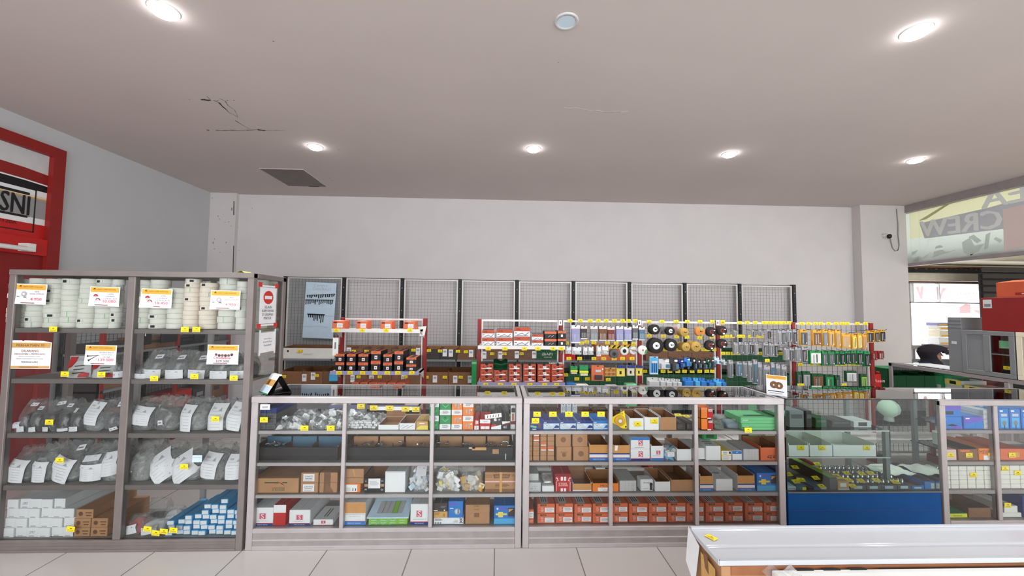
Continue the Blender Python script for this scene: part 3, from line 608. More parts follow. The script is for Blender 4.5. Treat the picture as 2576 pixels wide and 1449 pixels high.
for j in (1, 2):
    for i in range(8):
        o = bpy.data.objects.new('tape_roll', RM[key]); COL.objects.link(o); o.location = (TX1-.085, YC+.1+j*.125, TS[4]+.0005+i*.048)
        tag(o, 'pale green tape roll, '+up(i, 8)+' of the '+('middle' if j == 1 else 'rear')+' stack at the right side glass', 'tape roll', 'tape rolls on the top shelf')
# ------------------------------------------------------------------ posters taped on the cabinet
def poster(px0, py0, px1, py1, Y, label, lines, price, icon, name='price_poster', curl=.006, tilt=.0, head='MAKRO SUPER HARDWARE', pcol='pink_red'):
    xa, zt = at(px0, py0, Y); xb, zb = at(px1, py1, Y); w, h = xb-xa, zt-zb
    t = thing(name, label, 'poster', ((xa+xb)/2, Y, zb), 0, 'price posters taped on the glass'); t.rotation_euler = (0, tilt, 0)
    MB().grid(lambda u, v: ((u-.5)*w, -.001-curl*(1-v)**2*(1-u), v*h), 6, 5, 'paper').box(-w/2, w/2, -.0008, 0, 0, h, 'paper').build('sheet', t)
    m = MB(); y = -.0075
    m.box(-w*.47, w*.47, -.0035, -.003, h*.72, h*.96, 'gold'); m.text(head, (w*.06, -.004, h*.86), h*.055, 'ink_brown', w*.62); m.box(-w*.25, w*.38, -.004, -.0038, h*.79, h*.805, 'ochre')
    m.face([(-w*.4, -.004, h*.86), (-w*.3, -.004, h*.88), (-w*.34, -.004, h*.93)], 'ink').face([(-w*.36, -.004, h*.8), (-w*.26, -.004, h*.83), (-w*.3, -.004, h*.88), (-w*.38, -.004, h*.85)], 'orange_lite')
    for i, ln in enumerate(lines): m.text(ln, (w*.22, y, h*(.63-.115*i)), h*.07, 'ink_grey', w*min(.45, .05*len(ln)))
    if price: m.text(price, (w*.2, y, h*.26), h*.14, pcol, w*.5); m.text('Rp', (w*-.1, y, h*.3), h*.06, 'ink_grey')
    m.box(-w*.28, w*.16, y-.0006, y, h*.05, h*.08, 'rack_red')
    if icon == 'arch':
        for cx, cz in ((-.27, .5), (-.19, .3)):
            for k in range(8):
                a0, a1 = math.pi*k/8, math.pi*(k+1)/8; q = []
                for a, rr in ((a0, .075), (a1, .075), (a1, .05), (a0, .05)): q.append((w*(cx+rr*math.cos(a)), y, h*cz+w*rr*math.sin(a)*1.1))
                m.face(q, 'disc_red')
            m.face([(w*(cx+.05*math.cos(math.pi*k/8)), y+.0003, h*cz+w*.055*math.sin(math.pi*k/8)) for k in range(9)], 'pink_red' if cz > .4 else 'faded_print')
    elif icon == 'roll':
        m.disc((-w*.2, y, h*.5), w*.085, 'ink_soft'); m.disc((-w*.2, y-.0006, h*.5), w*.04, 'paper'); m.box(-w*.42, -w*.34, y-.0006, y, h*.36, h*.39, 'ink').box(-w*.2, -w*.12, y-.0006, y, h*.33, h*.36, 'ink')
    elif icon == 'screw':
        for (a, b) in (((-.4, .44), (-.02, .48)), ((-.36, .22), (-.06, .5))):
            p0 = Vector((w*a[0], y, h*a[1])); p1 = Vector((w*b[0], y, h*b[1])); d = (p1-p0).normalized(); n = Vector((-d.z, 0, d.x))*w*.014
            m.face([p0-n, p1-n*.3, p1+n*.3, p0+n], 'charcoal'); m.face([p0-n*2.2-d*.002, p0-n*2.2+d*.006, p0+n*2.2+d*.006, p0+n*2.2-d*.002], 'charcoal')
    elif icon == 'caps':
        for i in range(6): m.disc((w*(-.2+.1*i), y, h*(.5 if i in (0, 5) else .46)), w*.045, 'charcoal' if i % 2 else 'ink_grey'); m.disc((w*(-.2+.1*i), y-.0005, h*(.52 if i in (0, 5) else .48)), w*.025, 'disc_red')
        m.text('Onduline', (w*.0, y, h*.34), h*.13, 'print_red', w*.55); m.text('109.500', (w*.02, y, h*.175), h*.12, 'ink', w*.5); m.text('Rp', (-w*.29, y, h*.21), h*.05, 'ink')
    m.build('print', t); return t
YG = YC+.011
poster(41, 714, 115, 766, YG, 'price poster reading 4.950 on the left pane before the leftmost tape rolls', ['BNI', 'KASA GYPSUM'], '4.950', 'roll', tilt=.02)
poster(227, 721, 299, 771, YG, 'price poster reading 10.000 at the right end of the left pane', ['CAMEL', 'LAMBAR', 'GYPSUM 7 5CM'], '10.000', 'arch', tilt=.02)
poster(356, 726, 431, 775, YG, 'price poster reading 18.450 with a curled lower left corner', ['CAMEL', 'LAMBAR', 'GYPSUM 8CM'], '18.450', 'arch', curl=.014, tilt=.02)
poster(531, 730, 603, 779, YG, 'price poster reading 4.950 before the ivory tape rolls of the right pane', ['BNI', 'KASA GYPSUM'], '4.950', 'roll', tilt=.01)
poster(216, 868, 291, 918, YG, 'price poster reading 139.500 with a picture of two crossed screws', ['RODA BAUT', 'KANAL BAJA', 'ISI 500'], '139.500', 'screw', tilt=.01)
poster(523, 867, 599, 917, YG, 'price poster with a row of dark caps and the price 109.500', ['', ''], None, 'caps', tilt=.005)
# warning notice
xa, zt = at(25, 856, YG); xb, zb = at(126, 928, YG); w, h = xb-xa, zt-zb
t = thing('warning_notice', 'yellow edged paper notice headed PERHATIAN with a torn top edge', 'notice', ((xa+xb)/2, YG, zb))
MB().face([(-w/2, -.001, 0), (w/2, -.001, 0), (w/2, -.001, h*.93), (w*.3, -.001, h*.99), (-w*.15, -.001, h), (-w*.18, -.001, h*.97), (-w*.21, -.001, h), (-w/2, -.001, h)], 'paper').face([(w/2, 0, 0), (-w/2, 0, 0), (-w/2, 0, h), (w/2, 0, h*.93)], 'paper').build('sheet', t)
m = MB(); y = -.002
m.box(-w*.48, w*.48, -.0018, -.0012, h*.74, h*.92, 'tan').box(-w*.48, w*.48, -.0018, -.0012, h*.02, h*.10, 'tan')
m.text('PERHATIAN !!!', (0, y-.001, h*.83), h*.085, 'ink_brown', w*.85); m.text('DILARANG', (.0, y, h*.63), h*.08, 'disc_red', w*.4); m.text('MENGAMBIL / MEMEGANG', (0, y, h*.52), h*.05, 'disc_red', w*.78)
m.text('BARANG YANG DIPAJANG TANPA', (0, y, h*.43), h*.035, 'ink_grey', w*.72); m.text('SEIZIN KARYAWAN TOKO KAMI', (0, y, h*.35), h*.035, 'ink_grey', w*.8); m.text('TERIMAKASIH', (0, y, h*.235), h*.06, 'ink', w*.4)
m.text('HARAP DIPERHATIKAN', (0, y-.001, h*.06), h*.035, 'ink_brown', w*.6); m.build('print', t)
# two notices on the right side glass (plane x = TX1)
def side_sheet(px0, py0, px1, py1, name, label):
    ya, z1 = atx(px0, py0, TX1+.002); yb, z0 = atx(px1, py1, TX1+.002)
    return thing(name, label, 'notice', (TX1+.002, (ya+yb)/2, z0)), yb-ya, z1-z0
ya, z1 = atx(655, 716, TX1+.002); yb, z0 = atx(692, 818, TX1+.002)
t = thing('no_entry_notice', 'no entry notice with red and white sign taped to the side glass', 'notice', (TX1+.002, (ya+yb)/2, z0)); w, h = yb-ya, z1-z0
MB().box(0, .001, -w/2, w/2, 0, h, 'paper').build('sheet', t)
m = MB(); U = (0, 1, 0)
m.disc((.002, 0, h*.70), h*.165, 'print_red', 'x', 20, w*.30); m.box(.0022, .0026, -w*.22, w*.22, h*.66, h*.74, 'paper')
for i, s in enumerate(('SELAIN', 'KARYAWAN', 'DI LARANG', 'MASUK')): m.text(s, (.002, 0, h*(.46-.09*i)), h*.065, 'ink', w*(.42, .7, .66, .46)[i], ux=U)
m.box(.0012, .0018, -w*.5, w*.5, h*.045, h*.055, 'ink_grey').box(.0012, .0018, -w*.5, w*.5, h*.945, h*.955, 'ink_grey'); m.build('print', t)
m = MB()
for yy, zz in ((-w/2, 0), (w/2, 0), (-w/2, h), (w/2, h)): m.box(.001, .004, yy-w*.11, yy+w*.09, zz-h*.05, zz+h*.06, 'print_red')
m.build('red_tape', t)
ya, z1 = atx(654, 838, TX1+.002); yb, z0 = atx(690, 882, TX1+.002)
t = thing('staff_only_notice', 'white notice reading Di Larang Masuk below the no entry sign', 'notice', (TX1+.002, (ya+yb)/2, z0)); w, h = yb-ya, z1-z0
MB().box(0, .001, -w/2, w/2, 0, h, 'paper').build('sheet', t)
m = MB()
for i, (s, k) in enumerate((('Selain Petugas', .68), ('Di Larang Masuk', .76), ('Terimakasih', .5))): m.text(s, (.002, 0, h*(.68-.16*i)), h*.085, 'ink_grey' if i == 0 else 'ink', w*k, ux=U)
m.build('print', t)
m = MB()
for yy in (-w*.5, w*.5): m.box(.001, .002, yy-w*.05, yy+w*.05, -h*.12, h*1.14, 'white')
m.build('clear_tape', t)
# yellow leaflet on the cabinet top
X, Z = at(620, 688, YC+.15)
tag(MB().grid(lambda u, v: ((u-.5)*.13, (v-.5)*.1, .003+.022*math.exp(-((u-.55)*5)**2)), 8, 3, 'lemon').box(.03, .055, -.03, .01, .004, .009, 'ink').build('leaflet', None, (X, YC+.12, TZ)), 'yellow folded leaflet lying on top of the tall cabinet', 'leaflet')
# ------------------------------------------------------------------ second shelf: retail pouches and bags of screws
Y2 = YC+.05; z = TS[3]
pz = (('red and white retail pouch standing leftmost on the second shelf', 157, 216, 897), ('red and white retail pouch behind the 139.500 poster', 219, 282, 905))
for i, (lab, a, b, yt) in enumerate(pz):
    xa = at(a, yt, Y2)[0]; xb = at(b, yt, Y2)[0]; w = xb-xa; h = at(a, yt, Y2)[1]-z
    t = thing('retail_pouch', lab, 'bag', ((xa+xb)/2, Y2+.05, z), 0, 'red and white pouches')
    def pf(u, v, s=1): return ((u-.5)*w*(1-.08*v), s*(.05*(math.sin(math.pi*u)**.5)*(1-v)**.7+.002)*-1, h*v)
    MB().grid(pf, 10, 8, 'light_grey').grid(lambda u, v: pf(1-u, v, -1), 10, 8, 'light_grey').build('pouch', t)
    m = MB()
    def pp(pts, mt, o=.003): m.face([(pf(u, v)[0], pf(u, v)[1]-o, pf(u, v)[2]) for u, v in pts], mt)
    pp([(.03, .5), (.1, .42), (.3, .5), (.45, .75), (.45, .96), (.1, .96)], 'red', .006); pp([(.7, .03), (.97, .03), (.98, .2), (.85, .27), (.72, .18)], 'red', .006)
    for k in range(3): pp([(.5, .52-.16*k), (.85, .56-.16*k), (.87, .60-.16*k), (.5, .57-.16*k)], 'charcoal', .012)
    pp([(.5, .78), (.9, .78), (.9, .9), (.5, .9)], 'ink_soft', .006); m.build('print', t)
bag('clear bag of dark screws squeezed against the middle post of the left pane', 281, 308, 897, z, Y2, .16, 3, 'dark_grey', [(.3, .03, .95, .32, .05)])
for i, (a, b, yt, c) in enumerate(((330, 372, 915, 0), (352, 414, 884, 1), (408, 470, 886, 2), (466, 524, 887, 3), (520, 580, 893, 4), (572, 622, 893, 5))):
    bag('clear bag of dark roofing screws, '+nth(i, 6)+' of the second shelf', a, b, yt, z, Y2+.01*(i % 2), .22, 20+i, 'dark_grey', [(.14, .0, .86, .33, -.05+.04*(i % 3))]+([(.5, .72, .78, .86, .1)] if i in (1, 2, 3) else []), 'grey_film', .74, group='bags of roofing screws')
for j in range(2): bag('clear bag of dark screws, '+('nearer' if j == 0 else 'farther')+' of two behind the staff notice on the side glass', 588, 626, 897, z, YC+.2+j*.1, .1, 40+j, 'dark_grey', (), 'film', .7)
# third shelf
z = TS[2]
for i, (a, b, yt, fm, cd) in enumerate(((28, 56, 1048, 'charcoal', [(.1, .25, .8, .62, .15)]), (40, 76, 1010, 'charcoal', [(.1, .0, .75, .18, .08), (.6, .8, .95, .9, -.1)]), (70, 104, 1016, 'charcoal', [(.05, .0, .75, .17, .1), (.4, .75, .75, .86, 0)]), (104, 145, 1008, 'charcoal', [(.1, .02, .6, .16, .0), (.6, .82, .95, .92, .1)]), (142, 174, 1012, 'charcoal', [(.05, .02, .9, .12, .02), (.4, .8, .8, .9, .0)]), (170, 206, 1020, 'charcoal', [(.1, .02, .8, .2, .03), (.0, .7, .4, .84, .1)]))):
    bag('clear bag of black screws, '+nth(i, 6)+' on the third shelf', a, b, yt, z, Y2, .2, 60+i, fm, cd, 'film', .62, group='bags of black screws')
bag('clear bag with a tilted white sheet on the third shelf of the left pane', 204, 258, 1012, z, Y2, .18, 70, 'grey', [(.12, .24, .82, .96, -.12)], 'grey_film', .6)
bag('slack clear bag against the middle post on the third shelf of the left pane', 252, 302, 1006, z, Y2+.02, .18, 71, 'dark_grey', [(.7, .76, .98, .9, .1), (.6, .02, .9, .12, .3)], 'film', .5)
for i, (a, b, yt, cd, fm, fi) in enumerate(((322, 384, 1006, [(.06, .22, .88, .76, -.12)], 'dark_grey', .8), (378, 446, 1004, [(.36, .22, .54, .36, .1)], 'dark_grey', .65), (444, 516, 1008, [(.06, .02, .58, .82, -.05)], 'grey', .85), (516, 570, 1012, [(.1, .06, .86, .9, 0)], 'grey', .85), (562, 616, 1014, [(.14, .06, .88, .94, -.16)], 'grey', .7))):
    bag(('clear bag with white sheet, ' if i != 1 else 'clear bag with tiny label, ')+nth(i, 5)+', third shelf, right pane', a, b, yt, z, Y2, .24, 80+i, fm, cd, 'grey_film', fi, group='bags with white sheets')
# fourth shelf
z = TS[1]
for i, (a, b, yt, cd) in enumerate(((10, 76, 1136, [(.10, .04, .82, .7, -.1)]), (74, 126, 1128, [(.12, .04, .84, .6, -.06)]), (122, 196, 1120, [(.1, .04, .8, .66, -.28), (.7, .8, .9, .92, .1)]), (192, 256, 1126, [(.04, .06, .92, .52, .0), (.2, .6, .8, .74, .1)]), (248, 298, 1118, [(.04, .18, .88, .76, .16)]))):
    bag('clear bag with white sheet, '+nth(i, 5)+', fourth shelf, left pane', a, b, yt, z, Y2, .26, 90+i, 'dark_grey' if i in (0, 2) else 'grey', cd, 'grey_film', .8, group='bags with white sheets')
for i, (a, b, yt, cd) in enumerate(((318, 376, 1122, [(.3, .3, .34, .34, 0)]), (368, 432, 1130, [(.08, .05, .98, .85, .7)]), (424, 500, 1130, [(.0, .06, .84, .78, .65)]), (496, 562, 1130, [(.14, .14, .78, .82, -.12)]), (556, 612, 1132, [(.24, .10, .94, .80, .0)]))):
    bag(('clear bag with white sheet, ' if i else 'clear bag without sheet, ')+nth(i, 5)+', fourth shelf, right pane', a, b, yt, z, Y2, .28, 100+i, 'grey', cd, 'grey_film', .84, group='bags with white sheets')
xa, zz = at(496, 1154, YG); tag(MB().box(-.033, .033, -.001, 0, -.024, .024, 'pale_blue').box(-.025, .025, -.0014, -.001, .008, .011, 'ink_soft').build('blank_tag', None, (xa, YG, zz)), 'blank pale tag taped above the fourth shelf', 'tag')
# bottom shelf: white boxes, brown boxes, pouches, blue boxes
z = TS[0]; n = 0
rows_ = ((1334, 6, 4, 186), (1312, 6, 8, 186), (1291, 6, 12, 186), (1271, 5, 17, 160))
zz = z
wbx = MB(); 
for ri, (yt, nn, xs, xe) in enumerate(rows_):
    stp = (xe-xs)/nn
    for i in range(nn):
        a, b = xs+i*stp, xs+(i+1)*stp-1
        xa = at(a, yt+10, YC+.045)[0]; xb = at(b, yt+10, YC+.045)[0]; m = MB(); w = xb-xa; hh = .0635
        m.cbox(-w/2, w/2, 0, .33, 0, hh, 'white', .002); m.box(-w*.3, w*.15, -.0006, 0, .004, .010, 'ink_soft')
        if (ri, i) in ((3, 1), (0, 2)): m.box(-w*.32, w*.38, -.0008, 0, hh*.25, hh*.8, 'paper'); m.text('LIMKY', (0, -.0014, hh*.52), hh*.28, 'ink_grey', w*.5)
        o = m.build('slim_box', None, ((xa+xb)/2, YC+.045+.005*((i*2+ri) % 3), zz)); tag(o, 'white slim box, '+nth(i, nn)+' in the '+up(ri, 4)+' row of the white pile', 'box', 'white slim boxes')
    zz += .0645
xa, xb = at(62, 1262, YC+.2)[0], at(150, 1262, YC+.2)[0]
tag(MB().cbox(0, xb-xa, 0, .17, 0, .06, 'light_grey').box(.02, xb-xa-.02, .01, .15, .06, .0606, 'offwhite').build('flat_box', None, (xa, YC+.2, zz)), 'grey white flat box lying at the back on the white pile', 'box')
for i, (a, b, yt, row) in enumerate(((184, 226, 1333, 0), (228, 270, 1333, 0), (186, 228, 1311, 1), (230, 271, 1311, 1), (191, 234, 1300, 2))):
    zz = z+.0005+row*.062; xa, xb = at(a, yt, YC+.05)[0], at(b, yt, YC+.05)[0]; w = xb-xa; hh = .061
    m = MB().cbox(-w/2, w/2, 0, .34, 0, hh, 'carton', .002); m.disc((-w*.22, -.001, hh*.5), hh*.24, 'ink_brown'); m.box(w*.05, w*.4, -.001, 0, hh*.55, hh*.66, 'ink_brown').box(w*.1, w*.38, -.001, 0, hh*.25, hh*.36, 'ink_brown')
    tag(m.build('kraft_box', None, ((xa+xb)/2, YC+.05, zz)), 'brown printed box, '+('left of the bottom row', 'right of the bottom row', 'left of the middle row', 'right of the middle row', 'alone on top')[i]+' beside the white pile', 'box', 'brown printed boxes')
for i, (a, b, yt) in enumerate(((312, 352, 1305), (348, 408, 1312), (404, 446, 1284))):
    bag('white and red pouch, '+nth(i, 3)+' on the bottom shelf before the blue boxes', a, b, yt, z, YC+.06+.1*(i == 2), .14, 120+i, 'red' if i == 0 else 'white', [(.1, .1, .8, .6, .2)], 'clear_film', .8, group='white and red pouches')
bag('crumpled clear empty bag at the back of the bottom shelf', 362, 414, 1262, z, YC+.24, .12, 125, 'grey', (), 'film', .3)
bx = MB()
for c, (xc, k) in enumerate(((424, 3), (446, 3), (466, 4), (487, 4), (507, 6), (528, 6), (549, 7), (569, 5), (590, 5))):
    for i in range(k):
        xa, Zc = at(xc-9, 1350, YC+.05); xb, _ = at(xc+9, 1350, YC+.05); w = xb-xa; hh = .0355
        m = MB().cbox(-w/2, w/2, 0, .33, 0, hh-.003, {'': 'sky', 'f': 'pale_blue'}, .003).box(-w/2+.004, w/2-.004, -.0008, 0, .006, hh-.008, 'white')
        o = m.build('slim_box', None, ((xa+xb)/2+i*.004+.003*((c+i) % 2), YC+.05+.006*((c*3+i*2) % 4), z+.0005+i*hh)); o.rotation_euler = (0, -.03, 0)
        tag(o, 'blue slim box with white end, '+up(i, k)+' of the stack '+nth(c, 9), 'box', 'blue slim boxes')
# price tags of the cabinet
Yt = YC+.016
def tg(px, py, Y, lab, g='price tags on the tall cabinet', ry=0., sc=1.): X, Z = at(px, py, Y); price_tag(X, Y, Z, 'yellow price tag '+lab, g, ry, 0, 0, sc)
for px, py, lab in ((134, 828, 'alone under the tape rolls of the left pane'), (465, 829, 'left of two under the tape rolls of the right pane'), (494, 829, 'right of two under the tape rolls of the right pane'), (163, 941, 'under the leftmost red and white pouch'), (255, 942, 'under the pouch below the 139.500 poster'),
                    (388, 952, 'under the leftmost roofing screw bags'), (489, 947, 'under the middle roofing screw bags'), (588, 951, 'under the rightmost roofing screw bags'), (124, 1062, 'among the bags of black screws'), (542, 1054, 'on a white sheet of the third shelf'), (150, 1158, 'on the fourth shelf of the left pane'), (463, 1174, 'on a white sheet of the fourth shelf'),
                    (178, 1331, 'between the white pile and the brown boxes'), (371, 1331, 'at the left of the pouches on the bottom shelf'), (392, 1341, 'lowest of the tag strip before the blue boxes'), (412, 1337, 'second of the tag strip before the blue boxes'), (436, 1334, 'last of the tag strip before the blue boxes')):
    tg(px, py, YC-.0045 if py in (828, 829, 941, 942, 952, 951, 947) else YG-.001, lab, ry=.0 if py < 1300 else .12)
# ------------------------------------------------------------------ the two low glass counters
CS = [.145, .370, .592, .815]
C1X = (-1.735, .188); C2X = (.198, 2.135); CH = 1.052; CD = .50
for nm, (xa, xb), mul, lab in (('glass_counter', C1X, (-1.083, -.460), 'low aluminium glass counter next to the tall cabinet'), ('glass_counter', C2X, (.837, 1.472), 'low aluminium glass counter with orange boxes along its bottom shelf')):
    t = thing(nm, lab, 'counter', (xa, YC, 0))
    cabinet_frame(t, xa, xb, CH, .145, CD, [m-xa for m in mul], CS, .045, .145, glass_top=True, top_h=.038, mw=.0135, st=.025)
YF = YC+.045
def B(row, x0, x1, yt, label, mats='white', front=(), depth=.2, dy=0., stack=False, **k):
    depth = min(depth, .22) if depth < .33 else depth
    return carton(label, x0, x1, yt, LAST['z'] if stack else (CS[row]+.0006), YF+dy, depth, mats, front, **k)
def tg2(px, py, lab, Y=None, g='price tags in the low counters', ry=0., rx=0.):
    Y = Y or YC+.008; X, Z = at(px, py, Y); price_tag(X, Y, Z, 'yellow price tag '+lab, g, ry, rx)
SLOGO = [(.36, .36, .64, .68, 'pink_red'), ('t', .5, .52, .26, 'S', 'paper', .2), (.32, .34, .345, .70, 'ink_soft'), (.655, .34, .67, .70, 'ink_soft'), ('t', .5, .26, .05, 'Quality adhesive per 12', 'ink_grey', .8), (0, 0, 1, .12, 'royal'), (0, .12, 1, .15, 'print_red'), ('t', .5, .06, .06, 'MADE IN TAIWAN', 'pale_blue', .5)]
OCHRE = [(0, 0, 1, .18, 'blue'), (0, .18, 1, .21, 'print_red'), (0, .21, 1, .40, 'white'), (0, .40, 1, .48, 'royal'), ('t', .5, .09, .08, 'MADE IN TAIWAN', 'pale_blue', .6)]
# ---- counter one, top shelf
r = 3
for i in range(4):
    for j in range(2):
        xa, xb = ((645, 668), (669, 694))[j]
        carton(('navy' if i == 3 else 'dark grey')+' small box, '+up(i, 4)+(' left' if j == 0 else ' right')+' of the top shelf stack', xa, xb, 1071, CS[3]+.0006+i*.0386, YF, .3, 'royal' if i == 3 else 'dark_grey', [('l', .15, .2, .8, .7, 3, 'charcoal')], hh=.038, group='small dark boxes', name='small_box')
z3 = CS[3]
for i, (a, b, yt, Yo, sd, k) in enumerate(((695, 758, 1052, 0, 1, 'left front'), (728, 796, 1042, .12, 2, 'left rear'), (738, 790, 1033, .2, 3, 'top rear'), (776, 824, 1052, .0, 4, 'middle front'), (798, 866, 1036, .13, 5, 'right rear'), (812, 864, 1060, .0, 6, 'right front'), (868, 912, 1034, .14, 7, 'rear behind the sachets'), (914, 962, 1043, .12, 8, 'rear behind the open white box'))):
    bag('clear bag of steel fittings, '+k+' of the top shelf pile', a, b, yt, z3, YF+Yo, .13, 200+sd, ('silver', 'white', 'zinc', 'silver'), (), 'clear_film', .9, filler='bits', group='bags of steel fittings')
R9 = random.Random(12)
for i in range(22):
    c, rr = i % 7, i//7; px = 872+c*11+(rr % 2)*4; X, Zq = at(px, 1082, YF+.01)
    m = MB().cbox(-.014, .014, 0, .05, 0, .016, 'white', .004).box(-.008, .006, -.0006, 0, .004, .008, 'ink_soft')
    o = m.build('sachet', None, (X, YF+.012+R9.uniform(0, .02), z3+.001+rr*.0175)); o.rotation_euler = (0, 0, R9.uniform(-.3, .3))
    tag(o, 'white paper sachet, '+nth(c, 7 if rr < 3 else 1)+' in the '+up(rr, 4)+' layer of the sachet heap', 'sachet', 'white sachets heaped on the top shelf')
B(3, 952, 1003, 1069, 'open white box with hooks inside, beside the sachet heap', 'white', (), .2, open_=1.25, flaps=('b',))
B(3, 1005, 1045, 1065, 'open white box with diagonal print on the top shelf', 'white', [('p', [(.1, .2), (.2, .2), (.6, .7), (.5, .7)], 'ink_soft'), ('p', [(.4, .2), (.5, .2), (.9, .7), (.8, .7)], 'ink_soft'), ('p', [(.05, .5), (.1, .5), (.3, .8), (.25, .8)], 'ink_soft')], .2, open_=1.3)
B(3, 1047, 1077, 1060, 'tan and yellow printed box beside the middle post on the top shelf', 'tan', [(.25, .68, .72, .82, 'lilac'), ('p', [(0, 0), (1, 0), (1, .5), (.4, .5), (.1, .25)], 'yellow_soft'), (.27, .7, .70, .8, 'paper')], .2)
LEV = (('green', 1080, 1104, 0), ('green', 1106, 1134, 1), ('orange_lite', 1136, 1163, 1), ('orange_lite', 1164, 1191, 0))
for c, (mt, a, b, wb) in enumerate(LEV):
    wp_ = (0, .02, .98, .40, 'paper') if wb else (0.02, .6, .98, .98, 'paper')
    zz = wp_[1]
    pic = 'dark_green' if mt == 'green' else 'zinc'
    fr = [wp_, ('l', .25, wp_[1]+.1, .8, wp_[3]-.05, 3, 'ink_grey')]
    v = .5 if wb else .1
    fr += [('p', [(.3, v), (.45, v+.2), (.4, v+.38), (.28, v+.3)], pic), ('p', [(.55, v), (.7, v), (.72, v+.34), (.58, v+.38)], pic), ('c', .8, v+.3, .07, 'paper')] if mt != 'green' else [('p', [(.2, v+.25), (.5, v+.05), (.8, v+.25), (.8, v+.3), (.5, v+.12), (.2, v+.3)], 'mint'), ('c', .5, v+.36, .08, 'dark_green')]
    for i in range(2):
        B(3, a, b, 1052, ('green' if mt == 'green' else 'orange')+' and white box, '+up(i, 2)+' of the '+('left' if c in (0, 2) else 'right')+(' green' if mt == 'green' else ' orange')+' stack on the top shelf', mt, fr, .3, stack=i > 0, group='green and orange lock boxes', hh=.1015)
B(3, 1193, 1205, 1056, 'narrow red and white box on the top shelf beside the orange stack', 'red', [(.05, .02, .95, .4, 'paper'), (.3, .55, .5, .92, 'paper'), (.6, .6, .85, .9, 'paper'), ('l', .3, .1, .7, .35, 2, 'ink_grey')], .28)
B(3, 1207, 1234, 1055, 'red box with big white panel on the top shelf', 'red', [(.02, .62, .98, .98, 'paper'), ('t', .5, .8, .12, 'Cagash', 'ink_grey', .65), (.1, .06, .48, .34, 'paper'), (.52, .06, .9, .34, 'paper')], .28)
B(3, 1236, 1261, 1050, 'black box with white and red slanted bands on the top shelf', 'charcoal', [('p', [(0, .04), (1, .04), (1, .4), (0, .22)], 'paper'), ('p', [(0, .24), (.5, .33), (.5, .48), (0, .38)], 'print_red'), ('p', [(.3, .68), (.55, .72), (.5, .97), (.25, .9)], 'paper'), ('c', .8, .82, .1, 'ink_soft')], .25)
B(3, 1263, 1283, 1060, 'black box with white top corner on the top shelf', 'black', [('p', [(0, .65), (1, .9), (1, 1), (0, 1)], 'paper'), ('p', [(0, .5), (1, .75), (1, .88), (0, .64)], 'deep_red'), ('c', .3, .3, .14, 'ink_soft'), (.48, .15, .56, .5, 'ink_soft')], .25)
for i, (a, b) in enumerate(((1194, 1211), (1212, 1229), (1230, 1247), (1248, 1265), (1266, 1282))):
    bag('smoky plastic pouch, '+nth(i, 5)+' of the row standing behind the red boxes', a, b, 1018, z3, YF+.31, .05, 230+i, 'charcoal' if i % 2 else 'grey', (), 'grey_film', .9, group='smoky pouches')
def hang(label, px0, py0, px1, py1, Y, mats, parts=(), d=.004, name='blister_pack', cat='pack', group=None, rz=0., hole=True):
    """flat retail pack hanging upright: card with print and a clear bubble"""
    xa, zt = at(px0, py0, Y); xb, zb = at(px1, py1, Y); w, h = xb-xa, zt-zb
    m = MB(); m.cbox(-w/2, w/2, 0, d, 0, h, mats, .001)
    if hole: m.disc((0, -.0008, h*.94), min(w*.1, .006), 'ink')
    for it in parts:
        u0, v0, u1, v1, mt = it[:5]; t = it[5] if len(it) > 5 else 0
        if t: m.cbox((u0-.5)*w, (u1-.5)*w, -t, 0, v0*h, v1*h, mt, .003)
        else: m.face([((u0-.5)*w, -.0008, v0*h), ((u1-.5)*w, -.0008, v0*h), ((u1-.5)*w, -.0008, v1*h), ((u0-.5)*w, -.0008, v1*h)], mt)
    o = m.build(name, None, ((xa+xb)/2, Y, zb), rz); return tag(o, label, cat, group)
hang('white hanging pack with orange strip inside the right end of the first counter', 1285, 1020, 1296, 1088, YF+.03, 'plastic_white', [(.2, .1, .8, .3, 'paper'), (.3, .45, .6, .7, 'orange', .012), (.15, .75, .9, .9, 'charcoal', .01), (0, .3, 1, .42, 'disc_red')])
X, Zq = at(1241, 1041, YF+.02); m = MB().box(-.06, .06, 0, .002, -.015, .015, 'paper')
for i in range(5): m.face([(-.045+.02*i, -.001, -.009), (-.04+.02*i, -.001, -.010), (-.036+.02*i, -.001, .010), (-.041+.02*i, -.001, .009)], 'ink')
o = m.build('label_strip', None, (X, YC+.005, Zq)); o.rotation_euler = (0, -.12, 0); tag(o, 'white strip with five dark symbols taped inside the right pane', 'label')
X, Zq = at(667, 1024, YC+.008); tag(MB().box(-.034, .034, -.001, 0, -.019, .019, 'paper').box(-.02, .02, -.0014, -.001, -.008, .006, 'ink_soft').build('blank_tag', None, (X, YC+.008, Zq)), 'white paper tag above the small dark boxes', 'tag')
for px, py, l in ((664, 1056, 'on the stack of small dark boxes'), (766, 1077, 'below the left bags of steel fittings'), (832, 1077, 'below the right bags of steel fittings')): tg2(px, py, l)
for i, px in enumerate((908, 940, 980, 1020, 1046)): tg2(px, (1022, 1026, 1027, 1029, 1030)[i], 'on the tape strip over the sachets, '+nth(i, 5), YC+.03)
X0_, Zq = at(935, 1026, YC+.034); X1_, _ = at(1048, 1030, YC+.034); tag(MB().box(0, X1_-X0_, 0, .001, -.013, .013, 'paper').build('tape_strip', None, (X0_, YC+.034, Zq-.004)), 'white paper strip carrying yellow tags over the sachets', 'strip')
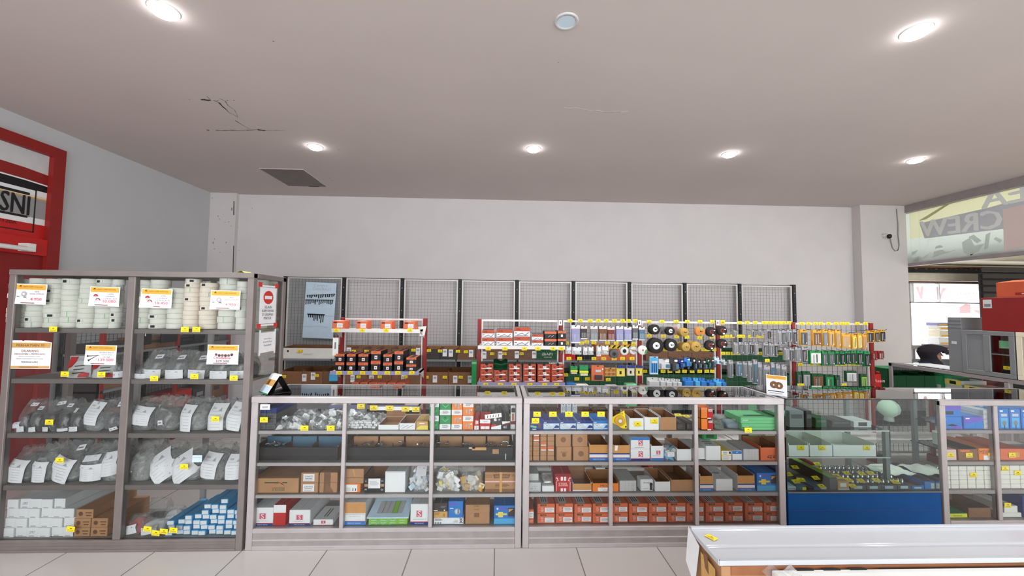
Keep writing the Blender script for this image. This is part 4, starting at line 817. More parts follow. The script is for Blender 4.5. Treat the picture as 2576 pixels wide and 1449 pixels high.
# ---- second shelf: the long dark trays
for i, (a, b, c) in enumerate(((641, 852, 'slate_blue'), (868, 1082, 'carton'), (1093, 1290, 'carton'))):
    xa = at(a, 1130, YF+.03)[0]; xb = at(b, 1130, YF+.03)[0]; w = xb-xa; zz = CS[2]; hh = .092
    t = thing('hardware_tray', ('long black drawer tray with blue dividers', 'long black drawer tray with brown card back, in the middle bay', 'long black drawer tray with chrome fittings and torn tape on its front')[i], 'tray', ((xa+xb)/2, YF+.02, zz))
    m = MB().box(-w/2, w/2, 0, .01, 0, hh*.35, 'black').box(-w/2, w/2, -.004, .01, hh*.35, hh, 'tray_dark').box(-w/2, w/2, .37, .38, 0, hh*1.25, 'kraft_brown').box(-w/2, -w/2+.01, .01, .37, 0, hh*1.1, 'kraft_brown').box(w/2-.01, w/2, .01, .37, 0, hh*1.1, 'kraft_brown').box(-w/2+.01, w/2-.01, .01, .37, 0, .006, 'charcoal')
    if i == 2: m.box(-w*.02, w*.16, -.006, -.004, hh*.78, hh*1.0, 'tan').box(w*.24, w*.32, -.006, -.004, hh*.5, hh*.85, 'carton').box(w*.40, w*.415, -.006, -.004, hh*.05, hh*.5, 'ink_soft').box(-w*.06, w*.02, -.006, -.004, hh*.9, hh, 'cream')
    m.build('tray_body', t)
    m = MB()
    for k in range(3): m.box(-w/2+.02+k*(w-.03)/3, -w/2+.02+(k+.93)*(w-.03)/3, .13, .14, .006, hh*1.4, c)
    for k in (1, 2): m.box(-w/2+.01+k*(w-.02)/3, -w/2+.016+k*(w-.02)/3, .01, .37, .006, hh*1.05, 'kraft_brown')
    m.build('divider', t)
    m = MB(); R = random.Random(30+i)
    for k in range(14):
        x = R.uniform(-.45, -.18 if i == 0 else .45)*w; a2 = R.uniform(0, 3)
        m.tube([(x, .05+R.uniform(0, .06), hh*R.uniform(.88, 1.02)), (x+.03*math.cos(a2), .05+R.uniform(0, .06), hh*R.uniform(.9, 1.08))], .006, 'silver', 6)
    if i == 2: m.tube([(w*.4+.03*math.cos(q*.4), .06, hh*.95+.03*math.sin(q*.4)) for q in range(9)], .005, 'silver', 6)
    s_o = m.build('steel_fittings', t); s_o['kind'] = 'stuff'
for i, (a, b, mt) in enumerate(((655, 700, 'grey'), (702, 748, 'light_grey'), (760, 830, 'kraft_brown'), (880, 960, 'kraft_brown'), (962, 1075, 'carton_dark'), (1110, 1180, 'charcoal'), (1190, 1280, 'black'))):
    B(2, a, b, 1099, ('grey', 'light grey', 'brown', 'brown', 'dark brown', 'charcoal', 'black')[i]+' box standing behind the trays, '+nth(i, 7), mt, [(.1, .6, .9, .9, 'kraft_brown' if i < 5 else 'ink_grey')], .03, dy=.405, group='boxes behind the trays')
# ---- third shelf
B(1, 637, 752, 1203, 'large brown carton with green bar and orange roof print', 'carton', [(.25, .66, .75, .74, 'dark_green'), ('p', [(.28, .40), (.45, .50), (.62, .80), (.70, .46), (.63, .66), (.58, .70)], 'orange'), ('t', .56, .34, .09, 'HARDWARE', 'dark_green', .28), ('t', .56, .21, .12, 'X RONIZ', 'dark_green', .28)], .36)
for i in range(2):
    B(1, 756, 800, 1226, 'brown box with white label, '+up(i, 2)+' of the pair beside the large carton', 'carton', [(.14, .14, .78, .86, 'paper'), ('t', .46, .62, .2, 'SUNHOKE', 'ink', .48), (.24, .4, .66, .46, 'ink_grey'), ('l', .2, .16, .7, .36, 2, 'ink_soft')], .34, stack=i > 0, hh=.0705, group='brown boxes with white labels')
for i in range(2):
    B(1, 803, 848, 1226, 'plain brown box with tape, '+up(i, 2)+' of the pair beside the left post', 'carton', [(.25, 0, .62, 1, 'kraft_brown')] + ([('t', .5, .65, .2, 'Bhan', 'ink_brown', .3)] if i else [('p', [(.4, 1), (.75, .3), (.8, .0), (.3, .0)], 'carton_dark')]), .34, stack=i > 0, hh=.0705, group='plain brown boxes')
B(1, 863, 907, 1217, 'orange box with white label under a brown box', 'orange_lite', [(0.02, .1, .82, .9, 'paper'), ('l', .1, .15, .5, .6, 4, 'ink_soft'), (.55, .2, .6, .5, 'ink'), (.7, .2, .75, .5, 'ink')], .3)
B(1, 865, 915, 1182, 'brown carton standing on the orange labelled box', 'carton', [(0, .38, 1, .42, 'carton_dark'), ('p', [(.42, .98), (.5, .98), (.6, .5), (.55, .5)], 'tan')], .3, stack=True, hh=.104)
B(1, 917, 967, 1203, 'open black and brown carton with a white sheet on its front', 'black', [(.2, .3, .8, .98, 'paper'), ('l', .26, .5, .74, .8, 4, 'ink_soft'), (.0, .42, .18, .60, 'carton'), (.82, .42, 1, .60, 'carton'), ('t', .9, .8, .1, 'M', 'paper', .14), ('t', .9, .2, .12, 'O', 'paper', .14), ('t', .08, .8, .1, 'C', 'paper', .12), ('t', .08, .22, .1, 'M', 'paper', .12)], .3, open_=1.3, flaps=('b', 'l', 'r'))
B(1, 969, 1020, 1186, 'tall plain white carton on the third shelf', 'white', [(.02, .955, .98, .965, 'ink_soft')], .3)
bag('clear bag of white sachets with a blank card in its mouth', 1026, 1080, 1182, CS[1], YF, .2, 240, ('white', 'pale_blue', 'white', 'silver'), [(.35, .68, .82, 1.0, .02)], 'clear_film', .72, filler='bits', group='bags of small parts')
bag('clear bag of white and yellow labelled sachets beside the middle post', 1092, 1152, 1182, CS[1], YF, .22, 241, ('white', 'paper', 'yellow', 'white', 'paper'), (), 'clear_film', .85, filler='bits', group='bags of small parts')
bag('clear bag of brass coloured bits before the printed brown carton', 1156, 1217, 1184, CS[1], YF, .2, 242, ('tan', 'cream', 'gold', 'light_grey'), (), 'clear_film', .68, filler='bits', group='bags of small parts')
B(1, 1220, 1297, 1188, 'brown carton with dark nameplate print and a pink line', 'carton', [('p', [(.3, .70), (.78, .70), (.84, .90), (.26, .90)], 'kraft_brown'), ('t', .55, .80, .12, 'BELLERING', 'carton', .42), (0, .74, .24, .76, 'kraft_brown'), (0, .80, .24, .82, 'kraft_brown'), (0, .86, .24, .88, 'kraft_brown'), (.86, .80, 1, .82, 'kraft_brown'), (.86, .86, 1, .88, 'kraft_brown'), (0, .5, 1, .56, 'faded_print'), ('t', .55, .62, .05, '2 PCS', 'kraft_brown', .3), ('l', .34, .24, .8, .44, 3, 'kraft_brown'), (0, 0, 1, .16, 'carton_dark'), (.48, 0, .56, 1, 'tan')], .36)
# ---- bottom shelf
B(0, 635, 688, 1277, 'white box with red S mark at the left end of the bottom shelf', 'white', SLOGO, .3)
B(0, 689, 720, 1270, 'red and white box between two white S mark boxes', 'red', [(0, .62, 1, 1, 'paper'), ('t', .45, .42, .06, 'KY', 'rack_red', .2)], .3)
B(0, 728, 781, 1283, 'white box with red S mark beside the red and white box', 'white', SLOGO, .34)
B(0, 788, 838, 1307, 'small white box with red S mark and open lid', 'white', [(.40, .3, .62, .8, 'pink_red'), ('t', .51, .55, .4, 'S', 'paper', .16), (0, 0, 1, .06, 'pink_red')], .2, top=[(.4, .2, .46, .8, 'ink_grey'), (.54, .2, .6, .8, 'ink_grey')])
B(0, 865, 920, 1264, 'ochre, white and blue open carton on the bottom shelf', 'white', [(0, .52, 1, 1, 'ochre'), ('t', .5, .38, .04, 'Quality adhesive per 12', 'ink_grey', .8), (0, 0, 1, .16, 'blue'), (0, .16, 1, .18, 'pink_red'), ('t', .5, .08, .06, 'MADE IN TAIWAN', 'pale_blue', .6), (.03, .47, .97, .5, 'light_grey')], .3)
tk = [('p', [(-.0+.17*k, .0), (.05+.17*k, .0), (.22+.17*k, .95), (.17+.17*k, .95)], 'mint') for k in range(4)]+[('t', .14+.24*k, .3+.35*q, .14, 'TEKIRO', 'paper', .22) for k in range(4) for q in range(2)]
B(0, 927, 1025, 1303, 'lime green carton printed with repeated white words under a grey lid', 'lime', tk, .34)
xa, xb = at(924, 1302, YF)[0], at(1029, 1302, YF)[0]; w = xb-xa
m = MB().add([(-w/2, -.012, -.004), (w/2, -.012, -.004), (w/2-.02, .3, .10), (-w/2+.03, .3, .10), (-w/2, -.012, .004), (w/2, -.012, .004), (w/2-.02, .3, .106), (-w/2+.03, .3, .106)], [(0, 3, 2, 1), (4, 5, 6, 7), (0, 1, 5, 4), (1, 2, 6, 5), (2, 3, 7, 6), (3, 0, 4, 7)], 'pale_blue')
for k in range(5): m.face([(-w*.3+k*w*.12, .02, .0165), (-w*.3+k*w*.12+.04, .02, .0165), (-w*.28+k*w*.12+.04, .13, .0525), (-w*.28+k*w*.12, .13, .0525)], 'lime' if k == 3 else 'ink_soft')
tag(m.build('carton_lid', None, ((xa+xb)/2, YF, LAST['z']+.006)), 'grey printed lid lying aslant on the lime green carton', 'lid')  # the lime carton's grey lid, tipped up towards the back
B(0, 1033, 1078, 1268, 'white box with red S mark beside the lime green carton', 'white', SLOGO, .3)
B(0, 1091, 1166, 1303, 'white boxed power tool with a plug picture under two small boxes', 'white', [('l', .04, .55, .3, .95, 4, 'ink'), ('p', [(.62, .3), (.72, .66), (.8, .62), (.84, .3), (.74, .22)], 'light_grey'), ('c', .92, .6, .045, 'ink'), ('c', .92, .62, .02, 'paper'), (.86, .22, .98, .34, 'ink_brown'), ('c', .07, .22, .03, 'ink_grey'), ('c', .15, .22, .03, 'ink_grey'), ('c', .23, .22, .03, 'ink_grey'), (.86, .84, .97, .92, 'ink'), (0, 0, 1, .04, 'royal')], .3)
zt_ = LAST['z']
B(0, 1128, 1165, 1261, 'blue boxed lamp standing on the white boxed power tool', 'blue', [(.05, .78, .55, .9, 'violet'), ('c', .62, .38, .2, 'ink_soft'), ('c', .62, .38, .14, 'pale_blue'), ('p', [(.62, .2), (.74, .3), (.72, .5), (.64, .56)], 'ink_grey'), (.12, .55, .35, .6, 'pale_blue')], .22, stack=True)
LAST['z'] = zt_
B(0, 1091, 1126, 1287, 'small tan box on the white boxed power tool', 'tan', [('l', .05, .55, .45, .9, 3, 'ink_brown'), (.7, .2, .73, .7, 'ink_brown'), (.78, .2, .81, .7, 'ink_brown')], .2, stack=True, hh=.044)
B(0, 1091, 1126, 1269, 'black box lying on top of the small tan box', 'charcoal', [('l', .5, .4, .9, .7, 2, 'ink_grey'), ('c', .78, .15, .05, 'paper'), (.0, .1, .3, .18, 'paper')], .22, stack=True, hh=.06)
B(0, 1171, 1232, 1270, 'brown carton with handwritten marker word between two blue boxes', 'carton', [('t', .46, .93, .09, 'JHEK', 'ink_brown', .32), ('t', .46, .76, .07, 'mata', 'ink_brown', .2), (.36, .35, .58, .58, 'carton_dark'), (0, .58, 1, .585, 'carton_dark')], .3)
BLUEB = [(.12, .82, .6, .9, 'violet'), (.12, .78, .2, .88, 'paper'), (.66, .40, 1, .88, 'charcoal'), ('p', [(.68, .62), (.9, .82), (.68, .82)], 'tan'), (.08, .48, .6, .58, 'yellow_soft'), (.2, .36, .42, .66, 'yellow_soft'), (0, 0, 1, .3, 'sky')]
B(0, 1243, 1297, 1272, 'blue box with yellow cross print at the right end of the bottom shelf', 'blue', BLUEB, .3)
# ---- counter two, top shelf
B(3, 1328, 1366, 1052, 'navy box with a tool picture at the left end of the second counter', 'royal', [('p', [(.15, .25), (.55, .15), (.6, .3), (.2, .4)], 'mint'), ('p', [(.2, .5), (.7, .5), (.7, .6), (.2, .6)], 'ochre'), (.7, .15, .85, .6, 'kraft_brown'), (.3, .02, .55, .08, 'paper')], .25)
for i, (a, b) in enumerate(((1367, 1407), (1409, 1449), (1451, 1491), (1493, 1533))):
    c = 'blue' if i == 3 else 'royal'
    B(3, a, b, 1059, 'pale box with round emblem and blue corner, '+nth(i, 4)+' of the row', {'': 'pale_blue', 'u': c}, [(0, .72, 1, 1, c), (.04, .78, .2, .86, 'paper'), (0, 0, 1, .08, c), ('c', .22, .48, .13, 'ink_soft'), ('c', .22, .48, .11, 'white'), ('t', .22, .48, .2, 'TK', 'ink', .16), ('p', [(.3, .3), (.5, .36), (.62, .12), (.5, .06)], 'light_grey'), ('p', [(.6, .1), (.98, .1), (.98, .45), (.8, .55), (.72, .4)], c), (.66, .12, .98, .2, 'paper'), (.08, .04, .28, .12, 'sky'), (.42, .52, .62, .64, 'paper')], .22, group='pale boxes with emblem')
for i, (a, b) in enumerate(((1332, 1372), (1374, 1408), (1454, 1494), (1496, 1534), (1548, 1590), (1594, 1650))):
    B(3, a, b, 1035, 'brown parts bin behind the top shelf goods, '+nth(i, 6), 'carton_dark', (), .12, dy=.3, open_=1.2, group='brown parts bins', inner='kraft_brown')
for i, a in enumerate((1411, 1425, 1440)):
    hang('white carded pack hanging above the pale boxes, '+nth(i, 3), a, 1016, a+12, 1048, YF+.24, 'plastic_white', [(.2, .5, .8, .8, 'light_grey', .01), (.15, .1, .85, .35, 'ink_soft')], group='white carded packs')
m = MB(); xa, Zq = at(1541, 1037, YF+.03); xb, Zb = at(1578, 1085, YF+.03); w, hh = xb-xa, Zq-Zb
m.add([(-w*.5, 0, hh*.6), (w*.3, 0, hh*.95), (w*.5, 0, 0), (w*.2, 0, 0), (-w*.5, 0, hh*.3), (-w*.5, .004, hh*.6), (w*.3, .004, hh*.95), (w*.5, .004, 0), (w*.2, .004, 0), (-w*.5, .004, hh*.3)], [(4, 3, 2, 1, 0), (5, 6, 7, 8, 9), (0, 1, 6, 5), (1, 2, 7, 6), (2, 3, 8, 7), (3, 4, 9, 8), (4, 0, 5, 9)], 'yellow')
m.lathe((-w*.02, -.012, hh*.42), [(w*.36, .012), (w*.36, .002), (w*.32, 0), (w*.15, 0), (w*.15, -.003), (0, -.003)], 'gold', 'y', 20).disc((-w*.02, -.0156, hh*.42), w*.12, 'plastic_white').disc((w*.4, -.001, hh*.1), w*.06, 'ink').text('MEASURE', (w*.02, -.001, hh*.78), hh*.06, 'ink', w*.4)
tag(m.build('tape_measure_pack', None, ((xa+xb)/2, YF+.03, CS[3]+.001)), 'yellow carded pack with a round dial beside the left post of the second counter', 'pack')
B(3, 1583, 1619, 1052, 'open white box with a yellow tag, left of the pair on the top shelf', 'white', (), .25, open_=1.15)
B(3, 1621, 1657, 1050, 'open white box with rounded white lids inside, right of the pair on the top shelf', 'white', (), .25, open_=1.15)
m = MB()
for k in range(3): m.lathe((.045*k-.05, .02+.03*k, 0), [(0, .014), (.03, .012), (.042, .004), (.044, 0)], 'white', 'z', 18)
X, Zq = at(1640, 1049, YF+.08); o = m.build('round_lids', None, (X, YF+.08, Zq-.012)); o.rotation_euler = (-.5, 0, 0); tag(o, 'white rounded lids sticking out of the open white box', 'lids')  # three white rounded lids in the open box
B(3, 1661, 1701, 1050, 'open brown box with its front flap hanging over the shelf edge', {'': 'white', 'f': 'carton'}, [(0, .52, 1, .525, 'carton_dark')], .25, open_=1.2)
for i, (a, b) in enumerate(((1702, 1725), (1727, 1749))): B(3, a, b, 1064, 'dark grey box, '+('left' if i == 0 else 'right')+' of the pair before the middle post', 'charcoal', [('l', .1, .2, .7, .8, 3, 'dark_grey')], .25, group='dark grey boxes')
for i in range(2):
    xa, xb = at(1763, 1089, YF)[0], at(1794, 1089, YF)[0]; w = xb-xa; hh = .082
    t = thing('parts_bin', 'orange plastic parts bin with red front, '+up(i, 2)+' of two stacked by the right post', 'bin', ((xa+xb)/2, YF, CS[3]+.0006+i*(hh+.001)), 0, 'orange parts bins')
    MB().box(-w/2, w/2, .1, .104, 0, hh, 'orange_lite').box(-w/2, -w/2+.004, 0, .1, 0, hh, 'orange_lite').box(w/2-.004, w/2, 0, .1, 0, hh*.9, 'orange_lite').box(-w/2, w/2, 0, .1, 0, .004, 'orange_lite').box(-w/2, w*.05, 0, .004, 0, hh, 'orange_lite').build('bin_body', t)
    MB().cbox(w*.05, w/2, -.006, .004, 0, hh*.85, 'red', .004).box(w*.1, w*.42, -.007, -.006, hh*.66, hh*.86, 'paper').box(0, w*.3, -.008, -.006, 0, hh*.1, 'paper').text('KENMAS', (w*.26, -.008, hh*.76), hh*.1, 'ink', w*.25).build('bin_front', t)
for i, (a, b, yt, dd, mt) in enumerate(((1798, 1826, 1062, .0, 'grey_film'), (1828, 1866, 1058, .02, 'grey_film'), (1806, 1850, 1046, .16, 'clear_film'))):
    bag('tool in a plastic sleeve lying beside the orange bins, '+('left', 'right', 'rear')[i], a, b, yt, CS[3], YF+dd, .14, 260+i, ('dark_green', 'slate_blue', 'steel_grey')[i], (), mt, .8, group='sleeved tools')
for i, (a, b, yt) in enumerate(((1866, 1955, 1073), (1864, 1954, 1056))):
    B(3, a, b, 1073, 'mint green tool case, '+up(i, 2)+' of two at the right end of the top shelf', 'mint', [(.0, .45, 1, .5, 'green'), (.05, .5, .2, .6, 'pale_mint')], .3, stack=i > 0, hh=.046, group='mint green tool cases', top=[(.2, .2, .8, .35, 'dark_green')])
X, Zq = at(1934, 1021, YF+.2); tag(MB().grid(lambda u, v: ((u-.5)*.11, -.02*math.cos((u-.5)*3), v*.03+.012*u), 8, 2, 'plastic_white').build('white_sleeve', None, (X, YF+.2, Zq-.02)), 'white plastic sleeve hanging under the glass at the right end', 'sleeve')
for i, px in enumerate((1351, 1391, 1431, 1472, 1512)): tg2(px, 1042, 'on the glass above the pale boxes, '+nth(i, 5))
for px, py, l in ((1347, 1058, 'over the navy box with a tool picture'), (1604, 1067, 'on the left open white box'), (1646, 1060, 'on the right open white box'), (1882, 1082, 'on the sleeved tools before the mint green cases')): tg2(px, py, l, YF-.003 if px in (1604, 1646) else None)
for px, py, l in ((1706, 1044, 'lying flat, left of the pair behind the dark grey boxes'), (1726, 1047, 'lying flat, right of the pair behind the dark grey boxes'), (1846, 1051, 'lying flat behind the sleeved tools'), (1903, 1048, 'lying flat on the mint green cases')): tg2(px, py, l, YF+.2, rx=-1.2)
# ---- counter two, second shelf
cols = ((1329, 1339), (1341, 1357), (1359, 1375), (1377, 1394))
for c, (a, b) in enumerate(cols):
    for i in range(6):
        lb = (c, i) in ((1, 5), (1, 4), (2, 3), (2, 2), (3, 2))
        B(2, a, b, 1157, 'small brown box'+(' with orange label' if lb else '')+', '+up(i, 6)+' in stack '+nth(c, 4), 'carton', [(.1, .1, .9, .3, 'paper'), (.1, .3, .9, .92, 'orange'), ('t', .5, .6, .25, 'CMK', 'carton', .5)] if lb else (), .3, stack=i > 0, hh=.0345, group='small brown boxes', name='small_box')
for i, (a, b, q, c) in enumerate(((1400, 1438, 0, 'left'), (1398, 1436, 1, 'left'), (1442, 1481, 0, 'right'), (1440, 1478, 1, 'right'))):
    B(2, a, b, 1140, 'square brown box, '+up(q, 2)+' '+c+' of the block of four', 'carton', [('t', .5, .6, .12, 'KING', 'ink_brown', .4), ('c', .5, .42, .14, 'carton_dark')] if i == 0 else [('c', .5, .5, .18, 'carton_dark')], .3, stack=q > 0, hh=.1005, group='square brown boxes')
B(2, 1483, 1531, 1119, 'ochre carton with blue band, left of the left post on the second shelf', {'': 'white', 'f': 'ochre'}, OCHRE, .3, open_=1.12)
B(2, 1542, 1584, 1120, 'ochre carton with blue band and hooks inside, right of the left post', {'': 'white', 'f': 'ochre'}, OCHRE+[('p', [(.1, .66), (.26, .64), (.3, .98), (.12, .98)], 'paper')], .3, open_=1.05)
S2 = [(.40, .3, .62, .8, 'pink_red'), ('t', .51, .55, .42, 'S', 'paper', .15), ('l', .2, .08, .8, .2, 1, 'ink_soft')]
for i in range(2): B(2, 1587, 1635, 1140, 'white box with red S mark, '+up(i, 2)+' of the stacked pair in the second counter', 'white', S2+([(0, .78, 1, 1, 'blue')] if i else [(0, 0, 1, .16, 'royal'), (0, .16, 1, .2, 'pink_red')]), .3, stack=i > 0, hh=.083, group='white boxes with red S mark')
B(2, 1638, 1669, 1122, 'white box with red S mark and open top beside the stacked pair', 'white', [(.42, .42, .75, .68, 'pink_red'), ('t', .58, .55, .2, 'S', 'paper', .2), (0, 0, 1, .15, 'blue'), (0, .15, 1, .18, 'pink_red'), ('l', .1, .3, .9, .36, 1, 'ink_soft')], .3, open_=1.15)
bag('blister bag with blue and red card between white boxes', 1671, 1701, 1124, CS[2], YF, .12, 270, ('slate_blue', 'sky', 'rack_red', 'light_grey'), [(.25, .3, .85, .62, 0)], 'clear_film', .85, filler='bits')
B(2, 1703, 1739, 1130, 'open plain white box before the right post on the second shelf', 'white', (), .3, open_=1.15)
B(2, 1740, 1773, 1127, 'plain white box half hidden behind the right post', 'white', (), .28, dy=.02)
B(2, 1776, 1813, 1122, 'plain white box with handwriting on its top, right of the right post', 'white', (), .3, top=[('l', .2, .2, .8, .6, 2, 'ink_grey')])
X, Zq = at(1783, 1117, YF+.16); tag(MB().cbox(-.06, .06, 0, .1, 0, .05, 'green', .008).box(-.03, .03, -.002, 0, .014, .04, 'dark_green').cbox(-.066, .066, -.004, .104, .045, .056, 'green', .003).build('green_crate', None, (X, YF+.14, LAST['z'])), 'small green plastic crate on top of a white box', 'crate')
B(2, 1815, 1840, 1134, 'yellow and white box with black arrow print', 'yellow_soft', [(.03, .58, .97, .98, 'paper'), ('l', .15, .62, .6, .92, 3, 'ink_grey'), (.75, .68, .92, .92, 'ink'), (.05, .06, .95, .5, 'paper'), ('l', .1, .1, .8, .46, 3, 'ink_soft')], .25)
B(2, 1841, 1867, 1134, 'white box with blue header and blue border', 'white', [(.06, .68, .94, .96, 'blue'), (.0, .02, .06, .98, 'lilac'), (.94, .02, 1, .98, 'lilac'), (.06, .02, .94, .08, 'lilac'), ('p', [(.4, .76), (.6, .82), (.56, .9), (.42, .86)], 'pale_blue')], .25)
PAT = [('p', [(.08+.2*(k % 5), .08+.2*(k//5)), (.11+.2*(k % 5), .08+.2*(k//5)), (.2+.2*(k % 5)-.02, .2+.2*(k//5)), (.16+.2*(k % 5)-.02, .2+.2*(k//5))], 'ink_soft') for k in range(22) if (k*7) % 5]
B(2, 1870, 1909, 1130, 'pale patterned box beside the orange carton on the second shelf', 'light_grey', PAT, .3)
B(2, 1913, 1959, 1126, 'open orange carton with a black oval mark at the right end', 'orange', [('c', .55, .25, .07, 'ink'), (.36, .22, .78, .30, 'ink'), ('t', .57, .26, .06, 'TEMPO', 'paper', .34), (.38, .38, .84, .41, 'rack_red'), ('t', .5, .7, .05, 'FY', 'rack_red', .1)], .3, open_=1.2)
# ---- counter two, third shelf
B(1, 1328, 1361, 1214, 'white patterned box with black writing at the left end of the third shelf', 'light_grey', PAT[:14]+[('t', .5, .58, .07, 'AN ISI 200', 'ink_grey', .6), ('t', .42, .36, .1, '#10 - 30', 'ink', .7), ('t', .6, .16, .07, 'PUTIH 0.5', 'ink_grey', .5)], .22)
B(1, 1328, 1355, 1199, 'plain grey white box on top of the patterned box', 'light_grey', (), .18, stack=True, dy=.03, hh=.05)
B(1, 1364, 1394, 1222, 'small plain white box with a clear bag on top', 'white', [('c', .93, .88, .02, 'ink_grey')], .2)
bag('crumpled clear bag on the small white box', 1364, 1394, 1196, LAST['z'], YF+.02, .12, 280, 'silver', (), 'clear_film', .5)
B(1, 1397, 1437, 1192, 'bright red carton with white bars and the word STEEL', 'red', [(.34, .62, .48, .84, 'paper'), (.54, .62, .68, .84, 'paper'), ('t', .5, .44, .12, 'STEEL', 'paper', .78), (.2, .32, .8, .35, 'faded_print'), (.34, .02, .48, .2, 'paper'), (.54, .02, .68, .2, 'paper'), ('p', [(.02, .8), (.14, .78), (.2, .62), (.06, .58), (.08, .62), (.15, .64), (.11, .74), (.02, .76)], 'paper'), ('p', [(.98, .8), (.86, .78), (.8, .62), (.94, .58), (.92, .62), (.85, .64), (.89, .74), (.98, .76)], 'paper'), (.05, .02, .09, .56, 'faded_print'), (.91, .02, .95, .56, 'faded_print'), (0, .86, 1, 1, 'deep_red')], .3)
B(1, 1441, 1488, 1217, 'open ochre carton with white and blue foot between the red and orange cartons', {'': 'white', 'f': 'ochre'}, [(0, 0, 1, .06, 'royal'), (0, .06, 1, .2, 'paper')], .3, open_=1.35, flaps=('b', 'l'))
B(1, 1491, 1556, 1216, 'open orange carton with big black MEVAL lettering', 'orange_lite', [('t', .51, .72, .26, 'MEVAL', 'ink', .74), (.2, .04, .78, .48, 'paper'), ('t', .42, .33, .09, 'Pennable', 'ink_grey', .3), ('l', .38, .1, .7, .24, 1, 'ink_soft')], .32, open_=1.25)
X, Zq = at(1522, 1213, YF+.1); tag(MB().cbox(-.07, .06, 0, .12, 0, .012, 'pale_mint').cbox(-.02, .05, .02, .1, .012, .02, 'ink_soft').cbox(.0, .06, -.01, .0, .006, .012, 'ink').build('wrapped_goods', None, (X, YF+.1, CS[1]+.12)), 'pale wrapped goods lying inside the orange carton with black lettering', 'goods')
B(1, 1559, 1601, 1209, 'white patterned upright box with vertical black letters', 'light_grey', PAT+[('t', .8, .7-.11*k, .07, c, 'ink', .1) for k, c in enumerate('JoY GooD') if c != ' '], .3)
X, Zq = at(1628, 1250, YF)
m = MB().cbox(-.048, .048, 0, .08, 0, .085, 'white', .006).text('Energic', (0, -.002, .062), .014, 'ink', .07).disc((.03, -.002, .05), .012, 'ink').box(.02, .04, -.002, -.001, .01, .05, 'charcoal').box(-.03, .01, -.002, -.001, .02, .024, 'ink_soft')
o = m.build('lamp_box', None, (X, YF, CS[1]+.001), .05); tag(o, 'small white lamp box in a plastic sleeve leaning beside the patterned box', 'box')
B(1, 1648, 1686, 1212, 'open white box next to the wide open brown box', 'white', (), .3, open_=1.2)
B(1, 1688, 1745, 1207, 'wide open brown box before the right post on the third shelf', 'carton', [(0, .06, 1, .065, 'carton_dark')], .34, open_=1.2, inner='carton_dark')
B(1, 1761, 1794, 1198, 'ochre carton with blue band, right of the right post on the third shelf', {'': 'white', 'f': 'ochre'}, OCHRE, .3, open_=1.25)
B(1, 1801, 1843, 1205, 'white box with sloping top between two ochre cartons', 'white', (), .3, top=[('l', .3, .4, .7, .6, 2, 'ink_grey')])
B(1, 1855, 1898, 1197, 'ochre carton with blue band beside the tall blue box', {'': 'white', 'f': 'ochre'}, OCHRE, .3, open_=1.2)
B(1, 1904, 1957, 1190, 'tall blue box with yellow print at the right end of the third shelf', 'blue', BLUEB, .32)
# ---- counter two, bottom shelf: orange boxes in two layers
B(0, 1328, 1343, 1282, 'orange box standing on end at the left of the orange rows', 'orange', [(.2, .4, .95, .85, 'paper'), ('l', .3, .45, .85, .8, 3, 'ink_soft'), ('l', .3, .1, .8, .25, 2, 'faded_print')], .3, group='orange boxes of the bottom shelf')
ORF = [(.16, .78, .5, .95, 'charcoal'), ('t', .35, .865, .11, 'CMK', 'tan', .22), (.42, .14, .94, .62, 'paper'), ('l', .5, .2, .9, .58, 3, 'ink_soft'), ('l', .2, .2, .36, .66, 4, 'faded_print')]
ORT = [(.18, .03, .62, .97, 'light_grey'), (.25, .1, .3, .6, 'ink'), (.36, .1, .41, .7, 'ink'), (.48, .1, .53, .6, 'ink')]
oc = ((1352, 1396), (1398, 1442), (1445, 1489), (1491, 1536), (1540, 1580), (1583, 1630), (1633, 1678), (1681, 1726), (1728, 1772), (1776, 1821), (1825, 1870), (1875, 1920), (1922, 1961))
for c, (a, b) in enumerate(oc):
    for i in range(2):
        B(0, a, b, 1306, 'orange box with white label, '+up(i, 2)+' layer, '+nth(c, 13)+' along the orange rows', 'orange', ORF, .34, stack=i > 0, dy=.004*((c+i) % 3), hh=.0675 if i == 0 else .0685, group='orange boxes of the bottom shelf', top=ORT, rz=.015*(((c*5+i*3) % 5)-2)/2, name='orange_box')
# ------------------------------------------------------------------ wire mesh panels and shelving along the back wall
YM = 6.34
def mesh_wires(m, x0, x1, z0, z1, y, mat='wire', step=.05, r=.0011):
    n = int(round((x1-x0)/step)); k = int(round((z1-z0)/step))
    for i in range(1, n): x = x0+(x1-x0)*i/n; m.box(x-r, x+r, y-r, y+r, z0, z1, mat)
    for i in range(1, k): z = z0+(z1-z0)*i/k; m.box(x0, x1, y-3*r, y-r, z-r, z+r, mat)
    return m
PB = [-3.322+.9065*i for i in range(10)]
ws = thing('wall_shelving', 'long run of black slotted posts and shelves along the back wall', 'shelving', (0, YM, 0))
for i, x in enumerate(PB):
    m = MB().cbox(x-.027, x+.027, -.03, .04, 0, 2.17-.002*i, 'navy_black', .004)
    for k in range(38): m.box(x-.006, x+.006, -.0306, -.03, .25+k*.05, .268+k*.05, 'charcoal' if k % 7 else 'grey')
    m.build('post', ws)
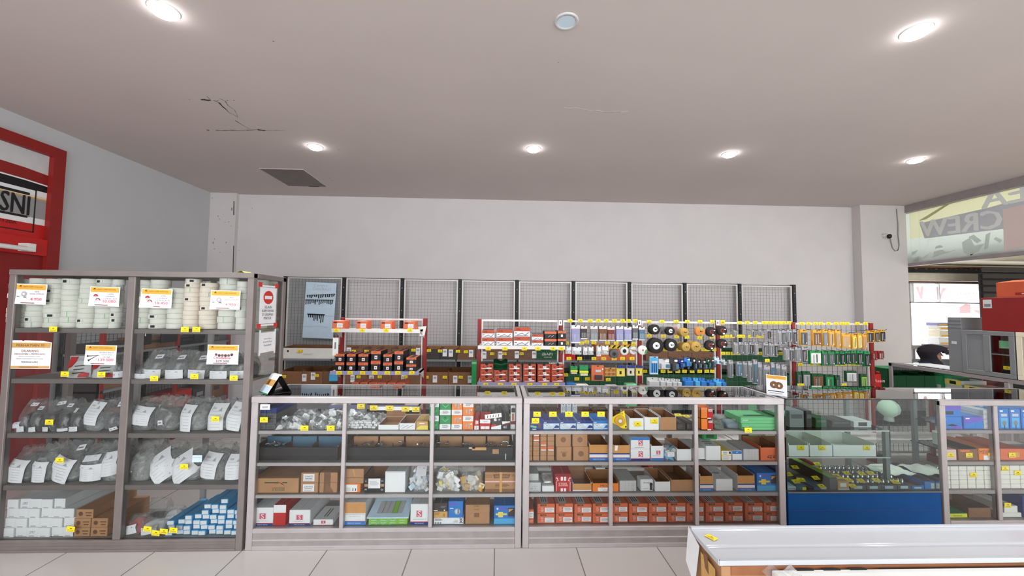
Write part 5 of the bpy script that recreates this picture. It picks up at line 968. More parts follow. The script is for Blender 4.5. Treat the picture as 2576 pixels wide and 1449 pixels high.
for i in range(9):
    xa, xb = PB[i]+.03, PB[i+1]-.03
    p = thing('mesh_panel', 'wire mesh panel, '+nth(i, 9)+' along the back wall'+(', backed with grey board' if i == 0 else ''), 'mesh panel', (xa, YM, .3), 0, 'wire mesh panels on the back wall'); w = xb-xa; h = 1.865-.0035*i
    if i in (5, 7): h += .008
    MB().box(0, .022, -.012, .012, 0, h, 'whitewire').box(w-.022, w, -.012, .012, 0, h, 'whitewire').box(0, w, -.012, .012, h-.008, h, 'black').box(.0, w, -.013, .012, h-.026, h-.008, 'whitewire').box(0, w, -.012, .012, 0, .02, 'whitewire').build('frame', p)
    mesh_wires(MB(), .022, w-.022, .02, h-.02, 0).build('wire_mesh', p)
    if i == 0: MB().box(.02, w-.02, .014, .018, .0, h-.02, 'grey').build('backing_board', p)
for i in range(9):
    xa, xb = PB[i]+.03, PB[i+1]-.03
    for z in (.945, .57): MB().box(xa-.02, xb+.02, -.40, -.03, z-.03, z, 'steel_grey').build('shelf', ws)
MB().box(PB[0], PB[9], -.42, -.0, 0, .12, 'black').build('base', ws)
# hardware sample board
xa, zt = at(765, 710, 6.3); xb, zb = at(837, 852, 6.3); w, h = xb-xa, zt-zb
t = thing('sample_board', 'pale grey board with three rows of black bolts hung on the first mesh panel', 'board', ((xa+xb)/2, 6.3, zb)); t.rotation_euler = (0, .03, 0)
m = MB().cbox(-w/2, w/2, 0, .02, 0, h, 'pale_blue', .006).box(-w*.48, w*.3, -.0006, 0, h*.205, h*.209, 'ink_grey').box(w*.2, w*.48, -.0006, 0, h*.405, h*.409, 'ink_grey')
m.text('S AMPLE', (0, -.001, h*.94), h*.04, 'ink_soft', w*.45).text('DAN BAUT', (w*.05, -.001, h*.88), h*.05, 'ink_soft', w*.6); m.build('board', t)
R = random.Random(3)
for row, (v0, v1, n, uu0, uu1, sl) in enumerate(((.70, .76, 13, -.4, .46, .03), (.59, .68, 15, -.44, .42, .01), (.36, .42, 9, -.33, .15, .0))):
    for k in range(n):
        u = uu0+(uu1-uu0)*k/(n-1); L = h*R.uniform(.03, .06 if row == 0 else .09) if row < 2 else h*(.05 if k < 3 else R.uniform(.06, .14)); zt2 = h*(v1+sl*k/n*1.5); x = u*w
        m = MB().tube([(x, -.008, zt2), (x+R.uniform(-.008, .008), -.008, zt2-L)], .006 if row else .008, 'black', 6).cbox(x-.012, x+.012, -.018, 0, zt2-.006, zt2+.006, 'black')
        if row == 2: m.cbox(x-.02, x+.02, -.012, 0, zt2-.002, zt2+.014, 'black')
        m.build('bolt', t)
# goods on the wall shelves
def back_bin(label, px0, px1, yt, z, mat, Y=5.94, d=.34, front=(), open_=1.15, hh=None, inner='carton_in', name='parts_bin', cat='bin', group='bins on the wall shelves'):
    return carton(label, px0, px1, yt, z, Y, d, mat, front, cat, name, group, open_=open_, hh=hh, inner=inner)
o = back_bin('long white bin with black specks on the upper wall shelf, beside the tall cabinet', 706, 842, 880, .9456, 'offwhite', hh=.15, inner='kraft_brown', front=[(.12, .6, .15, .8, 'ink'), (.34, .55, .41, .85, 'gold'), ('l', .42, .3, .6, .5, 2, 'ink_soft')])
ub = ((848, 880, 'carton_dark'), (881, 914, 'carton_dark'), (915, 948, 'kraft_brown'), (949, 985, 'kraft_brown'), (986, 1020, 'kraft_brown'), (1022, 1060, 'charcoal'), (1066, 1107, 'charcoal'), (1108, 1150, 'charcoal'), (1151, 1196, 'kraft_brown'))
for i, (a, b, mt) in enumerate(ub): back_bin('cardboard upper wall shelf bin, '+nth(i, 9)+' right of the white bin', a, b, 878, .9456, mt, hh=.15)
for i, (a, b) in enumerate(((1212, 1258), (1259, 1304), (1305, 1347))): back_bin('brown upper wall shelf bin, '+nth(i, 3)+' behind the knife boxes', a, b, 882, .9456, 'kraft_brown', hh=.14)
back_bin('dark green carton with pale lettering in brackets behind the knife boxes', 1349, 1402, 884, .9456, 'dark_green', hh=.2, front=[('t', .52, .42, .26, '(BAPI', 'pale_mint', .5), ('t', .55, .22, .08, 'MORTAR', 'pale_mint', .5)], inner='dark_green')
for i, (a, b, mt) in enumerate(((708, 760, 'carton_dark'), (761, 812, 'carton_dark'), (813, 850, 'kraft_brown'), (866, 925, 'carton_dark'), (926, 985, 'carton_dark'), (986, 1060, 'carton_dark'), (1068, 1128, 'carton_dark'), (1129, 1184, 'carton_dark'))):
    back_bin('brown lower wall shelf bin, '+nth(i, 8)+' over the first counter', a, b, 942, .5706, mt, hh=.19)
xa, zt = at(1187, 910, 5.7); xb, _ = at(1199, 910, 5.7)
tag(MB().cbox(0, xb-xa, 0, .25, 0, zt, 'green', .004).box(0, xb-xa, -.001, 0, zt-.03, zt, 'mint').build('folded_sheet', None, (xa, 5.68, 0)), 'tall green folded sheet standing beside the red rack post', 'sheet')
for i, (a, b, mt) in enumerate(((1412, 1448, 'red'), (1450, 1498, 'black'))): back_bin(('red', 'black')[i]+' box on the upper wall shelf behind the white hanging packets', a, b, 888, .9456, mt, hh=.13, open_=None)
hz = [('p', [(.0+.13*k, .8), (.05+.13*k, .8), (.12+.13*k, 1), (.07+.13*k, 1)], 'black') for k in range(7)]
carton('orange box with black and yellow hazard stripes behind the white packets and discs', 1500, 1598, 862, .9456, 5.94, .3, 'orange', [(0, .78, 1, 1, 'yellow')]+hz, 'box', 'striped_box', open_=None, hh=.23)
gi = 0
for zsh, yt, lst in ((.5706, 945, ((1425, 1465), (1466, 1508), (1509, 1552), (1553, 1600), (1612, 1660), (1661, 1708), (1709, 1755), (1756, 1800), (1812, 1858), (1859, 1905), (1906, 1950), (1951, 1992))), (.9456, 888, ((1812, 1852), (1853, 1893), (1894, 1935), (1936, 1975)))):
    for i, (a, b) in enumerate(lst): back_bin('dark green plastic bin on the '+('lower' if zsh < .6 else 'upper')+' wall shelf, '+nth(i, len(lst)), a, b, yt, zsh, 'dark_green', hh=.18 if zsh < .6 else .15, inner='dark_green', group='green plastic bins')
for i, (a, b) in enumerate(((1625, 1680), (1681, 1740), (1741, 1798))): back_bin('brown carton on the upper wall shelf behind the grinding discs, '+nth(i, 3), a, b, 884, .9456, 'carton_dark', hh=.13, open_=None)
# paper notes and tags on the bins
for i, (px, py) in enumerate(((877, 883), (1051, 884), (1119, 887), (1134, 888), (1185, 889), (1218, 893), (1258, 893), (1300, 892), (1344, 892), (765, 950), (787, 946), (886, 952), (934, 953), (1015, 952), (1094, 953), (1145, 954), (1182, 954))):
    X, Zq = at(px, py, 5.93); m = MB().box(-.032, .032, -.001, .0, -.055, .05, 'paper').box(-.02, .02, -.0015, -.001, .0, .03, 'ink_soft')
    tag(m.build('paper_note', None, (X, 5.935, Zq)), 'white paper note on a bin of the '+('upper' if py < 930 else 'lower')+' wall shelf, '+nth(i if i < 9 else i-9, 9 if i < 9 else 8), 'note', 'paper notes on the wall bins')
tags_row([(753, 883), (890, 884), (922, 884), (1040, 881), (1079, 882), (1107, 883), (1152, 884), (1172, 885), (1238, 890), (1269, 890), (1312, 890)], 0, 5.93, 'on the bins of the upper wall shelf', 'price tags on the wall bins', 1.15)
tags_row([(714, 947), (797, 945), (902, 948), (955, 948), (1020, 948), (1073, 949), (1119, 949), (1159, 949)], 0, 5.93, 'on the bins of the lower wall shelf', 'price tags on the wall bins', 1.15)
X, Zq = at(836, 950, 5.85); tag(MB().cbox(-.06, .06, 0, .06, -.06, .06, 'sky', .01).build('blue_carton', None, (X, 5.87, Zq)), 'small bright blue box hanging by the left rack at the lower wall shelf', 'box')
# ------------------------------------------------------------------ red racks behind the counters
YR = 4.5; RZ = 1.585
def rx(px): return at(px, 900, YR)[0]
def rack(label, posts, name='red_rack'):
    xs = [rx(p) for p in posts]; x0 = xs[0]
    t = thing(name, label, 'rack', (x0, YR, 0))
    for x in xs:
        m = MB().cbox(x-x0-.02, x-x0+.02, -.03, .03, 0, RZ, 'rack_red', .003)
        for k in range(28): m.box(x-x0-.004, x-x0+.004, -.0306, -.03, .2+k*.05, .225+k*.05, 'disc_red')
        m.build('post', t)
        MB().cbox(x-x0-.025, x-x0+.025, -.36, .04, .0, .08, 'rack_red').build('foot', t)
    for a, b in zip(xs[:-1], xs[1:]):
        a, b = a-x0+.024, b-x0-.024
        MB().box(a, b, -.012, .012, RZ-.025, RZ-.005, 'whitewire').box(a, a+.016, -.01, .01, .1, RZ-.005, 'whitewire').box(b-.016, b, -.01, .01, .1, RZ-.005, 'whitewire').box(a, b, -.012, .012, .10, .12, 'whitewire').build('mesh_frame', t)
        mesh_wires(MB(), a+.016, b-.016, .12, RZ-.025, 0, 'wire', .06, .0014).build('wire_mesh', t)
    return t, xs, x0
def rshelf(t, x0, xa, xb, z, strip='whitewire', depth=.30):
    m = MB().box(xa-x0, xb-x0, -depth, -.0, z-.022, z-.0, 'whitewire').box(xa-x0, xb-x0, -depth-.004, -depth, z-.032, z+.006, strip)
    for x in (xa-x0, xb-x0-.006): m.add([(x, -depth, z), (x, 0, z), (x, 0, z-.12), (x+.006, -depth, z), (x+.006, 0, z), (x+.006, 0, z-.12)], [(0, 1, 2), (3, 5, 4), (0, 2, 5, 3), (0, 3, 4, 1), (1, 4, 5, 2)], 'whitewire')
    m.build('shelf', t)
YS = YR-.30
ra, xs, x0 = rack('freestanding red rack stacked with orange and black boxes', (860, 1068))
z1 = at(945, 829, YS)[1]; z2 = at(945, 937, YS)[1]+.008; zz3 = .69
rshelf(ra, x0, xs[0], xs[1], z1); rshelf(ra, x0, xs[0], xs[1], z2, 'lilac'); rshelf(ra, x0, xs[0], xs[1], zz3, 'lilac'); rshelf(ra, x0, xs[0], xs[1], .30, 'whitewire')
for i, (a, b) in enumerate(((836, 866), (896, 924), (957, 986), (1015, 1044))):
    for j in range(2):
        carton('orange box, '+('front' if j == 0 else 'rear')+' of pair '+nth(i, 4)+', left rack top shelf', a, b, 808, z1+.0005, YS-.0+j*.155, .15, 'orange', [(.4, .2, .88, .7, 'paper'), ('l', .45, .25, .85, .65, 3, 'ink_soft'), (.12, .72, .4, .9, 'charcoal')] + ([(.3, 0, 1, .1, 'paper')] if i in (1, 2) else []), 'box', 'orange_box', 'orange boxes on the left rack', top=[(.2, .05, .6, .95, 'light_grey')], hh=.085)
DK = [(0, .72, 1, 1, 'orange'), (.0, .0, 1, .07, 'orange_deep'), ('t', .42, .86, .14, 'CMK', 'disc_red', .4), (.36, .22, .66, .56, 'paper'), (.44, .32, .58, .44, 'print_red'), ('c', .8, .78, .04, 'ink')]
for i, (a, b, hh) in enumerate(((844, 866, .088), (872, 894, .088), (901, 926, .088), (933, 957, .104), (964, 986, .088), (992, 1014, .104), (1022, 1047, .072))):
    for j in range(2):
        carton('black box with orange band, '+('lower' if j == 0 else 'upper')+' in stack '+nth(i, 7)+' of the left rack', a, b, 910, z2+.0005+j*(hh+.001), YS+.005, .27, {'': 'black', 'u': 'orange'}, DK, 'box', 'drill_box', 'black and orange boxes on the left rack', hh=hh, top=[(.3, .05, .7, .95, 'charcoal')])
for i, (a, b) in enumerate(((884, 902), (905, 924), (927, 949), (950, 971), (974, 995), (997, 1019))):
    for j in range(3):
        carton('orange black box, '+up(j, 3)+' in stack '+nth(i, 6)+' low on left rack', a, b, 980, zz3+.0005+j*.076, YS+.03, .24, {'': 'orange', 'u': 'orange'}, [(0, .0, 1, .55, 'charcoal'), (.1, .6, .8, .9, 'orange_deep'), ('t', .45, .75, .18, 'CMK', 'black', .5)], 'box', 'drill_box', 'orange boxes low on the left rack', hh=.075)
tags_row([846, 911, 971, 1031], 831, YS-.006, 'on the top shelf edge of the left rack', 'price tags on the red racks')
tags_row([853, 881, 912, 943, 974, 1001, 1036], 938, YS-.006, 'on the lilac shelf edge of the left rack', 'price tags on the red racks')
X, Zq = at(844, 873, YS+.02); tag(MB().cbox(-.028, .028, 0, .006, -.09, .1, 'plastic_white').box(-.01, .005, -.001, 0, -.02, .05, 'ink_grey').tube([(-.015, .0, .1), (-.015, -.01, .125), (-.005, 0, .1)], .008, 'disc_red', 6).tube([(.012, .0, .1), (.012, -.01, .125), (.022, 0, .1)], .008, 'disc_red', 6).build('hanging_card', None, (X, YS+.02, Zq), .5), 'white card clipped to the left post of the left rack', 'card')
X, Zq = at(1061, 832, YS+.15); tag(MB().face([(-.04, 0, .04), (-.02, 0, -.06), (.03, .01, -.05), (.045, .02, .05)], 'plastic_white').face([(.045, .022, .05), (.03, .012, -.05), (-.02, .002, -.06), (-.04, .002, .04)], 'plastic_white').build('loose_sleeve', None, (X, YS+.15, Zq)), 'white plastic scrap hanging at the right end of the top shelf', 'scrap')
# ---- long rack of five bays
rb, xs, x0 = rack('long red rack of five bays with hooks, packs and grinding discs', (1205, 1410, 1608, 1805, 1995, 2190))
z1 = at(1310, 871, YS)[1]; z2 = at(1310, 963, YS)[1]
rshelf(rb, x0, xs[0], xs[1], z1); rshelf(rb, x0, xs[0], xs[1], z2, 'lilac')
for k in range(5): rshelf(rb, x0, xs[k], xs[k+1], .34, 'whitewire')
for i, (a, b, hh, nm) in enumerate(((1213, 1244, .082, 'w'), (1249, 1289, .086, 'w'), (1293, 1333, .098, 'w'), (1338, 1367, .062, 'w'), (1370, 1400, .078, 'k'), (1403, 1424, .080, 'k'))):
    for j in range(2):
        fr = [(0, .58, 1, 1, 'orange_deep'), ('t', .26, .78, .2, 'CMK', 'ink', .3), ('p', [(.2, .2), (.5, .42), (.7, .2), (.9, .5), (.95, .48), (.72, .12), (.5, .34), (.2, .12)], 'ink_grey'), (.06, .36, .18, .42, 'ink'), (.06, .08, .9, .13, 'ink')] if nm == 'w' else [(0, .68, 1, 1, 'orange'), ('p', [(.3, .25), (.5, .5), (.53, .47), (.33, .22)], 'light_grey'), ('p', [(.55, .25), (.75, .5), (.78, .47), (.58, .22)], 'light_grey')] if i == 4 else [(0, .72, 1, 1, 'orange'), (.38, .25, .62, .55, 'paper'), ('t', .5, .86, .12, 'CMK', 'disc_red', .4)]
        carton(('white orange tool box, ' if nm == 'w' else 'black orange tool box, ')+('lower' if j == 0 else 'upper')+' in stack '+nth(i, 6)+', long rack', a, b, 850, z1+.0005+j*(hh+.001), YS+.005, .2, {'': 'white' if nm == 'w' else 'black', 'u': 'charcoal'}, fr, 'box', 'tool_box', 'tool boxes on the long rack', hh=hh)
for i, (a, b) in enumerate(((1208, 1240), (1243, 1275), (1279, 1310), (1316, 1348), (1352, 1385), (1387, 1419))):
    for j in range(3):
        if (i, j) == (1, 2): continue
        fr = [('c', .5, .98, .12, 'ink'), ('p', [(.08, .25), (.4, .28), (.55, .42), (.86, .4), (.9, .25), (.85, .2), (.1, .18)], 'paper'), ('c', .25, .55, .06, 'disc_red'), (.5, .45, .62, .58, 'ink'), (.74, .45, .84, .62, 'disc_red'), (.82, .5, .92, .66, 'ink'), (.0, .0, 1, .06, 'disc_red')]
        if i in (2, 3, 4): fr += [(.44, .42, .66, .72, 'paper'), (.52, .5, .6, .62, 'ink_grey')]
        carton('red knife box, '+up(j, 3)+' in stack '+nth(i, 6)+' on lilac edged shelf', a, b, 950, z2+.0005+j*.0645, YS+.005, .2, {'': 'orange_deep', 'l': 'black', 'r': 'black', 'u': 'black'}, fr, 'box', 'knife_box', 'knife boxes on the long rack', hh=.064)
a_, _ = at(1259, 925, YS+.1); tag(MB().grid(lambda u, v: ((u-.5)*.15, .09*math.sin(3.14*v)-.05, .09*v+.012*math.sin(u*9)*v), 12, 8, 'dark_green').grid(lambda u, v: ((u-.5)*.15, .05+.03*math.sin(3.14*v), .09*v+.012*math.sin(u*9)*v), 12, 8, 'dark_green').box(-.07, .07, -.045, .05, 0, .004, 'dark_green').build('crumpled_bag', None, (a_, YS+.1, z2+2*.0645+.001)), 'crumpled green plastic bag lying on the second stack of knife boxes', 'bag')
tags_row([1228, 1270, 1319, 1353, 1391, 1412], 877, YS-.006, 'on the top shelf edge before the tool boxes', 'price tags on the red racks')
tags_row([1222, 1259, 1293, 1333, 1370, 1400], 968, YS-.006, 'on the lilac shelf edge below the knife boxes', 'price tags on the red racks')
X, Zq = at(1402, 912, YS+.06); m = MB().box(-.09, .05, 0, .05, 0, .012, 'light_grey')
for k in range(5): m.box(-.085+k*.02, -.075+k*.02, -.002, .0, .004, .014, 'charcoal')
tag(m.build('blade_card', None, (X, YS+.03, z2+3*.0645+.002)), 'pale card of blades lying on the rightmost stack of knife boxes', 'card')
for k, px in enumerate((1410, 1609, 1806)):
    X, Zq = at(px, 812, YR-.035); tag(MB().box(-.02, .02, -.001, 0, -.03, .03, 'paper').box(-.008, .006, -.0015, -.001, -.012, .012, 'ink_grey').build('post_label', None, (X, YR-.033, Zq)), 'white label near the top of a red post, '+nth(k, 3), 'label', 'white labels on the red posts')
HKM = MB().tube([(0, 0, 0), (0, -.17, -.006), (0, -.185, .008)], .0028, 'charcoal', 5).mesh('hook')
HKN = [0]
def hook(px, py, Y):
    if py > 940 or HKN[0] > 97: return
    HKN[0] += 1
    X, Zq = at(px, py, Y); o = bpy.data.objects.new('hook', HKM); COL.objects.link(o); o.parent = rb; o.location = (X-x0, -.012, Zq+.004)
YH = YR-.15
def packs(lst, row, mats, head='ink_soft', parts=None, nm='tool', Y=YH, grp=None):
    n = len(lst)
    for i, (a, b, t_, b_) in enumerate(lst):
        mt = mats[i % len(mats)]
        fr = [(0, .84, 1, 1, head), (.06, .05, .94, .82, mt, .01), (.24, .1, .36, .7, 'ink_soft' if i % 2 else 'zinc', .013), (.52, .12, .62, .74, 'zinc' if i % 3 else 'charcoal', .013), (.7, .1, .86, .2, 'paper', .012)] if parts is None else parts(i, mt)
        hang(nm+' pack, '+nth(i, n)+' in '+row, a, t_, b, b_, Y-.008*(i % 2), head if parts is None else mt, fr, group=grp or 'hanging packs of the long rack', name='hanging_pack', d=.03)
        hook((a+b)/2, t_+1, Y)
def drill(i, mt):
    q = [(0, .80, 1, 1, 'plastic_white'), (0, .78, 1, .80, 'print_red'), (.06, .10, .94, .76, mt, .008), (0, .02, 1, .09, 'paper')]
    return q+[(.14+.16*k, .14, .19+.16*k, .5, 'light_grey', .011) for k in range(5)]
packs(((1437, 1459, 818, 864), (1461, 1477, 820, 854), (1485, 1503, 820, 858), (1507, 1526, 820, 858), (1528, 1546, 822, 858), (1550, 1568, 820, 859), (1570, 1589, 822, 858), (1591, 1605, 818, 855), (1607, 1622, 822, 857)), 'the top row of the second bay', ('lilac', 'charcoal', 'steel_grey', 'kraft_brown', 'disc_red', 'lilac', 'lilac', 'dark_grey', 'slate_blue'), parts=drill, nm='white headed drill')
tags_row([1434, 1460, 1485, 1505, 1525, 1546, 1566, 1581, 1598], 807, YR-.016, 'on the top rail of the second bay', 'price tags on the red racks')
tags_row([(1425, 863), (1463, 863), (1476, 860), (1494, 862), (1528, 862), (1550, 863), (1572, 863), (1594, 865)], 0, YR-.016, 'on the mesh below the drill packs', 'price tags on the red racks')
def pkt(i, mt): return [(.1, .5, .9, .95, 'paper', .012), (.2, .1, .8, .45, 'light_grey', .016), (.4, .3, .95, .42, 'ink')]
packs(((1423, 1437, 872, 890), (1439, 1463, 873, 892), (1467, 1478, 872, 893), (1479, 1493, 872, 893), (1501, 1512, 871, 896), (1513, 1531, 870, 892)), 'the row of white packets', ('plastic_white', 'light_grey'), parts=pkt, nm='small white')
tags_row([1431, 1458, 1494, 1519, 1545, 1566, 1590], 902, YR-.016, 'below the white packets and small discs', 'price tags on the red racks')
def disc(px, py, rpx, label, body, hub, kind='n', thick=.05, Y=YH, group='grinding discs of the long rack'):
    X, Zq = at(px, py, Y); r = rpx*Y/1000*1.0; m = MB()
    m.lathe((0, 0, 0), [(r*.12, -.003), (r*.95, -.003), (r, 0), (r, thick), (r*.95, thick+.003), (r*.12, thick+.003)], body, 'y', 26)
    m.lathe((0, -.0035, 0), [(r*.12, 0), (r*.14, -.002), (r*.46, -.001), (r*.47, 0)], hub, 'y', 20); m.disc((0, -.003, 0), r*.14, 'black')
    if kind == 'ring': m.lathe((0, -.0034, 0), [(r*.55, 0), (r*.56, -.001), (r*.93, -.001), (r*.94, 0)], 'plastic_white', 'y', 24)
    if kind == 'bar': m.face([(-r*.9, -.006, r*.35), (-r*.95, -.006, r*.22), (r*.9, -.006, -r*.35), (r*.95, -.006, -r*.22)], 'print_red')
    if kind == 'green': m.face([(r*.3, -.005, -r*.9), (r*.8, -.005, -r*.55), (r*.95, -.005, 0), (r*.8, -.005, r*.3), (r*.5, -.005, -.1*r)], 'green').disc((0, -.006, 0), r*.2, 'print_red')
    if kind == 'lab': m.box(r*.05, r*.5, -.006, -.005, -r*.75, -r*.45, 'paper').box(r*.4, r*.7, -.006, -.005, r*.2, r*.36, 'paper')
    if kind == 'tick': m.box(-.1*r, r*.3, -.006, -.005, .35*r, .9*r, 'mint').box(-.2*r, .15*r, -.006, -.005, -.95*r, -.6*r, 'green')
    o = m.build('grinding_disc', None, (X, Y, Zq)); tag(o, label, 'disc', group); hook(px, py, Y+.01); return o
disc(1545, 890, 11.5, 'dark grey cup disc in a clear sleeve beside the white packets', 'dark_grey', 'charcoal')
disc(1571, 883, 10.5, 'white disc with large black centre and black tail', 'plastic_white', 'black')
disc(1594, 882, 10, 'white disc crossed by a red diagonal bar', 'plastic_white', 'light_grey', 'bar')
disc(1617, 881, 11.5, 'white disc with red centre and green patch at the red post', 'pale_mint', 'pale_mint', 'green', .03, YH-.05)
def gy(i, mt): return [(0, .55, 1, 1, 'green', .02), (0, .30, 1, .52, 'lemon', .03), (.1, .04, .95, .28, 'cream', .02), (.3, .1, .8, .18, 'ink')]
packs(((1434, 1452, 921, 941), (1457, 1479, 919, 946)), 'the third row, green and yellow pair', ('green',), parts=gy, nm='green and yellow')
packs(((1488, 1519, 919, 958),), 'the third row beside the yellow boxes', ('orange',), parts=lambda i, mt: [(.3, .55, .75, .72, 'light_grey', .008), (.25, .08, .85, .38, 'charcoal', .02), (.85, .7, .97, .8, 'paper')], nm='orange tool')
packs(((1521, 1549, 925, 947),), 'the third row beside the orange pack', ('ochre',), parts=lambda i, mt: [(.06+.12*k, .55, .12+.12*k, .88, 'ink_brown') for k in range(8)]+[(.06+.12*k, .1, .12+.12*k, .42, 'ink_brown') for k in range(8)], nm='tan bit set')
packs(((1551, 1572, 920, 947), (1578, 1596, 920, 945), (1600, 1615, 920, 945)), 'the third row under blue sleeves', ('yellow_soft', 'cream', 'yellow_soft'), parts=lambda i, mt: [(0, .8, 1, 1.05, 'royal', .03), (.35, .2, .6, .5, 'ink')], nm='pale yellow')
tags_row([(1423, 943), (1451, 953), (1478, 953), (1530, 955)], 0, YR-.016, 'on the mesh under the green and orange packs', 'price tags on the red racks')
for i, (a, b, yt, mt) in enumerate(((1423, 1446, 962, 'blue'), (1447, 1478, 965, 'plastic_white'), (1524, 1552, 968, 'light_grey'), (1572, 1599, 964, 'mint'), (1606, 1622, 966, 'kraft_brown'))):
    X, Zq = at((a+b)/2, yt, YH); w = at(b, yt, YH)[0]-at(a, yt, YH)[0]
    tag(MB().cbox(-w/2, w/2, 0, .1, 0, Zq-.3405, mt, .008).box(-w*.3, w*.2, -.001, 0, (Zq-.34)*.85, (Zq-.34)*.95, 'paper').build('boxed_goods', None, (X, YH-.05, .3405)), ('blue', 'white', 'light grey', 'mint green', 'brown')[i]+' tall package whose top just shows over the second counter', 'package', 'packages at the foot of the long rack')
# grinding discs bay
X, Zq = at(1676, 826, YH+.07); m = MB().grid(lambda u, v: ((u-.5)*.38, -.02*math.sin(3.1*v), (v-.5)*.11+.012*math.sin(u*7)), 14, 6, 'grey_film'); 
for k in range(3): m.cbox(-.17+k*.11, -.08+k*.11, .0, .02, -.06, .02, ('orange_deep', 'charcoal', 'orange_deep')[k])
tag(m.build('polybag', None, (X, YH+.07, Zq)), 'smoky polybag with orange goods behind the top grinding discs', 'bag')
for a in ((1648, 829, 13, 'large black grinding disc, leftmost of the top row', 'disc_black', 'plastic_white', 'n', .08), (1687, 833, 11, 'black grinding disc, second of the top row', 'disc_black', 'plastic_white', 'n', .05), (1722, 836, 11, 'gold grinding disc with red top edge in the top row', 'disc_gold', 'disc_gold', 'n', .1), (1762, 834, 12.5, 'plain orange sanding disc with green marks', 'disc_orange', 'disc_orange', 'tick', .04), (1790, 835, 12.5, 'black disc with dark red face left of the red post, top row', 'disc_black', 'disc_red', 'lab', .04), (1817, 832, 12.5, 'black disc with dark red face right of the red post, top row', 'disc_black', 'disc_red', 'lab', .04),
          (1651, 870, 19.5, 'largest black grinding disc, leftmost of the second row', 'disc_black', 'plastic_white', 'n', .08), (1689, 868, 16, 'wide black grinding disc, second of the second row', 'disc_black', 'plastic_white', 'n', .06), (1726, 873, 11, 'small gold disc at the front of a brown roll, second row', 'disc_gold', 'disc_gold', 'n', .14), (1751, 872, 13, 'larger gold disc at the front of a brown roll, second row', 'disc_gold', 'disc_gold', 'n', .14), (1787, 869, 12.5, 'black disc with dark red face left of the red post, second row', 'disc_black', 'disc_red', 'lab', .04), (1818, 865, 12.5, 'black disc with dark red face right of the red post, second row', 'disc_black', 'disc_red', 'lab', .04)):
    disc(*a[:8])
tags_row([1633, 1665, 1701, 1729, 1761, 1792, 1818], 809, YR-.016, 'on the top rail above the grinding discs', 'price tags on the red racks')
tags_row([(1633, 845), (1669, 846), (1702, 847), (1728, 848), (1760, 850), (1791, 848)], 0, YR-.016, 'between the two rows of grinding discs', 'price tags on the red racks')
tags_row([1674, 1708, 1737, 1770, 1781, 1797], 879, YR-.016, 'on the mesh below the second row of discs', 'price tags on the red racks')
packs(((1635, 1656, 897, 942),), 'the packs below the discs, leftmost', ('pale_blue',), parts=lambda i, mt: [(.05, .1, .95, .95, 'sky', .004), (.2, .1, .3, .65, 'royal', .012), (.45, .1, .55, .65, 'royal', .012), (.7, .1, .8, .65, 'royal', .012), (.15, .62, .85, .75, 'light_grey', .01)], nm='blue carded brush')
packs(((1657, 1684, 903, 929), (1685, 1705, 900, 934), (1706, 1719, 904, 925), (1721, 1736, 900, 922), (1738, 1749, 900, 932), (1751, 1761, 904, 928), (1763, 1775, 905, 930), (1776, 1784, 902, 926), (1785, 1796, 902, 925), (1797, 1809, 898, 916), (1813, 1824, 903, 918)), 'the third row below the discs', ('light_grey', 'charcoal', 'royal', 'blue', 'black', 'charcoal', 'charcoal', 'dark_green', 'charcoal', 'pale_blue', 'light_grey'), parts=lambda i, mt: [(.1, .1, .9, .6, mt, .05), (.5, .2, .9, .55, 'slate_blue', .055), (.55, .7, .95, .85, 'paper', .01)], nm='small boxed')
tags_row([1622, 1650, 1668, 1685, 1705, 1722, 1741, 1760, 1778, 1792], 934, YR-.016, 'in the row under the small boxed packs', 'price tags on the red racks')
packs(((1628, 1656, 950, 984), (1657, 1671, 951, 984), (1672, 1687, 953, 984), (1688, 1699, 953, 984), (1700, 1711, 954, 984), (1717, 1740, 950, 984), (1744, 1757, 951, 984), (1758, 1773, 951, 984), (1778, 1793, 956, 984), (1795, 1810, 953, 984), (1811, 1822, 955, 984)), 'the lowest visible row below the discs', ('light_grey', 'light_grey', 'light_grey', 'light_grey', 'light_grey', 'blue', 'sky', 'blue', 'blue', 'sky', 'blue'), parts=lambda i, mt: [(.05, .05, .95, .8, mt, .05), (.3, .2, .85, .45, 'royal' if i < 5 else 'pale_blue', .055), (.35, .1, .8, .2, 'print_red', .055)], nm='sleeved', Y=YH-.03)
# fourth bay
g_ = ('grey', 'dark_grey', 'steel_grey', 'charcoal')
packs(((1846, 1854, 831, 848), (1893, 1903, 831, 848), (1911, 1919, 831, 846), (1930, 1940, 829, 853), (1957, 1966, 830, 868), (1967, 1977, 830, 868), (1980, 1993, 829, 860), (1995, 2004, 829, 867)), 'the top row of the fourth bay', g_, nm='slim grey bit')
packs(((1846, 1857, 861, 891), (1859, 1871, 861, 891), (1873, 1883, 862, 893), (1885, 1897, 862, 891), (1898, 1908, 862, 893), (1921, 1933, 862, 898), (1935, 1947, 863, 897), (1948, 1957, 863, 898), (1973, 1985, 875, 906), (1986, 1998, 875, 909), (2000, 2015, 873, 910), (2017, 2030, 873, 912)), 'the second row of the fourth bay', g_, nm='grey bit')
packs(((1833, 1845, 906, 950), (1854, 1867, 910, 946), (1869, 1880, 910, 950), (1882, 1893, 909, 961), (1895, 1906, 905, 966), (1907, 1918, 911, 982), (1922, 1938, 918, 982), (1940, 1950, 912, 982), (1952, 1964, 915, 980), (1966, 1980, 918, 980)), 'the third row of the fourth bay', ('steel_grey', 'slate_blue', 'steel_grey'), nm='long grey bit')
tags_row([1818, 1861, 1880, 1900, 1922, 1934, 1947, 1959, 1971, 1985], 812, YR-.016, 'on the top rail of the fourth bay', 'price tags on the red racks')
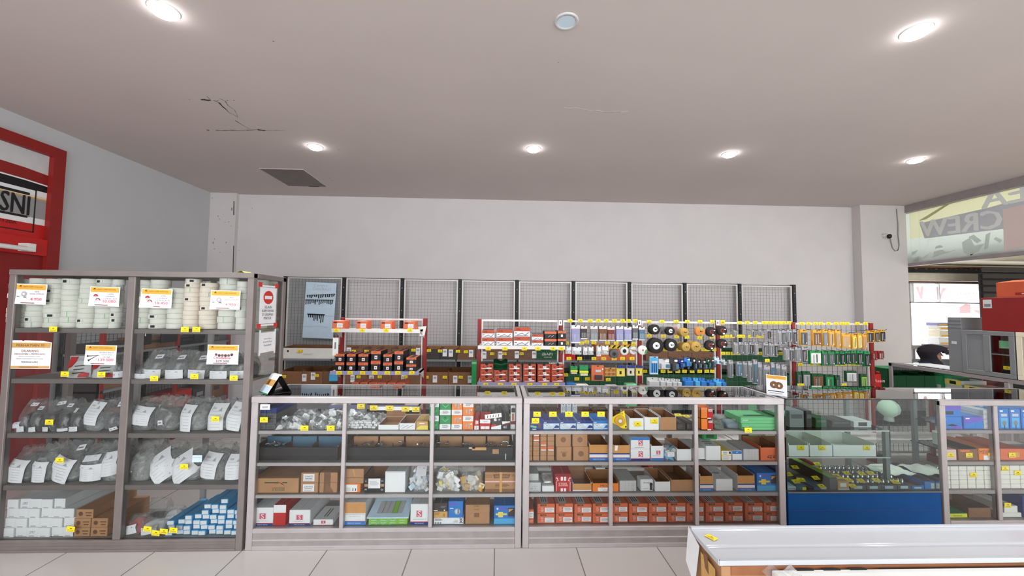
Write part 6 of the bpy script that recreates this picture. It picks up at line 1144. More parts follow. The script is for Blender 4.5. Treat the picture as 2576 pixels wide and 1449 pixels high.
tags_row([1816, 1829, 1843, 1859, 1868, 1888, 1904, 1915], 846, YR-.016, 'below the top row of the fourth bay', 'price tags on the red racks')
tags_row([1818, 1831, 1844, 1857, 1911, 1940, 1952, 1965, 1979], 889, YR-.016, 'below the second row of the fourth bay', 'price tags on the red racks')
tags_row([1930], 907, YH-.03, 'alone between the long grey packs', 'price tags on the red racks')
# fifth bay
gp = ('carton_dark', 'steel_grey', 'tan', 'tan', 'tan', 'yellow_soft', 'yellow_soft', 'ochre', 'charcoal', 'charcoal', 'black')
packs(((2013, 2032, 829, 869), (2045, 2066, 830, 870), (2069, 2083, 829, 872), (2084, 2099, 830, 872), (2101, 2115, 829, 874), (2117, 2140, 838, 876), (2143, 2155, 840, 878), (2157, 2168, 838, 876), (2169, 2181, 839, 877), (2183, 2198, 832, 862), (2200, 2212, 831, 861), (2213, 2227, 829, 860)), 'the top row of the last bay', ('dark_grey',)+gp, head='gold', nm='gold headed bit')
packs(((2037, 2066, 882, 916), (2068, 2082, 883, 920), (2083, 2100, 883, 920), (2102, 2112, 883, 918), (2113, 2125, 884, 918), (2126, 2140, 883, 916), (2141, 2155, 882, 916), (2156, 2172, 882, 918), (2174, 2190, 884, 922)), 'the second row of the last bay', ('pale_mint', 'dark_grey', 'dark_grey', 'charcoal', 'black', 'black', 'charcoal', 'black', 'black'), head='green', nm='green headed')
packs(((2192, 2207, 883, 906), (2208, 2224, 883, 904)), 'the second row beyond the last red post', ('rack_red', 'disc_red'), head='rack_red', nm='red')
packs(((2005, 2017, 935, 982), (2019, 2039, 934, 982), (2043, 2072, 940, 982), (2076, 2098, 942, 982), (2101, 2114, 944, 982), (2128, 2155, 933, 961), (2165, 2182, 941, 982)), 'the lowest visible row of the last bay', ('dark_grey', 'grey', 'kraft_brown', 'green', 'dark_green', 'light_grey', 'lime'), head='dark_green', nm='green and grey', Y=YH-.03)
tags_row([2017, 2034, 2051, 2065, 2084, 2103, 2118, 2131, 2157, 2177], 814, YR-.016, 'on the top rail of the last bay', 'price tags on the red racks')
tags_row([2013, 2041, 2061, 2075, 2087, 2111, 2124, 2143, 2156], 917, YR-.016, 'below the green headed packs', 'price tags on the red racks')
tags_row([2012, 2024, 2124], 969, YH-.045, 'low on the last bay', 'price tags on the red racks')
# ------------------------------------------------------------------ blue based glass counter
BX0, BX1 = 2.150, 3.325; BH = 1.055; BZ = .378; BD = .5
t = thing('glass_counter', 'frameless glass counter on a dark blue base', 'counter', (BX0, YC, 0)); w = BX1-BX0
MB().cbox(.002, w-.002, .004, BD, 0, BZ, 'deep_blue').box(.005, w-.005, .002, .004, .245, .249, 'royal').box(.005, w-.005, .002, .004, .135, .139, 'royal').box(0, w, -.002, .002, BZ-.006, BZ+.004, 'dark_grey').build('base', t)
MB().face([(0, .006, BZ), (w, .006, BZ), (w, .006, BH), (0, .006, BH)], 'green_glass').build('front_glass', t)
MB().box(0, w, -.002, .006, BH-.004, BH+.002, 'black').build('edge_strip', t)
for x in (.004, w-.004): MB().face([(x, .01, BZ), (x, BD, BZ), (x, BD, BH), (x, .01, BH)], 'green_glass').build('side_glass', t)
MB().box(0, w, 0, BD, BH, BH+.006, 'top_glass').build('glass_top', t)
for z in (.600, .80): MB().box(.01, w-.3, .09, BD-.01, z-.008, z, 'green_glass').box(.01, w-.3, .085, .09, z-.008, z, 'light_grey').build('glass_shelf', t)
MB().box(.002, w-.002, .004, BD, BZ, BZ+.002, 'dark_grey').build('liner', t)
for a in (.02, w-.32): MB().box(a, a+.03, .44, .47, BZ, BH, 'steel_grey').box(a, a+.03, .1, .13, BZ+.002, .8, 'steel_grey').build('shelf_upright', t)
ZB = BZ+.003
def tool(label, px0, px1, yt, mt, dep=.3, dy=.03, front=(), **k): return carton(label, px0, px1, yt, ZB, YC+dy, dep, mt, front, 'tool pack', 'tool_pack', 'goods in the blue based counter', **k)
tool('pale blue wrapped pack at the left end of the blue based counter', 1981, 2003, 1224, 'pale_blue', .3, front=[(.1, .3, .9, .6, 'lilac')]); tool('blue capped tool pack beside the pale blue one', 2004, 2028, 1221, 'slate_blue', .28, front=[(.6, .0, 1, .6, 'yellow')]); tool('black flat tool pack under yellow tags', 2030, 2047, 1231, 'black', .34)
tool('slate blue tool pack in the blue based counter', 2049, 2082, 1227, 'slate_blue', .2, front=[(.5, .3, .9, .8, 'light_grey')])
tool('long lime green box running to the back of the blue based counter', 2086, 2105, 1202, {'': 'charcoal', 'u': 'lime', 'f': 'dark_grey'}, .42, .04)
tool('tan small carton with white label and pale blue foot', 2108, 2136, 1211, 'tan', .2, front=[(.2, .35, .75, .8, 'paper'), (0, 0, 1, .14, 'pale_blue')])
for i, (a, b) in enumerate(((2140, 2178), (2180, 2216), (2218, 2256), (2258, 2292))):
    xa, xb = at(a, 1228, YC+.04)[0], at(b, 1228, YC+.04)[0]; ww = xb-xa
    tt = thing('socket_tray', 'dark tray of chrome sockets, '+nth(i, 4)+' in the blue based counter', 'tray', ((xa+xb)/2, YC+.04, ZB), 0, 'socket trays')
    MB().box(-ww/2, ww/2, 0, .36, 0, .022, 'charcoal').box(-ww/2, ww/2, -.002, 0, 0, .03, 'dark_grey').box(-ww*.3, ww*.25, -.003, -.002, .004, .024, 'pale_blue').build('tray_body', tt)
    for r_ in range(4): 
        m = MB()
        for c in range(3): m.lathe((-ww*.32+c*ww*.32, .05+r_*.085, .022), [(ww*.1, 0), (ww*.1, .03), (ww*.06, .032), (ww*.05, .02)], 'silver', 'z', 10)
        m.build('socket_row', tt)
carton('open blue tray of small parts in the blue based counter', 2294, 2324, 1222, ZB, YC+.04, .34, 'blue', [(.2, .1, .8, .6, 'pale_blue')], 'tray', 'parts_tray', 'blue trays', open_=1.1, inner='kraft_brown')
carton('open blue tray with a white end label beside the counter corner', 2326, 2352, 1212, ZB, YC+.04, .36, 'blue', [(.6, .05, .95, .8, 'light_grey')], 'tray', 'parts_tray', 'blue trays', open_=1.1, inner='kraft_brown')
X, Zq = at(2235, 1180, YC+.25); tag(MB().grid(lambda u, v: ((u-.5)*.26, (v-.5)*.2, .03*math.sin(3.1*u)*math.sin(3.1*v)+.008*math.sin(u*14+v*9)), 10, 8, 'pale_mint').build('clear_bag', None, (X, YC+.25, ZB+.06)), 'pale crumpled bag lying behind the socket trays', 'bag')
pb = ((2000, 1175), (1984, 1193), (2002, 1211), (2015, 1207), (2056, 1167), (2058, 1180), (2052, 1202), (2067, 1223), (2105, 1197), (2117, 1206), (2135, 1207), (2130, 1190), (2145, 1222), (2167, 1191), (2190, 1190), (2166, 1209), (2205, 1208), (2252, 1212))
for i, (px, py) in enumerate(pb):
    zq = .44 if py < 1215 else .41; X, Y = onz(px, py, zq); Y = min(Y, YC+.42)
    price_tag(X, Y, zq, 'yellow price tag lying over the goods of the blue based counter, '+nth(sorted(p[0] for p in pb).index(px), len(pb)), 'price tags in the blue based counter', 0, -1.15, RND.uniform(-.2, .2))
for i, (a, b, lab) in enumerate(((1984, 2034, 'white open bin at the left of the glass shelf'), (2037, 2093, 'white open bin in the middle of the glass shelf'), (2096, 2203, 'wide white open bin at the right of the glass shelf'))):
    carton(lab+' in the blue based counter', a, b, 1120, .6005, YC+.1, .3, 'white', (), 'bin', 'white_bin', 'white bins on the glass shelf', open_=1.3, inner='offwhite')
for px, l in ((2015, 'left'), (2069, 'middle'), (2181, 'wide right')): X, Zq = at(px, 1127, YC+.095); price_tag(X, YC+.097, Zq, 'yellow price tag on the '+l+' white bin of the glass shelf', 'price tags in the blue based counter')
for i, (a, b, yt, mt, lab) in enumerate(((1986, 2022, 1034, 'steel_grey', 'grey tool case on the upper glass shelf'), (2028, 2042, 1034, 'charcoal', 'upright dark tool beside the grey tool case'), (2052, 2080, 1052, 'dark_green', 'dark green box on the upper glass shelf'), (2092, 2140, 1058, 'charcoal', 'charcoal box on the upper glass shelf'), (2148, 2192, 1060, 'light_grey', 'pale carded pack with a black square'))):
    carton(lab, a, b, yt, .8005, YC+.16, .16, mt, [(.25, .25, .75, .85, 'charcoal')] if i == 4 else [(.1, .55, .9, .8, 'dark_grey')], 'pack', 'tool_case', 'goods on the upper glass shelf')
X, Zq = at(2237, 1028, YC+.38); tag(MB().lathe((0, 0, 0), [(0, -.07), (.04, -.062), (.075, -.03), (.082, 0), (.07, .04), (.04, .068), (0, .075)], 'pale_green', 'z', 18).lathe((0, 0, -.1), [(.04, 0), (.035, .03), (.03, .045)], 'light_grey', 'z', 14).build('round_lamp', None, (X, YC+.38, Zq)), 'pale round globe lamp at the back of the blue based counter', 'lamp')
tag(MB().lathe((0, 0, 0), [(0, 0), (.05, 0), (.05, .008), (.009, .012), (.009, Zq-.102-ZB), (.03, Zq-.1-ZB), (0, Zq-.1-ZB)], 'dark_grey', 'z', 14).build('slim_stand', None, (X, YC+.38, ZB)), 'thin grey stand under the pale globe lamp', 'stand')
# card stands on the counters
X, Zq = at(1966, 1000, YC+.02)
t = thing('counter_sign', 'white card sign with gold header and a brown ring picture, on the second counter corner', 'sign', (X+.02, YC+.10, CH+.006), -.8)
w, h = .135, .155
MB().cbox(-w/2, w/2, 0, .004, 0, h, 'paper', .001).build('card', t)
m = MB().box(-w*.47, w*.47, -.0012, -.0006, h*.82, h*.98, 'gold').box(-w*.3, w*.35, -.0018, -.0012, h*.885, h*.91, 'ochre').box(-w*.42, w*.36, -.0012, -.0006, h*.2, h*.235, 'ink').box(-w*.34, w*.28, -.0012, -.0006, h*.11, h*.13, 'ink_grey')
m.disc((-w*.12, -.0012, h*.53), w*.2, 'kraft_brown').disc((w*.12, -.0013, h*.51), w*.2, 'kraft_brown').disc((-w*.13, -.002, h*.52), w*.055, 'cream', rx=w*.04).disc((w*.13, -.002, h*.5), w*.075, 'cream', rx=w*.05); m.build('print', t)
MB().add([(-.03, .004, h*.6), (.03, .004, h*.6), (.03, .06, 0), (-.03, .06, 0), (-.03, .007, h*.6), (.03, .007, h*.6), (.03, .063, 0), (-.03, .063, 0)], [(0, 1, 2, 3), (7, 6, 5, 4), (0, 4, 5, 1), (2, 6, 7, 3), (1, 5, 6, 2), (3, 7, 4, 0)], 'light_grey').build('strut', t)
X, Zq = at(697, 994, YC+.06)
t = thing('brochure_stand', 'black A frame stand holding a tilted brochure, on the first counter', 'stand', (X-.05, YC+.14, CH+.006), -.7); t.scale = (.72, .72, .78)
m = MB().add([(-.1, -.07, 0), (.1, -.07, 0), (.1, -.005, .17), (-.1, -.005, .17)], [(0, 1, 2, 3), (3, 2, 1, 0)], 'black').add([(-.1, .11, 0), (.1, .11, 0), (.1, .005, .17), (-.1, .005, .17)], [(0, 1, 2, 3), (3, 2, 1, 0)], 'black').cbox(-.1, .1, -.075, .115, 0, .008, 'black').cbox(-.1, .1, -.012, .012, .165, .178, 'plastic_white'); m.build('frame', t)
def br(u, v, o=0.): return ((u-.5)*.2, -.125+.115*v-o, .01+.165*v+o*.6)
MB().face([br(0, 0), br(1, 0), br(1, 1), br(0, 1)], 'paper').face([br(0, 0, -.001), br(0, 1, -.001), br(1, 1, -.001), br(1, 0, -.001)], 'paper').face([br(.0, .42, .001), br(1, .42, .001), br(1, .72, .001), br(0, .72, .001)], 'tan').face([br(.1, .05, .001), br(.9, .05, .001), br(.9, .38, .001), br(.1, .38, .001)], 'pale_blue').face([br(0, 0, .001), br(1, 0, .001), br(1, .05, .001), br(0, .05, .001)], 'green').face([br(.2, .45, .002), br(.5, .45, .002), br(.45, .7, .002), br(.25, .68, .002)], 'ink_brown').build('brochure', t)
# ------------------------------------------------------------------ right hand aluminium counter
DX0, DX1 = 3.338, 4.62; DS = [.165, .378, .590, .823]
t = thing('glass_counter', 'aluminium glass counter at the right with white boxes and blue packs', 'counter', (DX0, YC, 0))
cabinet_frame(t, DX0, DX1, 1.045, .165, .5, [3.782-DX0], DS, .045, .165, glass_top=True, top_h=.035, mat='alu_dark', mw=.016, st=.026)
def D(row, x0, x1, yt, label, mats='white', front=(), depth=.3, dy=0., stack=False, **k):
    return carton(label, x0, x1, yt, LAST['z'] if stack else DS[row]+.0006, YF+dy, depth, mats, front, **k)
ap = [(.06, .72, .2, .84, 'paper'), ('p', [(.2, .3), (.5, .42), (.8, .3), (.6, .22)], 'ink')]
D(3, 2369, 2420, 1057, 'blue carton with a tool picture, lower of two at the left', 'blue', ap+[(.5, 0, 1, .25, 'violet')], .3, hh=.092); D(3, 2369, 2417, 1026, 'blue and violet carton, upper of two at the left', 'blue', [(.0, .6, 1, 1, 'violet'), (.1, .2, .6, .5, 'charcoal')], .28, stack=True, hh=.085)
D(3, 2424, 2473, 1049, 'blue and violet carton beside the two blue ones', 'blue', [('p', [(0, .4), (1, .7), (1, 1), (0, 1)], 'violet'), (.1, .82, .3, .92, 'paper')], .25)
for j in range(4): D(3, 2476, 2500, 1075, 'flat grey box, '+up(j, 4)+' of the small pile by the post', 'light_grey', [(.1, .2, .9, .3, 'grey')], .24, stack=j > 0, hh=.035, group='flat grey boxes')
D(3, 2424, 2498, 1032, 'wide blue carton standing at the back', 'sky', [(.55, .55, .95, .85, 'pale_mint')], .12, dy=.3, hh=.18)
for i, (a, b) in enumerate(((2512, 2537), (2540, 2566), (2569, 2594))): D(3, a, b, 1028, 'blue carded mouse pack, '+nth(i, 3)+' beyond the post', 'blue', [(.15, .08, .85, .55, 'sky'), ('c', .5, .3, .22, 'steel_grey'), (.2, .62, .8, .75, 'light_grey'), (.1, .84, .4, .92, 'paper'), ('p', [(.45, .02), (.55, .02), (.55, .2), (.45, .2)], 'charcoal')], .1, group='blue carded packs')
D(2, 2371, 2406, 1131, 'pale pink box with yellow tag on the second shelf', 'faded_print', [(.05, .1, .85, .9, 'light_grey')], .3); D(2, 2410, 2459, 1130, 'dark open carton between the pink and orange boxes', 'carton_dark', [(.1, .75, .6, .95, 'orange')], .3, open_=1.2, inner='charcoal')
D(2, 2462, 2500, 1128, 'light orange carton with brown letters, left of the post', 'orange_lite', [('t', .45, .7, .3, 'MEVAL', 'ink_brown', .8), (.3, .02, .85, .4, 'paper')], .3); D(2, 2516, 2580, 1129, 'orange carton right of the post', 'orange', [(.3, .25, .75, .7, 'tan')], .3)
for i in range(5):
    for j in range(6):
        a = 2372+j*21.2; carton('white wrapped box, '+up(i, 5)+' row, '+nth(j, 6)+' of the left white grid', a, a+20, 1222, DS[1]+.0006+i*.0335, YF, .28, 'offwhite', (), 'box', 'small_box', 'white wrapped boxes', hh=.033)
    for j in range(3):
        a = 2517+j*26; carton('white wrapped box, '+up(i, 5)+' row, '+nth(j, 3)+' of the right white grid', a, a+25, 1222, DS[1]+.0006+i*.0345, YF, .28, 'offwhite', (), 'box', 'small_box', 'white wrapped boxes', hh=.034)
D(0, 2384, 2434, 1292, 'yellow box in front at the bottom of the right counter', 'lemon', [('t', .5, .5, .3, 'PHOENIX', 'dark_green', .6)], .3, top=[(0, 0, 1, .35, 'green')]); D(0, 2408, 2452, 1262, 'tan box with a dark window standing behind the yellow box', 'tan', [(.1, .2, .9, .7, 'carton_dark')], .12, dy=.31); D(0, 2436, 2492, 1278, 'open brown carton beside the yellow box', 'carton_dark', (), .26, open_=1.2)
D(0, 2516, 2570, 1290, 'lower white box at the bottom right', 'offwhite', (), .28); D(0, 2526, 2560, 1270, 'upper smaller white box at the bottom right', 'offwhite', (), .2, stack=True, hh=.05); D(0, 2572, 2610, 1248, 'dark navy carton at the bottom right corner', 'royal', [(.2, .7, .6, .85, 'pale_blue')], .3)
for px, py, l in ((2391, 1145, 'on the pale pink box'), (2438, 1145, 'on the dark open carton'), (2494, 1145, 'on the light orange carton'), (2546, 1145, 'on the orange carton'), (2449, 1195, 'on the left white grid'), (2528, 1179, 'at the top of the right white grid'), (2560, 1190, 'in the right white grid'), (2535, 1271, 'on the small white box at the bottom right')): tg2(px, py, l, YF-.003, 'price tags in the right counter')
# ------------------------------------------------------------------ side counter along the right, seen end on
EX = 5.10; EY0, EY1 = 2.6, 5.05; EZ = 1.06
t = thing('side_counter', 'long aluminium glass counter along the right, running away from the camera', 'counter', (EX, EY0, 0)); L = EY1-EY0
for y in (0, L-.045): 
    for x in (0, .455): MB().cbox(x, x+.045, y, y+.045, 0, EZ, 'alu_dark').build('post', t)
MB().cbox(0, .045, L*.5, L*.5+.04, .1, EZ-.03, 'alu_dark').build('post', t)
MB().cbox(0, .5, 0, .045, EZ-.04, EZ, 'alu_dark').cbox(0, .5, L-.045, L, EZ-.04, EZ, 'alu_dark').cbox(0, .045, .045, L-.045, EZ-.04, EZ, 'alu_dark').cbox(.455, .5, .045, L-.045, EZ-.04, EZ, 'alu_dark').build('top_frame', t)
MB().box(.03, .47, .03, L-.03, EZ-.002, EZ+.004, 'top_glass').build('glass_top', t)
for z in (.40, .76): MB().box(.01, .49, .02, L-.02, z-.02, z, 'alu_dark').build('shelf', t)
MB().box(0, .5, .03, L-.03, 0, .1, 'alu_dark').build('plinth', t)
MB().face([(.01, .04, .1), (.01, L-.04, .1), (.01, L-.04, EZ-.04), (.01, .04, EZ-.04)], 'glass').build('front_glass', t)
R = random.Random(8)
def eb(y0, y1, h, mt, lab, dx=.05, dec=None, z=.76, name='carton', group=None):
    m = MB().cbox(0, .3, 0, y1-y0, 0, h, mt)
    for q in dec or (): m.face([(-.001, (y1-y0)*q[0], h*q[1]), (-.001, (y1-y0)*q[2], h*q[1]), (-.001, (y1-y0)*q[2], h*q[3]), (-.001, (y1-y0)*q[0], h*q[3])][::-1], q[4])
    return tag(m.build(name, None, (EX+dx, y0, z+.0006)), lab, 'box', group)
eb(4.74, 4.98, .235, 'dark_green', 'dark green printed carton at the far end of the side counter', dec=[(.2, .35, .7, .6, 'mint')]); eb(4.44, 4.72, .24, 'green', 'green printed carton, nearer of the two in the side counter', dec=[(.15, .25, .5, .5, 'pale_mint'), (.6, .3, .9, .5, 'mint')])
for i in range(7): eb(4.28-i*.19, 4.44-i*.19, (.20, .16, .14, .11, .11, .1, .1)[i], 'cream' if i % 3 else 'light_grey', 'cream and yellow box in the side counter, '+ORD[i+1]+' from its far end', dec=[(0, .72, 1, 1, 'yellow_soft'), (.3, .76, .7, .94, 'ink_brown'), (.1, .2, .9, .55, 'offwhite')], group='cream boxes in the side counter')
tag(MB().box(0, .34, 0, .62, 0, .003, 'white').box(.05, .3, .1, .5, .003, .005, 'paper').build('painted_reflection', None, (EX+.1, 4.32, EZ+.0045)), 'window reflection painted white on the side counter before the seated person', 'sheet')  # white slabs stand in for the window mirrored in the glass top
# low locker and glass cabinet standing on the side counter
zl = 1.665
m = MB().cbox(0, .4, 0, .135, 0, zl-EZ-.005, 'steel_grey')
for k in (.93, .865, .80): m.box(-.002, 0, .0, .135, (zl-EZ)*k-.004, (zl-EZ)*k, 'dark_grey')  # dark strips painted on for the louvre shadows
m.box(-.003, 0, .05, .1, (zl-EZ)*.5, (zl-EZ)*.55, 'light_grey')
tag(m.build('steel_locker', None, (EX+.01, 4.218, EZ+.005)), 'plain grey steel locker standing on the side counter behind the glass cabinet', 'locker')
GX = EX+.01; gy0, gy1 = 3.765, 4.213; gz = EZ+.005; gh = .465
def wall_cab(y0, y1, mat, label, left_panel, items):
    t = thing('small_cabinet', label, 'cabinet', (GX, y0, gz)); L = y1-y0; fr = .045
    MB().box(0, .36, 0, L, 0, .012, mat).box(0, .36, 0, L, gh-.012, gh, mat).box(.34, .36, 0, L, .012, gh-.012, 'rack_red').box(0, .36, 0, .012, .012, gh-.012, mat).box(0, .36, L-.012, L, .012, gh-.012, mat).build('body', t)
    MB().cbox(-.012, .0, 0, L, 0, fr, mat).cbox(-.012, .0, 0, L, gh-fr, gh, mat).cbox(-.012, 0, 0, fr, fr, gh-fr, mat).cbox(-.012, 0, L-fr, L, fr, gh-fr, mat).cbox(-.014, 0, L*.5-.03, L*.5+.03, fr, gh-fr, mat).build('door_frame', t)
    MB().box(.004, .33, .012, L-.012, gh*.5-.008, gh*.5+.002, mat).build('shelf', t)
    if left_panel: MB().face([(-.004, L*.56, fr), (-.004, L-fr, fr), (-.004, L-fr, gh-fr), (-.004, L*.56, gh-fr)], 'steel_grey').face([(-.002, L*.56, fr), (-.002, L*.56, gh-fr), (-.002, L-fr, gh-fr), (-.002, L-fr, fr)], 'steel_grey').build('door_panel', t)
    MB().face([(-.006, fr, fr), (-.006, L*.5, fr), (-.006, L*.5, gh-fr), (-.006, fr, gh-fr)], 'glass').build('door_glass', t)
    for (lab, ya, yb, za, zb, mt) in items: tag(MB().cbox(0, .12, 0, yb-ya, 0, zb-za, mt).box(-.001, 0, .01, yb-ya-.02, .01, .02, 'light_grey').build('boxed_goods', None, (GX+.05, y0+ya, gz+za)), lab, 'box', 'goods in the small cabinets')
wall_cab(gy0, gy1, 'steel_grey', 'grey steel cabinet with one glass door, on the side counter', True, (('black device on the middle shelf of the grey cabinet', .05, .17, .215, .28, 'black'), ('mint green box pile at the top of the grey cabinet', .06, .17, .29, .37, 'mint'), ('dark box at the foot of the grey cabinet', .06, .16, .013, .12, 'black')))
wall_cab(gy0-.62, gy0-.012, 'cream', 'cream framed glass cabinet at the right edge, next to the grey one', False, (('grey rolls box in the upper half of the cream framed cabinet', .4, .55, .215, .30, 'grey'), ('black box in the lower half of the cream framed cabinet', .38, .54, .013, .15, 'black')))
for y, zz, l in ((gy0+.1, .10, 'at the foot of the grey steel cabinet'), (gy0-.14, .25, 'in the upper half of the cream framed cabinet'), (gy0-.14, .06, 'in the lower half of the cream framed cabinet')): price_tag(GX+.03, y, gz+zz, 'yellow price tag '+l, 'price tags of the small cabinets', 0, 0, -1.57)
# red and orange cartons above
m = MB().cbox(0, .35, 0, .86, 0, .345, 'deep_red'); m.face([(-.001, .84, .235), (-.001, .765, .235), (-.001, .765, .325), (-.001, .84, .325)], 'light_grey').face([(-.0015, .83, .25), (-.0015, .775, .25), (-.0015, .775, .28), (-.0015, .83, .28)], 'ink_grey').face([(-.001, .4, .215), (-.001, .2, .215), (-.001, .2, .219), (-.001, .4, .219)], 'faded_print')
tag(m.build('red_carton', None, (GX+.005, 3.175, gz+gh+.001)), 'large dark red carton with a grey label on top of the steel cabinets', 'box')
m = MB().cbox(0, .3, 0, .7, 0, .15, 'orange_deep'); m.add([(0, 0, .15), (.3, 0, .15), (.3, .7, .15), (0, .7, .15), (.05, .05, .17), (.25, .05, .17), (.25, .6, .17), (.05, .6, .17)], [(4, 5, 6, 7), (0, 1, 5, 4), (1, 2, 6, 5), (2, 3, 7, 6), (3, 0, 4, 7)], 'orange'); m.face([(-.001, .55, .02), (-.001, .1, .02), (-.001, .1, .045), (-.001, .55, .045)], 'rack_red').face([(-.0015, .5, .028), (-.0015, .15, .028), (-.0015, .15, .036), (-.0015, .5, .036)], 'faded_print')
tag(m.build('orange_carton', None, (GX+.02, 3.21, gz+gh+.347)), 'orange red carton lying on the large dark red carton', 'box')
# canister and bag beyond the rack
xa, zt = at(2225, 926, 5.15); xb, _ = at(2298, 926, 5.15); w = xb-xa
for i in range(2):
    m = MB().cbox(0, w, 0, .3, 0, zt/2-.001, {'': 'dark_green', 'u': 'green'}, .004).box(w*.12, w*.5, -.001, 0, zt*.12, zt*.2, 'mint').text('[BAPI]', (w*.7, -.002, zt*.3), .06, 'pale_mint', w*.35).box(0, w, .148, .152, zt/2-.001, zt/2, 'dark_green')
    tag(m.build('carton', None, (xa, 5.12, i*zt/2)), 'dark green carton beyond the end of the red rack, '+('lower' if i == 0 else 'upper')+' of two stacked', 'box', 'green cartons beyond the rack')
xa, zt = at(2188, 944, 4.45); xb, _ = at(2232, 944, 4.45); w = xb-xa
m = MB().grid(lambda u, v: ((u-.5)*w*(1-.12*v**3), -.05*(math.sin(3.14*u)**.4)*(1-.5*v)-.002, zt*v), 10, 10, 'red').grid(lambda u, v: ((.5-u)*w*(1-.12*v**3), .05*(math.sin(3.14*u)**.4)*(1-.5*v)+.002, zt*v), 10, 10, 'red').tube([(.02, -.01, zt-.01), (.03, -.01, zt+.03), (.06, -.01, zt+.02)], .012, 'red', 6).text('Resin', (w*.12, -.056, zt*.93), .035, 'faded_print', .12)
tag(m.build('red_sack', None, ((xa+xb)/2+.03, 4.55, 0)), 'tall red printed sack standing at the end of the red rack', 'sack')
# ------------------------------------------------------------------ seated person behind the side counter
PX, PY, PZ = at(2334, 892, 5.36)[0], 5.36, at(2346, 892, 5.36)[1]
t = thing('person', 'person in a black headscarf and dark blue jacket seated behind the side counter, head bowed', 'person', (PX, PY, 0), -.72)
def skin(name, pts, edges, mat, parent, lv=2):
    me = bpy.data.meshes.new(name); me.from_pydata([p[:3] for p in pts], edges, []); me.materials.append(MATS[mat])
    o = bpy.data.objects.new(name, me); COL.objects.link(o); o.parent = parent
    md = o.modifiers.new('skin', 'SKIN'); md.use_smooth_shade = True
    for i, p in enumerate(pts): me.skin_vertices[0].data[i].radius = (p[3], p[4] if len(p) > 4 else p[3])
    me.skin_vertices[0].data[0].use_root = True
    s = o.modifiers.new('sub', 'SUBSURF'); s.levels = lv; s.render_levels = lv; return o
hz = PZ    # head centre height; the person faces +x
B_ = [(-.10, 0, .42, .13, .15), (-.07, 0, .60, .11, .14), (-.04, 0, hz-.21, .12, .16), (.0, 0, hz-.12, .07, .09), (.03, 0, hz-.08, .05), (.05, 0, hz-.04, .092, .085), (.055, 0, hz+.04, .108, .095),
      (-.03, .16, hz-.19, .055), (.04, .24, hz-.48, .042), (.24, .20, hz-.56, .034), (.30, .18, hz-.565, .028), (.36, .17, hz-.57, .03),
      (-.03, -.16, hz-.19, .055), (.04, -.24, hz-.48, .042), (.24, -.20, hz-.56, .034), (.30, -.18, hz-.565, .028), (.36, -.17, hz-.57, .03),
      (-.08, .10, .42, .09), (.30, .12, .44, .075), (.32, .12, .08, .045), (.42, .12, .05, .035), (-.08, -.10, .42, .09), (.30, -.12, .44, .075), (.32, -.12, .08, .045), (.42, -.12, .05, .035)]
E_ = [(0, 1), (1, 2), (2, 3), (3, 4), (4, 5), (5, 6), (2, 7), (7, 8), (8, 9), (9, 10), (10, 11), (2, 12), (12, 13), (13, 14), (14, 15), (15, 16), (0, 17), (17, 18), (18, 19), (19, 20), (0, 21), (21, 22), (22, 23), (23, 24)]
for sgn, root in ((1, 11), (-1, 16)):
    for k in range(4):
        y = sgn*(.17+(.026-.017*k)); L4 = (.06, .07, .075, .065)[k]
        B_ += [(.385, y, hz-.57, .010), (.385+L4*.55, y, hz-.578, .0085), (.385+L4, y, hz-.60, .007)]; n = len(B_); E_ += [(root, n-3), (n-3, n-2), (n-2, n-1)]
    B_ += [(.34, sgn*.145, hz-.575, .010), (.375, sgn*.125, hz-.59, .009)]; n = len(B_); E_ += [(root-1, n-2), (n-2, n-1)]
skin('body', B_, E_, 'skin', t, 1)
J_ = [(-.10, 0, .40, .16, .18), (-.07, 0, .60, .145, .175), (-.04, 0, hz-.20, .15, .19), (.0, 0, hz-.09, .085, .10), (-.03, .17, hz-.18, .08), (.04, .25, hz-.48, .06), (.22, .21, hz-.555, .048), (-.03, -.17, hz-.18, .08), (.04, -.25, hz-.48, .06), (.22, -.21, hz-.555, .048)]
skin('jacket', J_, [(0, 1), (1, 2), (2, 3), (2, 4), (4, 5), (5, 6), (2, 7), (7, 8), (8, 9)], 'jacket', t)
skin('trousers', [(-.1, 0, .43, .14, .17), (-.06, .10, .42, .105), (.30, .12, .44, .09), (.32, .12, .12, .06), (-.06, -.10, .42, .105), (.30, -.12, .44, .09), (.32, -.12, .12, .06)], [(0, 1), (1, 2), (2, 3), (0, 4), (4, 5), (5, 6)], 'trousers', t)
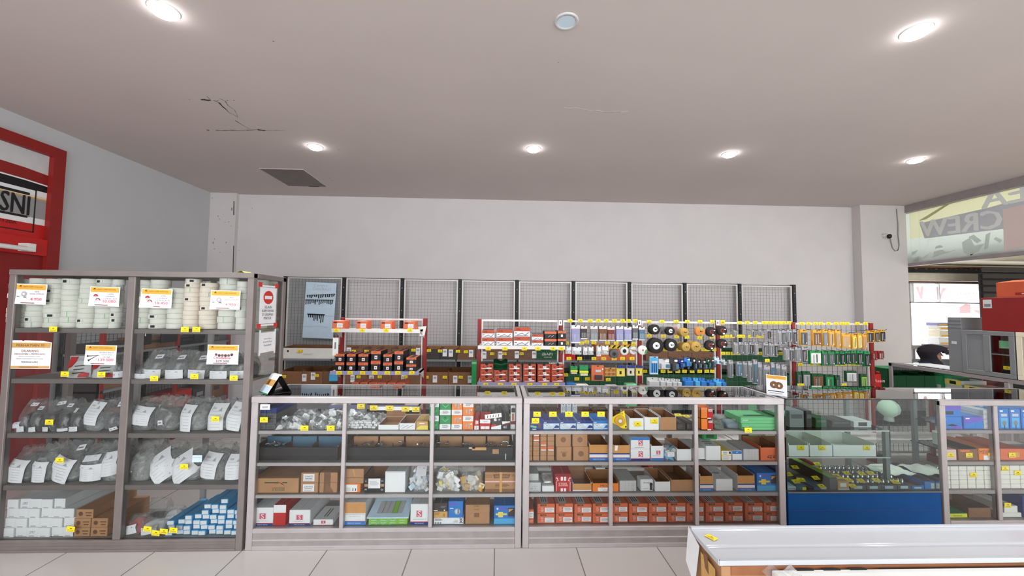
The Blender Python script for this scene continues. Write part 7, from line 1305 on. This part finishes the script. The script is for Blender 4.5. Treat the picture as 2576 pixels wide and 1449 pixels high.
# face and headscarf
m = MB(); fx = .122
m.add([(fx+.005, -.012, hz-.005), (fx+.005, .012, hz-.005), (fx+.03, 0, hz-.012), (fx+.002, 0, hz+.035)], [(0, 2, 3), (2, 1, 3), (0, 1, 2)], 'skin', True); m.build('nose', t)
for sy in (-.03, .03): MB().lathe((fx+.004, sy, hz+.02), [(0, -.006), (.008, -.002), (.008, .002), (0, .006)], 'ink', 'z', 8).build('eye', t)
MB().cbox(fx-.005, fx+.008, -.02, .02, hz-.04, hz-.032, 'disc_red', .003).build('mouth', t)
def hj(u, v):     # opening towards +x, peak over the brow, gathered at the neck
    a0 = .5+.75*math.sin(math.pi*min(1, max(0, (v-.12)/.55)))
    a = a0+(2*math.pi-2*a0)*u
    prof = ((-.13, .115), (-.09, .10), (-.055, .098), (-.01, .115), (.045, .132), (.09, .118), (.118, .08), (.132, .035), (.136, .0))
    k = v*(len(prof)-1); i = min(int(k), len(prof)-2); f = k-i; z = prof[i][0]*(1-f)+prof[i+1][0]*f; r = prof[i][1]*(1-f)+prof[i+1][1]*f
    open_ = 1 if .25 < v < .72 else 0
    aa = a if .28 < v < .66 else a*(1-.0)+0
    x = r*math.cos(a)*1.12; y = r*math.sin(a)*.9
    if v > .45: x += .06*max(0, math.cos(a))*max(0, 1-abs(v-.66)*3)
    return (.035+x-.02*max(0, -z)*4*0+.0, y, hz+z+.0+.008*math.sin(a*5+v*4))
MB().grid(hj, 26, 24, 'hijab').build('headscarf', t)
def brim(u, v): 
    a = (u-.5)*1.9; r = .15+.045*v; return (.04+r*math.cos(a)*1.05, r*math.sin(a)*.78, hz+.078-.05*v)
MB().grid(brim, 12, 4, 'hijab').grid(lambda u, v: (lambda p: (p[0]*.98, p[1]*.98, p[2]-.006))(brim(1-u, v)), 12, 4, 'hijab').grid(lambda u, v: (.04+(.125*(1-v)+.015)*math.cos((u-.5)*1.9)*1.05, (.125*(1-v)+.015)*math.sin((u-.5)*1.9)*.78, hz+.079+.05*v), 12, 4, 'hijab').build('scarf_brim', t)
st = thing('stool', 'low wooden stool under the seated person', 'stool', (PX-.075, PY+.066, 0))
MB().lathe((0, 0, 0), [(0, .20), (.17, .20), (.18, .215), (.17, .23), (0, .23)], 'wood', 'z', 18).build('seat', st)
for sx, sy in ((-1, -1), (-1, 1), (1, -1), (1, 1)): MB().tube([(sx*.14, sy*.14, 0), (sx*.11, sy*.11, .205)], .016, 'wood', 6).build('leg', st)
# ------------------------------------------------------------------ foreground: white panel on brown packing, pale slab before it
fx0 = .905; fy0, fy1 = 1.625, 1.86; fz = .70
t = thing('packed_panel', 'long glossy white panel lying on brown packing in the right foreground', 'panel', (fx0, fy0, 0)); L = 2.4; d = fy1-fy0
def wpn(u, v): 
    e = .012 if v > .965 or v < .02 else 0
    return (L*u, d*v, fz-.006+(.008 if v > .96 else 0)-.004*math.exp(-((v-.42)*30)**2))
m = MB().grid(wpn, 24, 40, 'gloss_white').box(0, L, -.004, .004, fz-.02, fz-.001, 'gloss_white').box(-.004, .004, 0, d, fz-.02, fz-.001, 'gloss_white').box(0, L, d-.008, d+.004, fz-.02, fz+.006, 'gloss_white').box(0, L, 0, d, fz-.022, fz-.012, 'white'); m.build('white_panel', t)
m = MB().cbox(.012, L, .006, d-.002, .0, fz-.022, 'carton').box(.05, L, .002, .006, fz-.062, fz-.024, 'wood').box(.012, L, .001, .006, fz-.0255, fz-.0225, 'ink_brown'); m.build('packing', t)
m = MB().face([(-.006, d*.62, fz-.03), (-.006, d+.01, fz+.004), (-.02, d+.01, fz-.15), (-.015, d*.74, fz-.22)], 'white').face([(-.007, d*.62, fz-.03), (-.016, d*.74, fz-.22), (-.021, d+.01, fz-.15), (-.007, d+.01, fz+.004)], 'white').add([(-.004, d*.1, fz-.05), (-.004, d*.6, fz-.05), (-.01, d*.5, fz-.3), (-.012, d*.05, fz-.26)], [(0, 1, 2, 3), (3, 2, 1, 0)], 'tan').add([(-.005, d*.35, fz-.03), (-.005, d*.5, fz-.04), (-.006, d*.4, fz-.12), (-.006, d*.3, fz-.1)], [(0, 1, 2, 3), (3, 2, 1, 0)], 'carton_dark'); m.build('torn_wrapping', t)
X, Y = onz(1789, 1350, fz); price_tag(X, Y, fz-.003, 'yellow price tag lying on the white panel in the foreground', 'price tag in the foreground', 0, -1.5708, -1.05, .85)
t = thing('pale_slab', 'pale grey slab in clear wrapping at the bottom right edge, nearer than the white panel', 'slab', (1.11, 1.232, 0)); L2 = 2.0
m = MB().cbox(0, L2, 0, .38, .612, .668, 'plastic_white', .004)
for k in range(3): m.box(.10+k*.11, .17+k*.11, .372, .384, .665, .6695, 'ink')
m.box(.45, 1.4, .378, .384, .663, .667, 'ink'); m.build('slab', t)
MB().grid(lambda u, v: (-.04+.12*u, .38*v, .676+.012*math.sin(u*9+v*5)), 10, 10, 'clear_film').build('wrapping', t)
MB().cbox(.03, L2, .01, .37, 0, .610, 'carton').build('packing', t)
# ------------------------------------------------------------------ red shelving along the left wall, behind the tall cabinet
t = thing('side_shelving', 'red shelving along the left wall, seen through the tall cabinet', 'shelving', (XL+.02, 4.32, 0)); L = 1.95
for y in (0, L/2, L):
    MB().cbox(0, .05, y-.02, y+.02, 0, 1.75, 'navy_black').build('post', t); MB().cbox(.40, .44, y-.02, y+.02, 0, 1.62, 'rack_red').build('post', t)
for z in (.35, .80, 1.18): MB().box(.03, .44, -.02, L+.02, z-.025, z, 'steel_grey').build('shelf', t)
MB().box(.0, .43, -.02, -.005, 0, 1.05, 'tray_dark').build('end_panel', t)
m = MB()
for k in range(1, 38): m.box(.045, .048, k*L/38-.0015, k*L/38+.0015, .1, 1.7, 'wire')
for k in range(1, 32): m.box(.041, .044, 0, L, .1+k*.05, .103+k*.05, 'wire')
m.build('wire_mesh', t)
for zi, (z, mats) in enumerate(((.3506, ('orange_deep', 'black', 'orange_deep', 'red', 'charcoal', 'carton_dark')), (.8006, ('carton_dark', 'royal', 'kraft_brown', 'carton', 'carton_dark', 'carton')), (1.1806, ('charcoal', 'carton_dark', 'black', 'dark_grey')))):
    n = len(mats)
    for i, mt in enumerate(mats):
        d = L/n-.03; hh = (.2, .13, .1)[zi]+.03*((i*3) % 2)
        m = MB().cbox(0, .3, 0, d, 0, hh, mt).box(.3, .301, d*.2, d*.6, hh*.5, hh*.75, 'charcoal' if mt != 'charcoal' else 'grey')
        tag(m.build('carton', None, (XL+.12, 4.34+i*L/n, z)), {'orange_deep': 'orange', 'carton_dark': 'dark brown', 'kraft_brown': 'brown', 'carton': 'light brown', 'dark_grey': 'grey', 'royal': 'navy'}.get(mt, mt)+' carton on the '+('lower', 'middle', 'upper')[zi]+' shelf of the left wall shelving, '+(ORD[i+1]+' from the camera' if i else 'nearest the camera'), 'box', 'cartons on the left wall shelving')
for i, (y, w) in enumerate(((4.62, .22), (4.98, .24), (5.5, .2))):
    m = MB().cbox(0, .03, 0, w, 0, .42, 'black', .006)
    if i == 0:
        for k in range(6): m.tube([(.036, .03+.03*k, .32-.03*(k % 2)), (.036, .02+.034*k, .10+.04*(k % 3))], .007, 'silver', 6)
    tag(m.build('hanging_pack', None, (XL+.47, y, 1.24)), ('black pack of long chrome bolts hanging on the left wall shelving', 'plain black pack hanging beside the chrome bolts', 'black pack hanging farthest back on the left wall shelving')[i], 'pack')
# ------------------------------------------------------------------ pieces of parts go one level deeper
NEST = {'print': ('sheet', 'card', 'pouch'), 'lens': ('trim_ring',), 'label_card': ('film',), 'divider': ('tray_body',), 'steel_fittings': ('tray_body',), 'socket_row': ('tray_body',), 'door_glass': ('door_frame',), 'door_panel': ('door_frame',),
        'nose': ('body',), 'eye': ('body',), 'mouth': ('body',), 'scarf_brim': ('headscarf',), 'plaster_rim': ('cover',), 'brochure': ('frame',), 'red_tape': ('sheet',), 'clear_tape': ('sheet',), 'bin_front': ('bin_body',), 'bolt': ('board',), 'printed_artwork': ('cloth',), 'torn_wrapping': ('packing',)}
for o in list(bpy.data.objects):
    k = o.name.split('.')[0]
    if o.parent and o.parent.type == 'EMPTY' and k in NEST:
        for c in o.parent.children:
            if c.name.split('.')[0] in NEST[k]: o.parent = c; break
